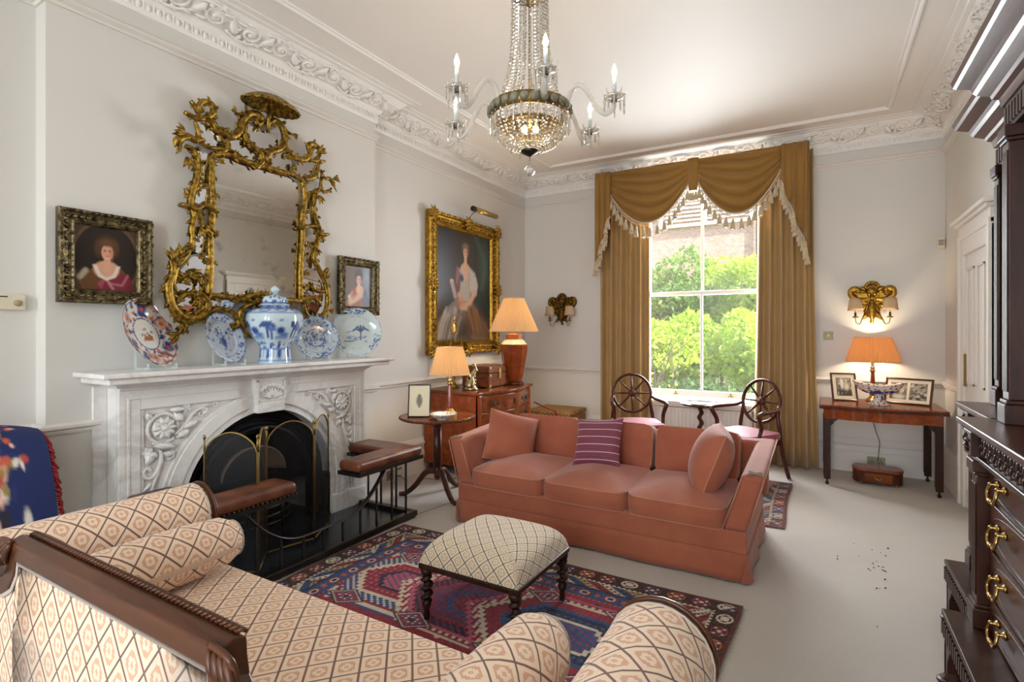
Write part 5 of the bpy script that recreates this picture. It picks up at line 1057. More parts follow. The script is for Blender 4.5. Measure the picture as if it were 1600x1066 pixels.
# ---------------------------------------------------------------- wheel-back armchairs
def armchair(label, loc, rz):
    t = thing('wheelback_armchair', label, 'chair', loc, rz, None)
    m = MB(); L = box_cushion(m, (0, .0, .415), (.50, .47, .06), None, .035); m.build('seat', M_PINK, t)
    m = MB(); m.box((-.255, -.235, .33), (.255, .24, .388)); m.build('seat_frame', M_MAHOG, t, None, .012)
    R = Matrix.Rotation(.17, 3, 'X'); c = Vector((0, -.25, .725)); W_ = lambda x, z: c+R @ Vector((x, 0, z))
    m = MB(); m.tube([W_(.212*cos(2*pi*i/40), .212*sin(2*pi*i/40)) for i in range(40)], .019, 8, closed=True, flat=(.8, 1.1)); m.build('wheel_rim', M_MAHOG, t)
    m = MB(); ax = R @ Vector((0, 1, 0)); m.tube([c-ax*.014, c+ax*.014], [.042, .042], 20); m.build('wheel_hub', M_MAHOG, t)
    for k in range(8):
        a = pi*k/4+pi/2; P = [W_(r*cos(a), r*sin(a)) for r in (.035, .07, .12, .16, .20)]; MB().tube(P, [.009, .016, .015, .011, .010], 6, flat=(.7, 1.05)).build('spoke', M_MAHOG, t)
    for s in (-1, 1):
        m = MB(); m.tube(catmull([W_(s*.20, -.07), W_(s*.205, -.14), (s*.225, -.225, .47), (s*.23, -.235, .36), (s*.235, -.265, .20), (s*.24, -.34, .0)], 5), [.018, .018, .019, .020, .020]*5+[.018], 8); m.build('leg', M_MAHOG, t)
        m = MB(); m.tube(catmull([(s*.23, .20, .40), (s*.225, .205, .25), (s*.22, .21, .0)], 5), [.024-.0009*i for i in range(11)], 4); m.build('leg', M_MAHOG, t)
        m = MB(); m.tube(catmull([W_(s*.21, -.03), (s*.245, -.17, .668), (s*.275, .0, .662), (s*.285, .10, .655), (s*.275, .125, .628), (s*.262, .09, .56), (s*.258, .075, .50), (s*.25, .11, .40)], 5), [.015+.005*sin(pi*i/35) for i in range(36)], 8, flat=(1, 1.15)); m.build('arm', M_MAHOG, t)
    return t
armchair('wheel back armchair with pink seat, left of the little pedestal table', (-1.705, 5.62, 0), math.atan2(-.5, -.866))
armchair('wheel back armchair with pink seat, right of the little pedestal table', (-.643, 5.60, 0), math.atan2(.55, -.835))
pt = thing('pedestal_table', 'small piecrust pedestal table with twisted stem under the garden window', 'table', (-1.115, 5.97, 0)); O = pt.location.copy()
m = MB(); n = 60
m.grid(lambda a, b: Vector((-1.115+(.215*b)*(1+.03*cos(10*2*pi*a)*b)*cos(2*pi*a), 5.97+(.215*b)*(1+.03*cos(10*2*pi*a)*b)*sin(2*pi*a), .632+(.014 if b > .93 else 0))), n, 14, cu=True, smooth=False); m.grid(lambda a, b: Vector((-1.115+(.215*b)*(1+.03*cos(10*2*pi*a)*b)*cos(2*pi*a), 5.97+(.215*b)*(1+.03*cos(10*2*pi*a)*b)*sin(2*pi*a), .616+(.030 if b > .99 else 0))), n, 6, cu=True, flip=True); m.build('top', M_MAHOG, pt, O)
m = MB(); m.lathe([(.03, .60), (.028, .616)], 14, (-1.115, 5.97, 0)); twist(m, -1.115, 5.97, .20, .60, .03, 3.5, 60, .4); m.lathe([(.03, .16), (.036, .19), (.03, .21)], 14, (-1.115, 5.97, 0)); m.build('stem', M_MAHOG, pt, O)
for k in range(3): a = 2*pi*k/3+.5; d = Vector((cos(a), sin(a), 0)); b0 = Vector((-1.115, 5.97, 0)); MB().tube(catmull([b0+d*.01+Vector((0, 0, .18)), b0+d*.08+Vector((0, 0, .17)), b0+d*.15+Vector((0, 0, .07)), b0+d*.21+Vector((0, 0, .014))], 5), [.02]*8+[.015]*8, 7).build('leg', M_MAHOG, pt, O)
tag(MB().lathe([(.001, 0), (.085, .0), (.09, .006), (.07, .010), (.001, .010)], 24, (-1.13, 5.96, .633)).build('saucer', M_PAPER), 'pale dish on top of the little pedestal table', 'dish')

# ---------------------------------------------------------------- table lamps
M_SHADE = Mat('pleated_silk_shade', 'f2dfbe', .8); M_SHADE.translucent(.6, 'f6dfb4')
M_SHADE2 = Mat('apricot_pleated_shade', 'f0cd92', .8); M_SHADE2.translucent(.55, 'f6cb88')
M_SHADEIN = Mat('shade_lining', 'f6e6c8', .8); M_BULB = Mat('lit_bulb', 'fff0d0', .3).emit('ffdf9e', 14.)
def shade(t, c, r0, r1, z0, z1, mat, n=64, dome=0.):
    m = MB(); c = Vector(c)
    def f(a, b):
        r = r0+(r1-r0)*(b**(1-dome)); r *= 1+.03*(2*abs((a*n) % 1-.5)*2-1); return Vector((c.x+r*cos(2*pi*a), c.y+r*sin(2*pi*a), z0+(z1-z0)*b))
    m.grid(f, n*3, 4, cu=True, smooth=False); s = m.build('lamp_shade', mat, t, t.location, solid=.002)
    g = MB()
    for r, z in ((r0, z0), (r1, z1)): g.tube([(c.x+r*1.006*cos(2*pi*i/48), c.y+r*1.006*sin(2*pi*i/48), z) for i in range(48)], .004, 6, closed=True)
    g.build('shade_binding', mat, s, t.location)
    m = MB(); zb = z0+(z1-z0)*.42; m.ball((c.x, c.y, zb), .028, 12, 8, (1, 1, 1.3)); m.build('bulb', M_BULB, t, t.location)
    return zb
def candlestick_lamp(name, label, x, y, zb, z0, z1, r0, r1, mat, colm, power):
    t = thing(name, label, 'lamp', (x, y, zb)); O = t.location.copy(); H = z0-zb
    m = MB(); m.lathe([(.062, 0), (.064, .006), (.06, .012), (.045, .02), (.03, .04), (.024, .05)], 8 if False else 24, (x, y, zb)); m.build('base', M_BRASS, t, O)
    m = MB(); m.lathe([(.024, .05), (.026, .06), (.015, H*.72), (.018, H*.74)], 8, (x, y, zb), smooth=False); m.build('column', colm, t, O)
    m = MB(); m.lathe([(.018, H*.74), (.026, H*.77), (.014, H*.8), (.02, H*.84), (.024, H*.855), (.012, H*.87)], 16, (x, y, zb)); m.build('capital', M_BRASS, t, O)
    m = MB(); m.lathe([(.013, H*.87), (.013, H*1.12)], 14, (x, y, zb)); m.build('candle_tube', M_PAPER, t, O)
    zl = shade(t, (x, y), r0, r1, z0, z1, mat); lamp('bulb_light', 'POINT', (0, 0, zl-zb), power, (1, .80, .55), parent=t, radius=.04); return t
M_REDCOL = Mat('red_marbled_column', '7a2a18', .2, Coat_Weight=.5); M_REDCOL.color(M_REDCOL.mix(M_REDCOL.noise(14, 4), '5c1c10', 'a8462a'))
# tripod table by the fireplace and what stands on it
TC = Vector((-2.86, 3.63)); TZ = .69
tt = thing('tripod_table', 'round mahogany tripod table with carved rim beside the fender seat', 'table', (*TC, 0)); O = tt.location.copy()
m = MB(); m.lathe([(.001, .664), (.28, .664), (.315, .668), (.322, .678), (.318, .688), (.30, .692), (.292, TZ), (.001, TZ)], 64, (*TC, 0)); m.build('top', M_WALNUT, tt, O)
m = MB()
for k in range(72): a = 2*pi*k/72; m.ball((TC.x+.32*cos(a), TC.y+.32*sin(a), .682), .009, 6, 4)
m.build('carved_rim', M_MAHOG, tt, O, kind='stuff')
m = MB(); m.lathe([(.03, .18), (.045, .20), (.05, .235), (.03, .25), (.042, .262), (.036, .28), (.040, .30), (.038, .58), (.03, .585), (.044, .60), (.05, .63), (.04, .664)], 20, (*TC, 0)); m.ball((TC.x, TC.y, .165), .03, 10, 6); m.build('column', M_MAHOG, tt, O)
for a in (-pi*.83, -pi*.14, pi*.5): d = Vector((cos(a), sin(a), 0)); b0 = Vector((*TC, 0)); MB().tube(catmull([b0+d*.02+Vector((0, 0, .215)), b0+d*.10+Vector((0, 0, .20)), b0+d*.19+Vector((0, 0, .09)), b0+d*.27+Vector((0, 0, .024)), b0+d*.33+Vector((0, 0, .016))], 5), [.030-.0006*i for i in range(21)], 8).build('leg', M_MAHOG, tt, O)
candlestick_lamp('table_lamp', 'red column lamp with pleated cream shade on the round tripod table', -2.83, 3.77, TZ, 1.04, 1.28, .173, .112, M_SHADE, M_REDCOL, 17)
def photo_frame(name, label, bl, br, h, lean, fw, mat, paint, cat='picture', group=None):
    """leaning frame standing on its lower edge from bl to br"""
    bl, br = Vector(bl), Vector(br); e1 = (br-bl).normalized(); n0 = Vector((e1.y, -e1.x, 0)); n = n0*cos(lean)+Vector((0, 0, sin(lean))); e2 = (Vector((0, 0, 1))*cos(lean)-n0*sin(lean)); w = (br-bl).length
    t = thing(name, label, cat, (bl+br)/2, group=group); O = t.location.copy(); c = (bl+br)/2+e2*h/2+n*.004
    m = MB(); rect_frame(m, c, e1, e2, n, w, h, [(0, -.006), (0, .010), (fw*.5, .013), (fw, .008), (fw, 0)]); m.build('frame', mat, t, O)
    m = MB(); paint.sheet(m, lambda x, y: c+e1*((x-.5)*(w-fw*1.8))+e2*((y-.5)*(h-fw*1.8))+n*.003); m.build('photograph', M_PRINT, t, O)
    m = MB(); m.prism([(-w/2, -h/2), (w/2, -h/2), (w/2, h/2), (-w/2, h/2)], lambda a, b, d: c+e1*a+e2*b+n*d, -.008, -.003); m.build('back_board', M_BLACK, t, O)
    tp = c+e2*h*.1-n*.008; ft = Vector(((bl+br)/2-n0*(h*.42))); ft.z = bl.z+.003; m = MB(); m.tube([tp, ft], .012, 4, flat=(.3, 1.4)); m.build('strut', M_BLACK, t, O); return t
p = Paint(60, 80, 'e6dab8'); p.ell(.5, .5, .15, .18, '8f8468', .3); p.ell(.5, .66, .07, .05, '6c6450', .3); p.line([(.5, .3), (.5, .62)], .03, '6c6450'); p.ell(.44, .5, .05, .1, '756b54', .4); p.ell(.56, .48, .05, .12, '756b54', .4)
photo_frame('framed_print', 'black framed cream print of an urn leaning on the round tripod table', (-3.035, 3.45, TZ), (-2.87, 3.545, TZ), .275, .16, .008, M_BLACK, p)
def bowl(name, label, c, prof, mat, cols=None):
    t = thing(name, label, 'bowl', c); m = MB(); m.lathe(prof, 40, cap=False); m.build('body', mat, t); return t
M_BOWL = Mat('painted_bowl', 'd8d2c4', .2, Coat_Weight=.4); _d, _ = M_BOWL.voro(46); M_BOWL.color(M_BOWL.mix(_d.lt(.32)*M_BOWL.noise(30, 2).gt(.45), 'd9d3c6', '31456e'))
bowl('china_bowl', 'shallow blue and white bowl in front of lamp on the tripod table', (-2.70, 3.50, TZ), [(.045, 0), (.05, .004), (.05, .012), (.085, .022), (.108, .045), (.112, .05), (.104, .047), (.08, .028), (.04, .018), (.001, .017)], M_BOWL)
# ---------------------------------------------------------------- serpentine chest of drawers
CHX0, CHX1, CHY0, CHY1, CHZ = -3.495, -2.76, 4.22, 5.27, .83
ch = thing('chest_of_drawers', 'serpentine mahogany chest of drawers with brass handles, behind the sofa', 'chest', (-3.1, 4.75, 0)); O = ch.location.copy()
def serp(y, o=0.): t = (y-CHY0)/(CHY1-CHY0); return CHX1+o+.055*cos(2*pi*(t-.5)*1.0)*.9-.03
def slab(mb, z0, z1, o, ex=0.):
    ys = [CHY0-ex+(CHY1-CHY0+2*ex)*i/40 for i in range(41)]; poly = [(CHX0, CHY0-ex)]+[(serp(min(max(y, CHY0), CHY1), o), y) for y in ys]+[(CHX0, CHY1+ex)]; mb.prism(poly, lambda a, b, d: Vector((a, b, d)), z0, z1)
m = MB(); slab(m, .14, CHZ-.028, 0); m.build('carcass', M_OAKRED, ch, O)
m = MB(); slab(m, CHZ-.028, CHZ, .03, .025); m.build('top', M_WALNUT, ch, O, .006, 3)
m = MB(); slab(m, .09, .14, .015, .01); m.build('base_moulding', M_OAKRED, ch, O, .006)
zs = [(.15, .30), (.31, .46), (.47, .62), (.63, .785)]
M_BRONZE = Mat('dark_bronze', '3c3a36', .35, .9)
for z0, z1 in zs:
    ys = [CHY0+.06+(CHY1-CHY0-.12)*i/32 for i in range(33)]; poly = [(serp(y, .012), y) for y in ys]+[(serp(y, -.012), y) for y in ys[::-1]]; m = MB(); m.prism(poly, lambda a, b, d: Vector((a, b, d)), z0, z1); dw = m.build('drawer', M_WALNUT, ch, O, .004)
    zc = (z0+z1)/2
    for yy in (CHY0+.24, CHY1-.24):
        g = MB(); xx = serp(yy, .014)
        for s in (-1, 1):
            for k in range(6): a = pi*k/3; g.leaf((xx, yy+s*.045, zc), (xx+.004, yy+s*.045+.03*cos(a), zc+.032*sin(a)), .02, (1, 0, 0), .2, 3)
            g.ball((xx+.012, yy+s*.045, zc), .009, 8, 6)
        g.tube(catmull([(xx+.016, yy-.045, zc), (xx+.026, yy-.04, zc-.025), (xx+.03, yy, zc-.036), (xx+.026, yy+.04, zc-.025), (xx+.016, yy+.045, zc)], 4), .005, 6); g.build('handle', M_BRONZE, dw, O)
    g = MB(); xx = serp(4.745, .014)
    for k in range(6): a = pi*k/3; g.leaf((xx, 4.745, zc), (xx+.004, 4.745+.022*cos(a), zc+.032*sin(a)), .018, (1, 0, 0), .2, 3)
    g.ball((xx+.004, 4.745, zc), .008, 8, 5); g.build('escutcheon', M_BRONZE, dw, O)
for y in (CHY0+.03, CHY1-.03):
    m = MB(); m.box((serp(y, -.03), y-.03, .14), (serp(y, .018), y+.03, CHZ-.03)); m.build('corner_post', M_OAKRED, ch, O, .012)
    for x in (CHX0+.06, serp(y, -.03)): m = MB(); m.lathe([(.03, 0), (.036, .02), (.026, .05), (.04, .09)], 12, (x, y, 0)); m.build('foot', M_MAHOG, ch, O)
bx = thing('work_box', 'brass bound wooden casket on the chest of drawers', 'box', (-3.13, 4.82, CHZ)); O = bx.location.copy()
m = MB(); m.box((-3.30, 4.61, CHZ+.008), (-2.96, 5.03, CHZ+.15)); m.build('body', M_WALNUT, bx, O, .005); m = MB(); m.box((-3.305, 4.605, CHZ+.152), (-2.955, 5.035, CHZ+.225)); m.build('lid', M_WALNUT, bx, O, .008); m = MB()
for y in (4.63, 5.01):
    for z in (.02, .13, .21): m.box((-2.957, y-.016, CHZ+z-.01), (-2.951, y+.016, CHZ+z+.012))
m.lathe([(.001, 0), (.03, 0), (.03, .004), (.001, .006)], 16, (-2.955, 4.82, CHZ+.15), R=Matrix.Rotation(pi/2, 3, 'Y')); m.box((-2.956, 4.80, CHZ+.09), (-2.950, 4.84, CHZ+.2)); m.build('brass_mounts', M_BRASSDK, bx, O)
m = MB(); [m.box((x-.02, y-.02, CHZ), (x+.02, y+.02, CHZ+.008)) for x in (-3.27, -2.99) for y in (4.64, 5.0)]; m.build('foot', M_MAHOG, bx, O)
M_SILVER = Mat('silver_gilt', 'b5a57c', .25, 1.)
fg = thing('figurine', 'small silvery figure group standing on the chest near its left end', 'figurine', (-3.05, 4.42, CHZ)); m = MB(); m.lathe([(.07, 0), (.075, .01), (.06, .025), (.055, .04)], 20); m.build('base', M_SILVER, fg)
m = MB(); m.tube(catmull([(0, -.03, .03), (.01, -.02, .08), (-.01, .0, .12), (.0, .03, .16), (.01, .06, .20), (0, .05, .235)], 5), [.05]*4+[.045]*6+[.035]*6+[.03]*5+[.022]*5, 8); rr = random.Random(6)
for k in range(14): m.ball((rr.uniform(-.03, .03), rr.uniform(-.055, .055), rr.uniform(.04, .15)), rr.uniform(.014, .028), 7, 5)
m.tube(catmull([(0, -.03, .1), (.02, -.06, .13), (.01, -.07, .17)], 4), .012, 6); m.ball((.0, .05, .238), .024, 8, 6); m.build('figures', M_SILVER, fg)
gd = thing('gilt_candelabrum', 'slender gilt stand with oval medallion in front of the large portrait', 'ornament', (-3.33, 4.50, CHZ)); m = MB(); m.lathe([(.055, 0), (.058, .012), (.03, .03), (.015, .06), (.012, .25), (.02, .28), (.012, .30), (.012, .52)], 14); m.build('stem', M_GILT, gd)
m = MB(); m.ball((0, 0, .62), .05, 16, 10, (.35, 1, 1.25)); m.tube([(0.01, .052*cos(2*pi*i/24), .62+.066*sin(2*pi*i/24)) for i in range(24)], .007, 6, closed=True); m.leaf((0, 0, .68), (0, 0, .77), .04, (1, 0, 0), .2, 4); m.build('medallion', M_BRASS, gd)
m = MB()
for s in (-1, 1): m.tube(catmull([(.01, 0, .40), (.02, s*.05, .37), (.03, s*.09, .42), (.03, s*.10, .46)], 5), .006, 6); m.lathe([(.004, 0), (.018, .01), (.012, .02), (.008, .05)], 10, (.03, s*.10, .455)); m.leaf((.01, 0, .46), (.02, s*.06, .52), .035, (1, 0, 0), .3, 3)
m.build('candle_arms', M_GILT, gd)
LB = Vector((-2.945, 5.10, CHZ)); lb = thing('table_lamp', 'large mahogany vase lamp with wide cream pleated shade on the chest', 'lamp', LB); O = LB
def vase(prof, mat, nm, n=8): m = MB(); m.lathe(prof, n, (LB.x, LB.y, CHZ), smooth=False, a0=pi/8); return m.build(nm, mat, lb, O, .003)
vase([(.11, 0), (.115, .012), (.105, .03), (.09, .04)], M_MAHOG, 'foot'); vase([(.088, .04), (.105, .10), (.15, .36), (.155, .43), (.15, .445)], M_OAKRED, 'body'); vase([(.15, .446), (.10, .50), (.085, .505)], Mat('ivory_shoulder', 'e2cda4', .4), 'shoulder'); vase([(.088, .505), (.088, .56), (.001, .562)], Mat('orange_collar', 'b8642a', .4), 'collar')
m = MB(); m.cyl((LB.x, LB.y, CHZ+.55), (LB.x, LB.y, CHZ+.75), .012); m.build('lamp_holder', M_BRASS, lb, O)
zl = shade(lb, (LB.x, LB.y), .268, .112, 1.42, 1.785, M_SHADE, 72); lamp('bulb_light', 'POINT', (0, 0, zl-CHZ), 26, (1, .80, .55), parent=lb, radius=.05)
bk = thing('wicker_hamper', 'brown wicker hamper in the corner behind the sofa', 'basket', (-2.86, 6.03, 0)); M_WICK = Mat('wicker', '9a6c3a', .7); _x, _y, _z = M_WICK.xyz(); _w = ((_z*150).sin()*((_x+_y)*120).sin()); M_WICK.color(M_WICK.mix(_w*.5+.5, '6f4a24', 'b98a52')); M_WICK.bump(_w, .006, .8)
m = MB(); m.box((-3.14, 5.76, .0), (-2.58, 6.30, .40)); m.build('body', M_WICK, bk, (-2.86, 6.03, 0), .02); m = MB(); m.box((-3.15, 5.75, .402), (-2.57, 6.31, .455)); m.build('lid', M_WICK, bk, (-2.86, 6.03, 0), .02)
M_RED = Mat('red_webbing', 'b01c1c', .6); tag(MB().tube(catmull([(-2.80, 5.31, .62), (-2.775, 5.45, .56), (-2.76, 5.62, .50), (-2.74, 5.72, .468), (-2.71, 5.735, .40), (-2.70, 5.738, .28), (-2.70, 5.74, .10)], 6), .017, 6, flat=(.25, 1.2), up=(0, .3, 1)).build('red_strap', M_RED), 'red strap running from the chest down over the wicker hamper', 'strap')

# ---------------------------------------------------------------- gilt wall sconces
def sconce(label, x, z, lit):
    t = thing('wall_sconce', label, 'sconce', (x, YB, z)); G = M_GILTB if lit else M_GILTUNLIT  # lamplight put into the colour: brighter gilt when lit, darker gilt when not
    m = MB(); C = lambda a, b, d=.03: Vector((a, -d, b))
    m.ball(C(0, .10, .03), .055, 14, 10, (1, .7, 1.15)); m.ball(C(0, .085, .072), .012, 8, 6, (.8, 1, 1.2)); [m.ball(C(s*.02, .108, .066), .008, 6, 4) for s in (-1, 1)]; m.tube([C(-.016, .062, .07), C(0, .058, .074), C(.016, .062, .07)], .004, 5); m.ball(C(0, .04, .055), .02, 8, 6); [m.ball(C(s*.026, .08, .058), .018, 8, 6) for s in (-1, 1)]
    m.build('mask', G, t); m = MB()
    for k in range(9): a = -1.2+2.4*k/8; m.leaf(C(.045*sin(a), .14+.03*cos(a), .03), C(.085*sin(a), .145+.095*cos(a)*.85, .045), .04, (0, -1, 0), .25, 3)
    for s in (-1, 1):
        m.leaf(C(s*.05, .12, .03), C(s*.12, .16, .03), .045, (0, -1, 0), .3, 4); m.leaf(C(s*.05, .10, .03), C(s*.125, .11, .03), .04, (0, -1, 0), .3, 4)
        m.tube(catmull([C(s*.03, .03), C(s*.09, .02), C(s*.15, .03), C(s*.205, .07), C(s*.20, .125), C(s*.155, .14), C(s*.13, .11), C(s*.15, .085), C(s*.168, .10)], 5), [.018+.014*sin(pi*i/40) for i in range(41)], 8); m.tube(catmull([C(s*.19, .06), C(s*.15, .01), C(s*.08, -.01), C(0, -.03)], 5), .018, 7)
        for k in range(4): m.leaf(C(s*.01*k, .02-.015*k, .02), C(s*(.05+.03*k), -.17+.035*k, .035), .045, (0, -1, 0), .25, 4)
        m.leaf(C(s*.02, -.10), C(s*.10, -.20, .04), .05, (0, -1, 0), .3, 4)
    m.leaf(C(0, .02), C(0, -.22, .04), .09, (0, -1, 0), .25, 5); m.ball(C(0, -.01, .04), .03, 8, 6); m.ball(C(0, -.215, .03), .02, 8, 6); m.prism([(-.16, .06), (-.05, -.17), (.05, -.17), (.16, .06), (.05, .16), (-.05, .16)], lambda a, b, d: Vector((a, -d, b)), .0, .02); m.build('carved_back', G, t)
    t.scale = (.86, 1, .93)
    for s in (-1, 1):
        a = MB(); a.tube(catmull([C(s*.05, -.13, .03), C(s*.09, -.17, .07), C(s*.12, -.24, .10), C(s*.155, -.23, .11), C(s*.165, -.175, .11)], 6), .0045, 6); a.lathe([(.004, -.18), (.03, -.172), (.032, -.166), (.012, -.16), (.011, -.12)], 14, (s*.165, -.11, 0)); arm = a.build('candle_arm', M_BRASSDK, t)
        MB().cyl((s*.165, -.11, -.165), (s*.165, -.11, -.07), .009).build('candle_tube', M_PAPER, arm)
        h = MB(); h.grid(lambda u, v: Vector((s*.165+(.078-.016*v+.0)*cos(pi*(1+u)), -.11+.0+(.078-.016*v)*.8*sin(pi*(1+u)), -.10+.135*v*(.86+.14*sin(pi*u)))), 20, 4); h.build('half_shade', M_SCONCE, t, solid=.002)
    return t
M_SCONCE = Mat('parchment_shade', 'd9bf9a', .7); M_SCONCE.translucent(.3, 'e0b884')
sconce('gilt mask sconce in unlit tone with two shades, between large portrait and curtain', -2.94, 1.72, False); sconce('gilt mask sconce in lamplit tone with two shades, above the lamp on the card table', .45, 1.72, True)
# ---------------------------------------------------------------- card table and what stands on it
KX0, KX1, KY0, KY1, KZ = .015, .925, 5.66, 6.33, .745
kt = thing('card_table', 'serpentine mahogany card table on fluted legs under the lamplit gilt sconce', 'table', (.47, 6.0, 0)); O = kt.location.copy()
def kf(x, o=0.): t = (x-KX0)/(KX1-KX0); return KY0-o-.055*sin(pi*t)**2+.03*sin(2*pi*t*2)**2*.6
def kslab(mb, z0, z1, o, ex):
    xs = [KX0-ex+(KX1-KX0+2*ex)*i/40 for i in range(41)]; mb.prism([(x, kf(min(max(x, KX0), KX1), o)) for x in xs]+[(KX1+ex, KY1), (KX0-ex, KY1)], lambda a, b, d: Vector((a, b, d)), z0, z1)
m = MB(); kslab(m, KZ-.018, KZ, .015, .015); m.build('top', M_OAKRED, kt, O, .005, 3); m = MB(); kslab(m, KZ-.038, KZ-.02, .018, .018); m.build('folded_leaf', M_MAHOG, kt, O, .005, 3)
m = MB(); kslab(m, KZ-.13, KZ-.04, -.02, -.02); m.build('apron', M_OAKRED, kt, O)
for x in (KX0+.045, KX1-.045):
    for y in (kf(x)+.055, KY1-.045):
        m = MB(); m.box((x-.027, y-.027, .055), (x+.027, y+.027, KZ-.04)); lg = m.build('leg', M_ROSE, kt, O, .004); g = MB()
        for k in (-1, 0, 1): g.box((x+k*.016-.005, y-.031, .09), (x+k*.016+.005, y-.026, KZ-.16)); g.box((x-.031, y+k*.016-.005, .09), (x-.026, y+k*.016+.005, KZ-.16))
        g.build('fluting', M_ROSE, lg, O); g = MB(); g.cyl((x, y, .03), (x, y, .055), .008); g.lathe([(.001, -.006), (.016, -.006), (.016, .006), (.001, .006)], 14, (x, y, .016), R=Matrix.Rotation(pi/2, 3, 'X')); g.build('castor', M_BRONZE, lg, O)
        if y < 6: sx = 1 if x < .4 else -1; g = MB(); g.prism([(x+sx*.027, KZ-.13), (x+sx*.09, KZ-.13), (x+sx*.075, KZ-.145), (x+sx*.06, KZ-.15), (x+sx*.05, KZ-.175), (x+sx*.035, KZ-.19), (x+sx*.027, KZ-.20)][::sx], lambda a, b, d: Vector((a, d, b)), y-.012, y+.012); g.build('bracket', M_ROSE, kt, O)
candlestick_lamp('table_lamp', 'red column lamp with apricot pleated shade on the card table', .445, 6.20, KZ, 1.128, 1.36, .222, .148, M_SHADE2, M_REDCOL, 26)
def bwphoto(seed, w=60, h=76, mat='e8dcc0', n=1):
    p = Paint(w, h, mat); q_ = random.Random(seed); A0 = p.A.copy()
    spans = [(.16, .84)] if n == 1 else [(.08, .47), (.53, .92)]
    for x0, x1 in spans:
        p.poly([(x0, .14), (x1, .14), (x1, .86), (x0, .86)], '6f6a60'); p.poly([(x0, .14), (x1, .14), (x1, .40), (x0, .34)], '3c3934', .9, .03); p.ell((x0+x1)/2, .7, (x1-x0)*.4, .14, 'a8a294', .5, .8)
        for k in range(46): x, y = q_.uniform(x0+.02, x1-.02), q_.uniform(.18, .8); p.ell(x, y, q_.uniform(.015, .05), q_.uniform(.015, .05), q_.choice(['2c2a26', 'b9b2a2', '8c8678', 'd8d2c4', '4a463e']), .4, .8)
    m = np.zeros((h, w), bool)
    for x0, x1 in spans: m |= (p.X > x0) & (p.X < x1) & (p.Y > .14) & (p.Y < .86)
    p.A = np.where(m[..., None], p.A, A0); return p
p = bwphoto(3); p.ell(.42, .62, .07, .2, 'e6ddca', .3, .9); p.ell(.62, .5, .12, .14, 'd8d0c0', .4, .8)
photo_frame('photo_frame', 'upright wooden framed photograph at left of the lamp on the card table', (.108, 6.04, KZ), (.32, 6.10, KZ), .275, .30, .014, M_FRAMEWOOD, p)
p = bwphoto(8, 100, 64, 'ece2cc', 2); p.ell(.30, .58, .10, .2, 'cfc6b4', .3, .9); p.ell(.25, .52, .06, .2, '33302a', .4, .8); p.ell(.3, .25, .14, .1, 'd8d0c0', .4)
photo_frame('photo_frame', 'double wooden framed photograph at right of the lamp on the card table', (.53, 6.14, KZ), (.865, 5.97, KZ), .245, .26, .016, M_FRAMEWOOD, p)
M_COMP = Mat('imari_china', 'd6d0ca', .15, Coat_Weight=.4); _d, _ = M_COMP.voro(38); _z = M_COMP.xyz()[2]; _b = ((_z*1.)-.075).abs().lt(.05)*M_COMP.wave(30, dist=3.).gt(.5); _k = M_COMP.mix(_d.lt(.35), 'dcd5cc', '9c5a44'); M_COMP.color(M_COMP.mix(_z.band(.05, .135)*M_COMP.noise(16, 2).gt(.46), _k, '24388a'))
cb = thing('compote', 'boat shaped footed dish in blue and white, front centre of card table', 'dish', (.47, 5.92, KZ), -.15); m = MB(); m.lathe([(.001, 0), (.085, 0), (.088, .008), (.06, .025), (.035, .06), (.032, .085), (.05, .10)], 24, smooth=True); m.build('foot', M_COMP, cb)
m = MB()
def cbf(a, b): t = 2*pi*a; e = abs(cos(t))**2; rx = .05+.155*b**.8; ry = .045+.075*b**.7; return Vector((rx*cos(t), ry*sin(t), .098+.075*b**2+.04*e*b**2+.004*cos(16*t)*b))
m.grid(cbf, 64, 10, cu=True); m.grid(lambda a, b: cbf(a, 1-b)*1.0-Vector((0, 0, -.005)) if b < .02 else Vector((cbf(a, 1-b).x*.96, cbf(a, 1-b).y*.95, cbf(a, 1-b).z+.006)), 64, 8, cu=True); m.ball((0, 0, .10), .048, 16, 4, (1, 1, .1)); m.build('bowl', M_COMP, cb)
fb = thing('wooden_box', 'low round ended inlaid wooden box on the carpet under card table', 'box', (.47, 5.99, 0)); O = fb.location.copy()
def bpoly(o, x0=.27, x1=.66, y0=5.87, y1=6.10): return [(x0+.07-.0, y0-o), (x1-.07, y0-o)]+[(x1-.07+(.07+o)*sin(t), (y0+y1)/2-((y1-y0)/2+o)*cos(t)) for t in [pi*k/8 for k in range(1, 8)]]+[(x1-.07, y1+o), (x0+.07, y1+o)]+[(x0+.07-(.07+o)*sin(t), (y0+y1)/2+((y1-y0)/2+o)*cos(t)) for t in [pi*k/8 for k in range(1, 8)]]
vz = lambda a, b, d: Vector((a, b, d))
m = MB(); m.prism(bpoly(0), vz, .02, .125); m.build('body', M_MAHOG, fb, O, .004); m = MB(); m.prism(bpoly(.006), vz, .125, .15); m.build('lid', M_OAKRED, fb, O, .008, 3); m = MB(); m.box((.36, 5.862, .035), (.57, 5.872, .11)); m.build('inlaid_panel', M_WALNUT, fb, O, .002)
m = MB(); m.tube(catmull([(.435, 5.862, .085), (.45, 5.852, .065), (.48, 5.852, .065), (.495, 5.862, .085)], 4), .004, 6); m.build('handle', M_BRASS, fb, O); m = MB(); [m.ball((x, y, .012), .014, 8, 6) for x in (.33, .60) for y in (5.90, 6.07)]; m.build('foot', M_BRASS, fb, O)
M_PLATE = Mat('dull_brass_plate', '97957a', .55, .6)
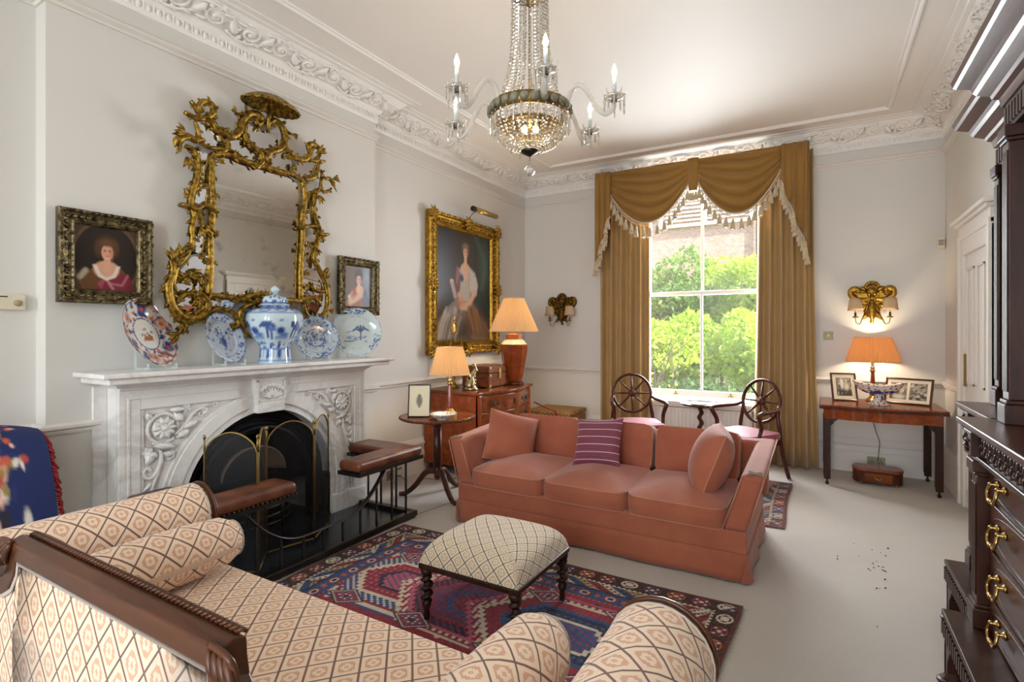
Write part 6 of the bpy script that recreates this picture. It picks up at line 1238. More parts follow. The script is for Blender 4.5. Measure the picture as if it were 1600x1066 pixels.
def wall_plate(name, label, cat, c, n, w, h, extra):
    t = thing(name, label, cat, c); n = Vector(n); e = Vector((0, 0, 1)).cross(n); m = MB(); P = lambda a, b, d: e*a+Vector((0, 0, b))+n*d
    m.prism([(-w/2, -h/2), (w/2, -h/2), (w/2, h/2), (-w/2, h/2)], P, 0, .006); m.build('plate', M_PLATE, t, None, .002); extra(t, P)
def sock(t, P):
    for s in (-1, 1):
        m = MB(); [m.prism([(s*.036+a-.004, b-.006), (s*.036+a+.004, b-.006), (s*.036+a+.004, b+.006), (s*.036+a-.004, b+.006)], P, .0055, .0068) for a, b in ((0, .012), (-.011, -.008), (.011, -.008))]; m.build('socket_holes', M_BLACK, t)
def sock1(t, P): m = MB(); [m.prism([(a-.006, b-.007), (a+.006, b-.007), (a+.006, b+.007), (a-.006, b+.007)], P, .0055, .0068) for a, b in ((0, .014), (-.012, -.010), (.012, -.010))]; m.build('socket_holes', M_BLACK, t)
def plug(t, P): m = MB(); m.prism([(-.025, -.025), (.025, -.025), (.025, .025), (-.025, .025)], P, .006, .035); m.build('plug', M_WHITEPL, t, None, .006)
def sw(t, P): m = MB(); m.prism([(-.008, -.012), (.008, -.012), (.008, .012), (-.008, .012)], P, .006, .014); m.build('toggle', M_BRASS, t, None, .002)
wall_plate('power_socket', 'brass double socket in the baseboard behind the low wooden box', 'socket', (.485, YB-.03, .125), (0, -1, 0), .15, .09, sock)
p_ = px(609, 743, x=XL+.031); wall_plate('power_socket', 'brass socket in left baseboard, the one nearer the fireplace', 'socket', p_, (1, 0, 0), .088, .088, sock1)
p_ = px(622.5, 738, x=XL+.031); wall_plate('power_socket', 'brass socket holding a cream plug, between fender and tripod table', 'socket', p_, (1, 0, 0), .088, .088, plug)
wall_plate('light_switch', 'brass light switch on the wall between curtain and gilt sconce', 'switch', (.078, YB, 1.375), (0, -1, 0), .09, .09, sw)
c_ = px(1470, 380, y=YB-.03); t = thing('alarm_sensor', 'white alarm sensor high in the corner beside the door', 'sensor', (c_.x-.0, YB, c_.z)); m = MB(); m.box((-.03, -.045, -.05), (.03, 0, .05)); m.build('case', M_WHITEPL, t, None, .006); m = MB(); [m.box((-.02, -.047, -.02+.014*k), (.02, -.045, -.014+.014*k)) for k in range(4)]; m.build('lens', M_BRONZE, t)
tag(MB().tube(catmull([(.44, 6.30, .62), (.45, 6.31, .56), (.475, 6.33, .45), (.51, 6.345, .33), (.505, 6.35, .22), (.50, 6.355, .15), (.49, 6.362, .13)], 6), .0035, 6).box((.432, 6.29, .55), (.458, 6.31, .61)).build('lamp_cord', M_BLACK), 'black lamp cord with inline switch hanging behind the card table', 'cord')
tag(MB().tube(catmull([px(622, 742, x=-3.44), px(640, 752, x=-3.38), px(665, 748, x=-3.25), Vector((-3.1, 4.0, .01)), Vector((-3.0, 4.15, .008))], 6), .003, 5).build('lamp_cord', M_BRONZE), 'thin brown cord trailing from the plug behind the tripod table', 'cord')
# ---------------------------------------------------------------- blue shawl over a chair at the left edge
sh = thing('shawl_chair', 'chair draped with royal blue embroidered shawl with red fringe, far left', 'chair', (-3.2, .72, 0)); O = sh.location.copy()
m = MB(); [m.cyl((x, y, 0), (x, y, .44), .022, .028) for x in (-3.34, -2.92) for y in (.45, .98)]; m.box((-3.36, .42, .44), (-2.90, 1.0, .47)); m.build('seat_frame', M_MAHOG, sh, O); m = MB(); m.box((-3.36, .44, .47), (-3.32, .98, .94)); m.build('chair_back', M_MAHOG, sh, O, .01)
p = Paint(110, 150, '0c1f55'); q_ = random.Random(12)
for k in range(130):
    a = q_.random()*2*pi; x, y = .72+q_.gauss(0, .055), .76+q_.gauss(0, .10); p.ell(x, y, q_.uniform(.008, .022), q_.uniform(.007, .02), q_.choice(['142a66', '1c1c40', 'b8553c', 'cf8a7a', 'd8cfc4', '1c1c28', '8a7a3a', 'b04438', 'e0b0a0']), .3, .95, q_.random()*3)
M_SHAWL = painted('embroidered_shawl', .8); SP = [(-2.98, .30), (-3.10, .72), (-3.20, .93), (-3.29, .985), (-3.35, .985), (-3.395, .93), (-3.40, .50), (-3.40, .08)]
C_ = catmull([(x, 0, z) for x, z in SP], 6); n = len(C_)-1; m = MB()
p.sheet(m, lambda x, y: (lambda v: Vector((v.x+.012*sin(9*x)*(1-y)+.02*sin(2.2*x+.6), .34+.72*x+.02*(1-y), v.z-.05*(abs(x-.5)*2)**3)))(C_[0].lerp(C_[0], 0) if False else C_[min(n-1, int((1-y)*n))].lerp(C_[min(n, int((1-y)*n)+1)], ((1-y)*n) % 1 if y > 0 else 1))); m.build('shawl', M_SHAWL, sh, O, solid=.004)
m = MB(); rr = random.Random(2)
for k in range(150): s_ = k/150*.64*n; v = C_[int(s_)].lerp(C_[int(s_)+1], s_ % 1); y = 1.055; z = v.z-.05; m.tube([(v.x, y, z), (v.x+rr.uniform(-.01, .01), y+.022, z-.01), (v.x+rr.uniform(-.012, .012), y+.03+rr.uniform(0, .012), z-.045)], .005, 4)
m.build('fringe', Mat('red_fringe', '8e1f22', .8), sh, O, kind='stuff')
# ---------------------------------------------------------------- breakfront bureau bookcase on the right
cbk = thing('breakfront_bookcase', 'tall dark carved mahogany breakfront bookcase along the right wall', 'cabinet', (.78, 2.3, 0)); O = cbk.location.copy(); XW = XR-.012
M_DW = M_DARKWOOD; CY0, CY1, WY1 = 1.15, 2.757, 3.36
def cb_box(nm, boxes, mat=None, bev=.004, parent=None): m = MB(); [m.box(a, b) for a, b in boxes]; return m.build(nm, mat or M_DW, parent or cbk, O, bev)
cb_box('plinth', [((.440, CY0, .186), (XW, CY1, .262)), ((.432, CY0, .262), (XW, CY1+.008, .285)), ((.545, CY1, .186), (XW, WY1, .262)), ((.537, CY1, .262), (XW, WY1+.008, .285))])
def flutes(nm, spots, size, mat=None):
    f0 = None
    for p in spots:
        if f0 is None: f0 = MB().cbox((0, 0, 0), size).build(nm, mat or M_DW, cbk); o = f0
        else: o = inst(f0, (0, 0, 0))
        o.location = Vector(p)-O
flutes('flute', [(.4345, CY1-.02-.034*k, .2255) for k in range(46)]+[(.5395, WY1-.02-.034*k, .2255) for k in range(18)], (.013, .018, .061)); flutes('flute', [(.46+.034*k, CY1+.0055, .2255) for k in range(3)]+[(.565+.034*k, WY1+.0055, .2255) for k in range(3)], (.018, .013, .061))
for x, y in ((.44, CY1), (.545, WY1), (.44, CY0+.14)):
    m = MB(); m.prism([(y, .186), (y-.13, .186), (y-.10, .15), (y-.065, .11), (y-.05, .05), (y-.055, .015), (y-.06, 0), (y, 0), (y+.012, .015), (y, .03)], lambda a, b, d: Vector((d, a, b)), x, x+.035); m.prism([(x, .186), (x+.13, .186), (x+.07, .11), (x+.05, .05), (x+.06, 0), (x-.014, 0), (x-.014, .014), (x, .03)], lambda a, b, d: Vector((a, d, b)), y-.035, y); m.lathe([(.05, 0), (.052, .008), (.04, .016)], 14, (x+.022, y-.022, 0)); m.build('foot', M_DW, cbk, O, .004)
cb_box('lower_carcass', [((.565, CY0, .285), (XW, CY1-.035, .925)), ((.665, CY1-.035, .285), (XW, WY1-.035, .925))])
def pilaster(x, y, z0, z1, w, d, nm='pilaster'):
    p_ = cb_box(nm, [((x, y-w, z0), (x+d, y, z0+.075)), ((x+.006, y-w+.006, z0+.075), (x+d, y-.006, z0+.09)), ((x+.014, y-w+.012, z0+.09), (x+d, y-.012, z1-.06)), ((x+.006, y-w+.006, z1-.06), (x+d, y-.006, z1-.045)), ((x, y-w, z1-.045), (x+d, y, z1))])
    g = MB(); [g.box((x+.010, y-w+.02+(w-.04)*(k+.5)/4-.006, z0+.12), (x+.015, y-w+.02+(w-.04)*(k+.5)/4+.006, z1-.09)) for k in range(4)]; g.build('fluting', M_DW, p_, O, .003)
pilaster(.507, CY1-.015, .285, .925, .105, .06); pilaster(.612, WY1-.015, .285, .925, .095, .06); pilaster(.507, CY0+.12, .285, .925, .105, .06)
cb_box('frieze', [((.535, CY0, .925), (XW, CY1-.02, 1.035)), ((.64, CY1-.02, .925), (XW, WY1-.02, 1.035)), ((.500, CY1-.125, .94), (.56, CY1-.008, 1.035)), ((.605, WY1-.115, .94), (.66, WY1-.008, 1.035)), ((.522, CY0, .918), (.56, CY1-.01, .938))])
f0 = None
for k in range(22):
    y = CY1-.16-.062*k
    if f0 is None:
        g = MB()
        for a in range(4): t = a*pi/2+pi/4; g.tube(catmull([(0, .004*cos(t), .004*sin(t)), (-.007, .018*cos(t+.4), .024*sin(t+.4)), (-.007, .03*cos(t), .038*sin(t)), (-.003, .02*cos(t-.5), .034*sin(t-.5))], 3), .0052, 5)
        g.ball((-.005, 0, 0), .011, 6, 4); g.tube([(-.003, -.031, -.042), (-.007, -.031, 0), (-.003, -.031, .041)], .0045, 5); f0 = g.build('fret_motif', M_DW, cbk); o = f0
    else: o = inst(f0, (0, 0, 0))
    o.location = Vector((.533, y, .987))-O
g = MB()
for y, x in ((CY1-.066, .499), (WY1-.061, .604)):
    for a in range(4): t = a*pi/2+pi/4; g.tube(catmull([(x, y, .987), (x-.006, y+.02*cos(t), .987+.02*sin(t)), (x, y+.04*cos(t+.5), .987+.034*sin(t+.5))], 3), .005, 5)
g.build('block_carving', M_DW, cbk, O)
cb_box('desk_top', [((.497, CY0, 1.035), (XW, CY1+.028, 1.048)), ((.484, CY0, 1.048), (XW, CY1+.043, 1.073)), ((.60, CY1, 1.035), (XW, WY1+.028, 1.048)), ((.585, CY1, 1.048), (XW, WY1+.043, 1.073))], M_MAHOG, .005)
zd = [(.29, .425), (.433, .605), (.613, .785), (.793, .915)]
for z0, z1 in zd:
    dw = cb_box('drawer', [((.552, CY0+.13, z0+.004), (.572, CY1-.135, z1-.004))], M_MAHOG, .003)
    g = MB(); zc = (z0+z1)/2; yc = (CY0+CY1)/2; L = (CY1-CY0-.27)/2; g.tube([(.5515, yc+L*.93*math.copysign(abs(cos(t))**.5, cos(t)), zc+(z1-z0)*.40*math.copysign(abs(sin(t))**.7, sin(t))) for t in [2*pi*i/60 for i in range(60)]], .0018, 4, closed=True); g.build('inlay_line', M_DW, dw, O)
    for y in (CY1-.30, CY0+.30):
        g = MB(); xx = .55
        for s in (-1, 1): g.lathe([(.001, 0), (.016, 0), (.012, .005), (.006, .012), (.009, .02), (.001, .024)], 10, (xx, y+s*.042, zc+.018), R=Matrix.Rotation(-pi/2, 3, 'Y')); g.ball((xx-.02, y+s*.042, zc+.018), .009, 8, 6)
        g.tube(catmull([(xx-.02, y-.042, zc+.018), (xx-.028, y-.052, zc-.01), (xx-.03, y-.03, zc-.036), (xx-.031, y-.012, zc-.03), (xx-.031, y, zc-.034), (xx-.031, y+.012, zc-.03), (xx-.03, y+.03, zc-.036), (xx-.028, y+.052, zc-.01), (xx-.02, y+.042, zc+.018)], 5), .0055, 7); g.ball((xx-.031, y, zc-.034), .009, 7, 5); g.build('handle', M_BRASS, dw, O)
    g = MB(); g.box((.550, yc-.004, zc), (.5522, yc+.004, zc+.03)); g.build('keyhole', M_BLACK, dw, O)
# upper stage
cb_box('upper_carcass', [((.70, CY0, 1.073), (XW, CY0+.05, 2.28)), ((.70, CY1-.05, 1.073), (XW, CY1-.02, 2.28)), ((XW-.02, CY0, 1.073), (XW, WY1-.02, 2.28)), ((.79, WY1-.05, 1.073), (XW, WY1-.02, 2.28)), ((.66, CY0, 2.2), (XW, CY1-.02, 2.30)), ((.76, CY1-.02, 2.2), (XW, WY1-.02, 2.30)), ((.66, CY0, 1.073), (XW, CY1-.1, 1.10))])
pilaster(.594, CY1-.04, 1.073, 2.19, .10, .085, 'pilaster'); pilaster(.70, WY1-.04, 1.073, 2.19, .09, .075, 'pilaster')
M_BKGLASS = Mat('bookcase_glass', '3a4044', .03).glass_mix(.55, (.6, .65, .66))
for nm, x, y0, y1 in (('glazed_door', .655, 1.95, CY1-.145), ('glazed_door', .655, 1.16, 1.94), ('glazed_door', .755, CY1+.0, WY1-.135)):
    d_ = cb_box(nm, [((x, y0, 1.10), (x+.025, y0+.045, 2.19)), ((x, y1-.045, 1.10), (x+.025, y1, 2.19)), ((x, y0+.045, 1.10), (x+.025, y1-.045, 1.15)), ((x, y0+.045, 2.14), (x+.025, y1-.045, 2.19))]); ym = (y0+y1)/2
    cb_box('astragal', [((x-.002, ym-.007, 1.15), (x+.012, ym+.007, 2.14))]+[((x-.002, y0+.045, z-.007), (x+.012, y1-.045, z+.007)) for z in (1.38, 1.62, 1.88)], None, .002, d_)
    for ya, yb in ((y0+.045, ym-.007), (ym+.007, y1-.045)):
        for za, zb in ((1.15, 1.373), (1.387, 1.613), (1.627, 1.873), (1.887, 2.14)): cb_box('pane', [((x+.004, ya, za), (x+.007, yb, zb))], M_BKGLASS, 0, d_)
cr_ = [(0, 2.30), (.012, 2.30), (.018, 2.335), (.035, 2.345), (.04, 2.36), (.075, 2.385), (.085, 2.40), (.09, 2.42), (.13, 2.445), (.14, 2.455), (.145, 2.48), (0, 2.48)]
m = MB()
_pth = [(XW, CY0), (.63, CY0), (.63, CY1-.01), (.63, CY1-.01), (.725, CY1-.01), (.725, WY1-.01), (XW, WY1-.01)]
_pth = [(.63, CY0), (.63, CY1-.01), (.725, CY1-.0), (.725, WY1-.01), (XW, WY1-.01)]
m.sweep(cr_, [(.63, CY0), (.63, CY1-.0), (.75, CY1-.0)]); m.sweep(cr_, [(.735, CY1-.05), (.735, WY1-.005), (XW, WY1-.005)]); m.box((.63, CY0, 2.28), (XW, CY1, 2.478)); m.box((.735, CY1, 2.28), (XW, WY1-.005, 2.478)); m.build('cornice', M_MAHOG, cbk, O)
flutes('flute', [(.628, CY1-.015-.036*k, 2.25) for k in range(40)]+[(.733, WY1-.02-.036*k, 2.25) for k in range(16)], (.012, .022, .07))
g = MB(); g.box((.63, CY0, 2.20), (.68, CY1-.005, 2.295)); g.box((.735, CY1, 2.20), (.78, WY1-.01, 2.295)); g.build('upper_frieze', M_DW, cbk, O)
m = MB(); m.prism([(CY1-.03, 2.478), (CY1-.03, 2.53), ((CY0+CY1)/2, 3.02), (CY0+.03, 2.53), (CY0+.03, 2.478)], lambda a, b, d: Vector((d, a, b)), .66, .74); m.build('pediment', M_MAHOG, cbk, O, .004); m = MB()
for s in (-1, 1): yc = (CY0+CY1)/2; m.tube([(.65, yc+s*((CY1-CY0)/2+.03), 2.525), (.65, yc, 3.06)], .04, 4, flat=(1, .6), smooth=False)
m.build('raking_cornice', M_MAHOG, cbk, O)
m = MB(); m.box((.68, WY1-.13, 2.478), (.74, WY1-.03, 2.74)); m.lathe([(.05, 2.74), (.055, 2.76), (.045, 2.78), (.05, 2.79)], 4, (.71, WY1-.08, 0), smooth=False, a0=pi/4); m.build('finial_block', M_DW, cbk, O, .004)
rr = random.Random(21)
for z in (1.103, 1.39, 1.63, 1.89):
    cb_box('shelf', [((.70, CY0+.05, z-.02), (XW-.02, CY1-.05, z))]); y = 1.95; n_ = 0
m = MB(); rr = random.Random(9)
for k in range(26): x, y = rr.gauss(.30, .09), rr.gauss(3.9, .35); m.ball((x, y, .003), rr.uniform(.003, .007), 5, 3, (1, 1, .6), smooth=False)
tag(m.build('crumbs', M_BRONZE), 'dark crumbs scattered on the carpet near the bookcase foot', 'debris', kind='stuff')
# ---------------------------------------------------------------- crystal chandelier
M_CRYS = Mat('cut_crystal', 'e9eef2', .04, .8, IOR=1.55); M_CRYS.glass_mix(.42, (.97, .96, .94), .03); M_CRYS.p.inputs['Specular IOR Level'].default_value = 1.; M_CRYS.p.inputs['Base Color'].default_value = c4('e8e6e0')
M_ARMG = Mat('twisted_glass', 'd8d6d0', .05).glass_mix(.55, (.95, .95, .94), .05); M_DISC = Mat('smoky_glass_disc', '8f8f80', .06).glass_mix(.35, (.75, .76, .66), .05)
M_WAX = Mat('white_candle_tube', 'c3ced4', .5); M_FLAME = Mat('lit_candle_bulb', 'fff2d8', .2).emit('ffd890', 9.); M_BULBG = Mat('clear_bulb_glass', 'ffffff', .02).glass_mix(.8)
CC = Vector((-1.374, 2.555, 2.62)); RR = .214; CA = -YAW                       # ring centre and radius
chd = thing('chandelier', 'cut crystal chandelier with bead strands, glass arms and white candle lights', 'chandelier', CC)
m = MB(); m.cyl((0, 0, .70), (0, 0, ZC-CC.z), .006, n=8); m.lathe([(.001, ZC-CC.z-.05), (.05, ZC-CC.z-.03), (.06, ZC-CC.z-.001), (.001, ZC-CC.z-.0005)], 20); m.cyl((0, 0, -.2), (0, 0, .70), .007, n=8); m.build('stem', M_BRASSDK, chd)
m = MB(); m.tube([(.098*cos(2*pi*i/32), .098*sin(2*pi*i/32), .66) for i in range(32)], .012, 6, closed=True); m.lathe([(.098, .64), (.102, .66), (.06, .70), (.001, .71)], 24, cap=False); m.build('crown_ring', M_BRASS, chd)
m = MB(); m.lathe([(RR-.012, -.03), (RR+.004, -.03), (RR+.006, .03), (RR-.012, .03), (RR-.012, -.03)], 48, cap=False); m.build('main_ring', M_BRASSDK, chd)
m = MB(); m.lathe([(RR*.72, -.095), (RR*.72+.006, -.095), (RR*.72+.006, -.065), (RR*.72, -.065), (RR*.72, -.095)], 40, cap=False); m.build('inner_ring', M_BRASS, chd)
m = MB(); m.lathe([(.001, -.245), (.012, -.238), (.045, -.222), (.05, -.21), (.03, -.2), (.001, -.198)], 20); m.build('bottom_boss', M_BRONZE, chd)
m = MB(); R_ = Matrix.Rotation(pi/2, 3, 'Y'); m.lathe([(.001, 0), (.024, .0), (.024, .004), (.015, .013), (.001, .015)], 14, R=R_); ds = None
for k in range(26):
    a = 2*pi*k/26
    if ds is None: ds = m.build('glass_disc', M_DISC, chd); o = ds
    else: o = inst(ds, (0, 0, 0))
    o.location = ((RR+.007)*cos(a), (RR+.007)*sin(a), .0); o.rotation_euler = (0, 0, a)
def bead(mb, p, r): mb.lathe([(.0002, -r*1.15), (r*.8, -r*.45), (r, 0), (r*.8, r*.45), (.0002, r*1.15)], 5, p, smooth=False, cap=False)
def strand(name, pts, r, count, cap_=None):
    """one strand of beads along pts, then copies turned about the stem"""
    m = MB(); L = [0]
    for p, c in zip(pts, pts[1:]): L.append(L[-1]+(c-p).length)
    n = int(L[-1]/(r*2.3))
    for j in range(n): s = (j+.5)/n*L[-1]; i = max(k for k in range(len(pts)-1) if L[k] <= s); bead(m, pts[i].lerp(pts[i+1], (s-L[i])/(L[i+1]-L[i])), r*(1. if j % 3 else .72))
    o = m.build(name, M_CRYS, chd, kind='stuff')
    for k in range(1, count): c = inst(o, (0, 0, 0)); c.rotation_euler = (0, 0, 2*pi*k/count)
tent = catmull([(.185, 0, .035), (.148, 0, .12), (.118, 0, .24), (.104, 0, .36), (.099, 0, .50), (.097, 0, .64)], 8); strand('bead_strand', tent, .0088, 24)
strand('bead_strand', catmull([(.185*cos(.13), .185*sin(.13), .035), (.12, .01, .10), (.075, 0, .2), (.07, 0, .4), (.07, 0, .6)], 8), .007, 12)
bl = [Vector(((RR-.01)*cos(t)**.75 if cos(t) > .01 else .04, 0, -.03-.178*sin(t))) for t in [1.42*i/16 for i in range(17)]]; strand('bead_strand', bl, .0086, 44)
strand('bead_strand', [Vector((RR*.72+.01, 0, -.09)), Vector((RR*.70, 0, -.13)), Vector((RR*.5, 0, -.175)), Vector((.05, 0, -.205))], .008, 22)
pr = MB(); pr.lathe([(.0002, -.062), (.0055, -.048), (.0062, -.012), (.003, -.004), (.0002, 0)], 6, smooth=False, cap=False); bead(pr, Vector((0, 0, .008)), .0055)
P0 = [None]
def prism_drop(p, s=1.):
    if P0[0] is None: P0[0] = pr.build('prism_drop', M_CRYS, chd); o = P0[0]
    else: o = inst(P0[0], p)
    o.location = p; o.scale = (1, 1, s); o.rotation_euler = (0, 0, random.random()*3)
for k in range(32): a = 2*pi*(k+.5)/32; prism_drop(((RR+.004)*cos(a), (RR+.004)*sin(a), -.04), 1.25)
ba = MB(); ba.ball((0, 0, -.318), .03, 10, 7, smooth=False); ba.build('ball_drop', M_CRYS, chd); m = MB(); [bead(m, Vector((0, 0, -.252-.013*k)), .0062) for k in range(3)]; m.build('drop_chain', M_CRYS, chd)
for k in range(6):
    a = CA*0+YAW+math.radians(-83+60*k); d = Vector((cos(a), sin(a), 0)); nrm = Vector((-sin(a), cos(a), 0)); RA = .465
    A = catmull([d*(RR-.005)+Vector((0, 0, .0)), d*(RR+.02)+Vector((0, 0, .075)), d*(RR+.07)+Vector((0, 0, .10)), d*(RR+.125)+Vector((0, 0, .035)), d*(RR+.17)+Vector((0, 0, -.045)), d*(RR+.21)+Vector((0, 0, -.075)), d*(RA-.008)+Vector((0, 0, -.055)), d*RA+Vector((0, 0, -.015))], 7)
    m = MB(); n = len(A); K = 8
    m.tube(A, [.0125*(1+.13*(i % 2)) for i in range(n)], K); m.build('glass_arm', M_ARMG, chd)
    c = d*RA; m = MB(); m.lathe([(.012, -.02), (.018, -.012), (.05, -.004), (.056, .008), (.05, .004), (.016, -.002), (.018, .016), (.014, .022)], 18, (c.x, c.y, 0), cap=False); m.build('drip_pan', M_CRYS, chd)
    m = MB(); m.lathe([(.0105, .0), (.0105, .105), (.001, .106)], 14, (c.x, c.y, 0)); cn = m.build('candle_tube', M_WAX, chd); m = MB(); m.lathe([(.014, -.022), (.016, -.008), (.012, .002)], 12, (c.x, c.y, 0)); m.build('candle_cup', M_BRONZE, cn)
    m = MB(); m.lathe([(.006, .107), (.0135, .125), (.0145, .138), (.009, .160), (.0015, .180)], 14, (c.x, c.y, 0), cap=False); bu = m.build('candle_bulb', M_BULBG, chd); m = MB(); m.ball((c.x, c.y, .130), .0062, 8, 6, (1, 1, 1.9)); m.build('filament', M_FLAME, bu)
    lamp('candle_light', 'POINT', (c.x, c.y, .14), .9, (1, .78, .5), parent=chd, radius=.012)
    for j in range(10): t = 2*pi*j/10; prism_drop((c.x+.052*cos(t), c.y+.052*sin(t), .0), .9+.5*(j % 2)); 
    m = MB()
    for j in range(10): t = 2*pi*j/10; p = Vector((c.x+.056*cos(t), c.y+.056*sin(t), .006)); m.leaf(p, p+Vector((.008*cos(t), .008*sin(t), .03)), .008, (cos(t), sin(t), 0), .1, 2)
    m.build('pan_spikes', M_CRYS, chd, kind='stuff')
for s in (-1, 1): m = MB(); p = Vector((s*.03*cos(YAW)+.06*sin(YAW), s*.03*sin(YAW)-.06*cos(YAW), -.115)); m.ball(p, .017, 10, 8, (1, 1, 1.3)); m.build('inner_bulb', M_FLAME, chd)
lamp('candle_light', 'POINT', (0, 0, -.09), 4, (1, .72, .42), parent=chd, radius=.03)
# ---------------------------------------------------------------- garden and house beyond the window
M_SOIL = Mat('garden_earth', '4a4a30', .95); M_SOIL.color(M_SOIL.mix(M_SOIL.noise(3, 4), '3c4526', '6d7a40'))
structure('land', MB().box((-30, YB+.36, -1.2), (20, 40, -1.0)), M_SOIL)
def leafy(name, c1, c2, tr):
    m = Mat(name, c1, .5); d, col = m.voro(6); n = m.noise(1.7, 3); k = m.mix(n.step(.3, .7), c1, c2); m.color(k); m.translucent(.3, tr); return m
M_LEAFY = leafy('sunlit_yellow_leaf', '7fa52a', 'c2d652', 'c8e04a'); M_LEAFG = leafy('green_leaf', '3f6a22', '7fa244', '8fc04a'); M_LEAFD = leafy('deep_green_leaf', '2a4a1c', '5a8040', '6a9a40'); M_BARK = Mat('grey_bark', '5a5045', .9)
def foliage(name, mat, parent, blobs, n, size, seed, org):
    r = np.random.default_rng(seed); V = []; bl = np.array([(*b[0], *b[1]) for b in blobs]); vol = bl[:, 3]*bl[:, 4]*bl[:, 5]; idx = r.choice(len(bl), n, p=vol**.7/np.sum(vol**.7)); u = r.normal(size=(n, 3)); u /= np.linalg.norm(u, axis=1)[:, None]; rad = r.uniform(.55, 1.05, n)**.6
    C = bl[idx, :3]+u*bl[idx, 3:]*rad[:, None]-np.array(org); d = r.normal(size=(n, 3))+u*.8+np.array([0, 0, -.25]); d /= np.linalg.norm(d, axis=1)[:, None]; e = np.cross(d, r.normal(size=(n, 3))); e /= np.linalg.norm(e, axis=1)[:, None]; s = size*r.uniform(.6, 1.3, n)[:, None]; nn = np.cross(d, e)
    P = np.stack([C-d*s*.5, C+e*s*.3+nn*s*.06, C+d*s*.6, C-e*s*.3+nn*s*.06], 1).reshape(-1, 3); me = D.meshes.new(name); F = np.arange(4*n).reshape(n, 4)
    me.from_pydata(P.tolist(), [], F.tolist()); me.materials.append(mat.m); o = link(D.objects.new(name, me), parent); o['kind'] = 'stuff'; return o
def tree(name, label, cat, base, blobs, mat, n, size, seed, branches=6, th=.06, group=None):
    t = thing(name, label, cat, base, group=group); O = np.array(base); r = random.Random(seed); b = Vector(base)
    foliage('foliage', mat, t, blobs, n, size, seed, base); m = MB(); top = Vector(blobs[0][0]); m.tube(catmull([b, b.lerp(top, .4)+Vector((.1, 0, 0)), top], 5), [th*(1-.06*i) for i in range(11)], 7); m.build('trunk', M_BARK, t, base)
    for k in range(branches):
        q_ = Vector(r.choice(blobs)[0])+Vector((r.uniform(-.5, .5), r.uniform(-.4, .1), r.uniform(-.3, .4))); s = b.lerp(top, r.uniform(.2, .7)); m = MB(); m.tube(catmull([s, s.lerp(q_, .5)+Vector((r.uniform(-.2, .2), 0, r.uniform(-.1, .2))), q_], 5), [th*.5*(1-.075*i) for i in range(11)], 5); m.build('branch', M_BARK, t, base)
    return t
r_ = random.Random(8)
def cluster(c, s, k, q): return [((c[0]+r_.uniform(-s[0], s[0]), c[1]+r_.uniform(-s[1], s[1]), c[2]+r_.uniform(-s[2], s[2])), (q*r_.uniform(.7, 1.3), q*r_.uniform(.7, 1.1), q*r_.uniform(.5, .9))) for _ in range(k)]
tree('maple_shrub', 'broad bright yellow green shrub close outside the lower sash', 'shrub', (-2.1, 9.6, -1), [((-2.1, 9.6, .9), (.6, .5, .4))]+cluster((-2.0, 9.7, 1.05), (1.3, .5, .55), 26, .42), M_LEAFY, 14000, .105, 1, 9)
tree('dark_shrub', 'darker green shrub low beneath the yellow green one outside', 'shrub', (-1.6, 8.7, -1), [((-1.6, 8.7, .1), (.6, .4, .4))]+cluster((-1.5, 8.7, .05), (1.3, .4, .42), 20, .40), M_LEAFD, 7000, .085, 2, 5)
tree('sapling', 'twiggy sapling with sparse yellow leaves, lower left beyond the window glass', 'tree', (-2.35, 8.0, -1), [((-2.25, 8.0, 1.0), (.2, .2, .5))]+cluster((-2.2, 8.0, .75), (.35, .25, .6), 9, .22), M_LEAFY, 170, .085, 3, 34, .02)
tree('garden_tree', 'light green tree at right behind the upper sash', 'tree', (-1.1, 12.0, -1), [((-1.1, 12.0, 2.4), (.8, .6, .6))]+cluster((-.9, 12.0, 2.25), (1.2, .7, .65), 24, .55), M_LEAFY, 11000, .10, 4, 12)
tree('garden_tree', 'mid green tree at left behind the upper sash', 'tree', (-3.4, 12.5, -1), [((-3.4, 12.5, 2.4), (.8, .6, .6))]+cluster((-3.4, 12.5, 2.1), (1.1, .7, .8), 26, .55), M_LEAFG, 11000, .10, 5, 12)
tree('garden_tree', 'green tree further back filling the gap between the two others', 'tree', (-2.2, 14.0, -1), [((-2.2, 14.0, 2.2), (.8, .6, .6))]+cluster((-2.2, 14.2, 1.5), (2.4, .7, 1.1), 34, .62), M_LEAFG, 11000, .11, 6, 8)
tree('garden_tree', 'tall pale green tree standing beside right side of the brick house', 'tree', (.1, 17.0, -1), [((.1, 17.0, 4.4), (.8, .8, 1.2))]+cluster((.2, 17.0, 4.2), (.7, .8, 1.9), 22, .7), M_LEAFY, 7000, .14, 7, 6)
M_BRICK = Mat('pale_red_brick', 'a8705a', .9); q_ = M_BRICK.n.new('ShaderNodeTexBrick'); M_BRICK.l.new(M_BRICK.vec(M_BRICK.xyz()[0], M_BRICK.xyz()[2]), q_.inputs[0]); q_.inputs['Color1'].default_value = c4('b88672'); q_.inputs['Color2'].default_value = c4('cfa890'); q_.inputs['Mortar'].default_value = c4('dccfc0'); q_.inputs['Scale'].default_value = 4.2; q_.inputs['Mortar Size'].default_value = .02; M_BRICK.color(q_.outputs[0])
hs = thing('brick_house', 'red brick house with white louvred panel seen above the garden trees', 'house', (-3, 19.0, -1)); O = hs.location.copy(); M_STONE = Mat('pale_stone', 'cfc4b4', .8)
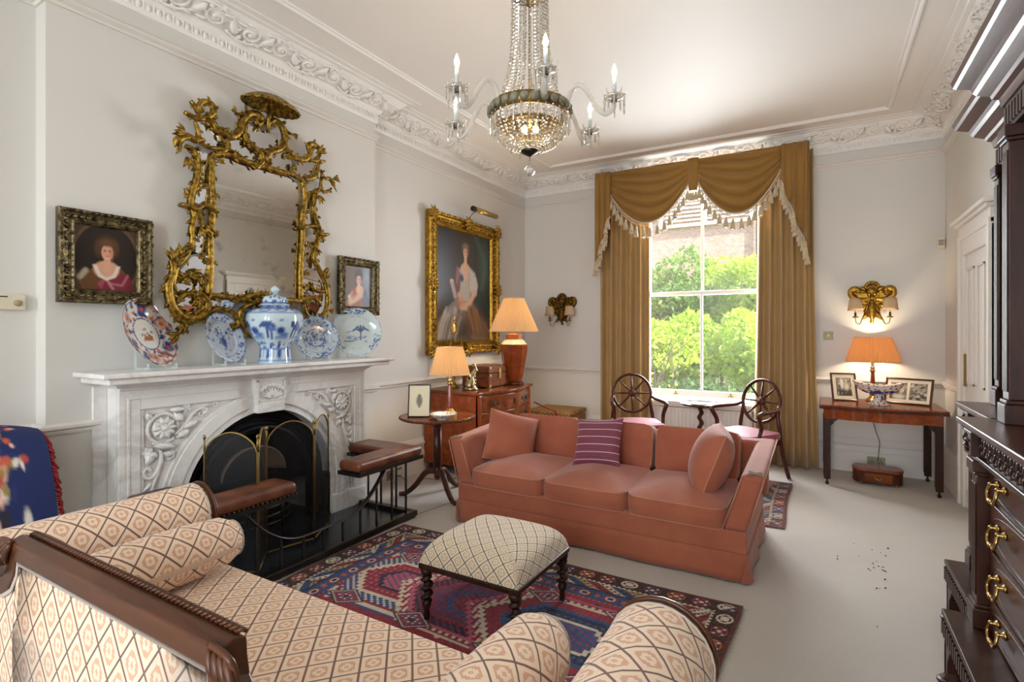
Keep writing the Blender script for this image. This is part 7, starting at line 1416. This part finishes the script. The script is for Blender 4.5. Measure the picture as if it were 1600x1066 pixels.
m = MB(); m.box((-9, 19.0, -1), (-.9, 23, 8.5)); m.build('wall', M_BRICK, hs, O); m = MB(); m.box((-4.95, 18.88, 5.05), (-1.85, 19.0, 5.17)); m.build('string_course', M_STONE, hs, O); m = MB(); m.box((-4.95, 18.9, 5.17), (-4.8, 19.0, 7.2)); m.box((-2.0, 18.9, 5.17), (-1.85, 19.0, 7.2)); m.box((-3.45, 18.9, 5.17), (-3.33, 19.0, 7.2)); m.build('louvre_frame', M_SASH, hs, O)
m = MB()
for k in range(14):
    z = 5.25+.14*k; m.add([(-4.8, 18.9, z), (-2.0, 18.9, z), (-2.0, 18.98, z+.07), (-4.8, 18.98, z+.07), (-4.8, 18.9, z+.02), (-2.0, 18.9, z+.02), (-2.0, 18.98, z+.09), (-4.8, 18.98, z+.09)], [(0, 1, 2, 3), (7, 6, 5, 4), (0, 4, 5, 1), (3, 2, 6, 7)])
m.build('louvres', M_SASH, hs, O, kind='stuff'); m = MB(); m.box((-1.55, 18.93, 3.2), (-1.05, 19.0, 6.6)); m.build('window', Mat('far_window', '6f7f8a', .2), hs, O); m = MB(); m.cyl((-1.75, 18.9, -1), (-1.75, 18.9, 8), .05); m.build('drainpipe', M_BRONZE, hs, O)

structure('trim_5', MB().add([(-2.70, 3.20, .0006), (-2.694, 3.20, .0006), (-2.62, 3.68, .0006), (-2.626, 3.68, .0006), (-2.70, 3.20, -.001), (-2.694, 3.20, -.001), (-2.62, 3.68, -.001), (-2.626, 3.68, -.001)], [(0, 1, 2, 3), (0, 4, 5, 1), (1, 5, 6, 2), (2, 6, 7, 3), (3, 7, 4, 0)]), M_BRONZE)   # seam in the carpet
GROUPS = dict(plate_stand='acrylic stands on the mantelshelf', blue_plate='china on the mantelshelf', imari_plate='china on the mantelshelf', delft_plate='china on the mantelshelf', ginger_jar='china on the mantelshelf', portrait_painting='portraits on the left wall', scatter_cushion='cushions on the coral sofa', bolster='bolsters on the settee', wheelback_armchair='wheel back chairs by the window', wall_sconce='gilt wall sconces', table_lamp='lit table lamps', photo_frame='photographs on the card table', power_socket='brass power sockets', garden_tree='trees beyond the window', patterned_rug='patterned rugs', curtain='gold curtains', lamp_cord='lamp cords')
for o in SC.objects:
    if o.parent is None and 'category' in o.keys():
        g = GROUPS.get(o.name.split('.')[0])
        if g: o['group'] = g
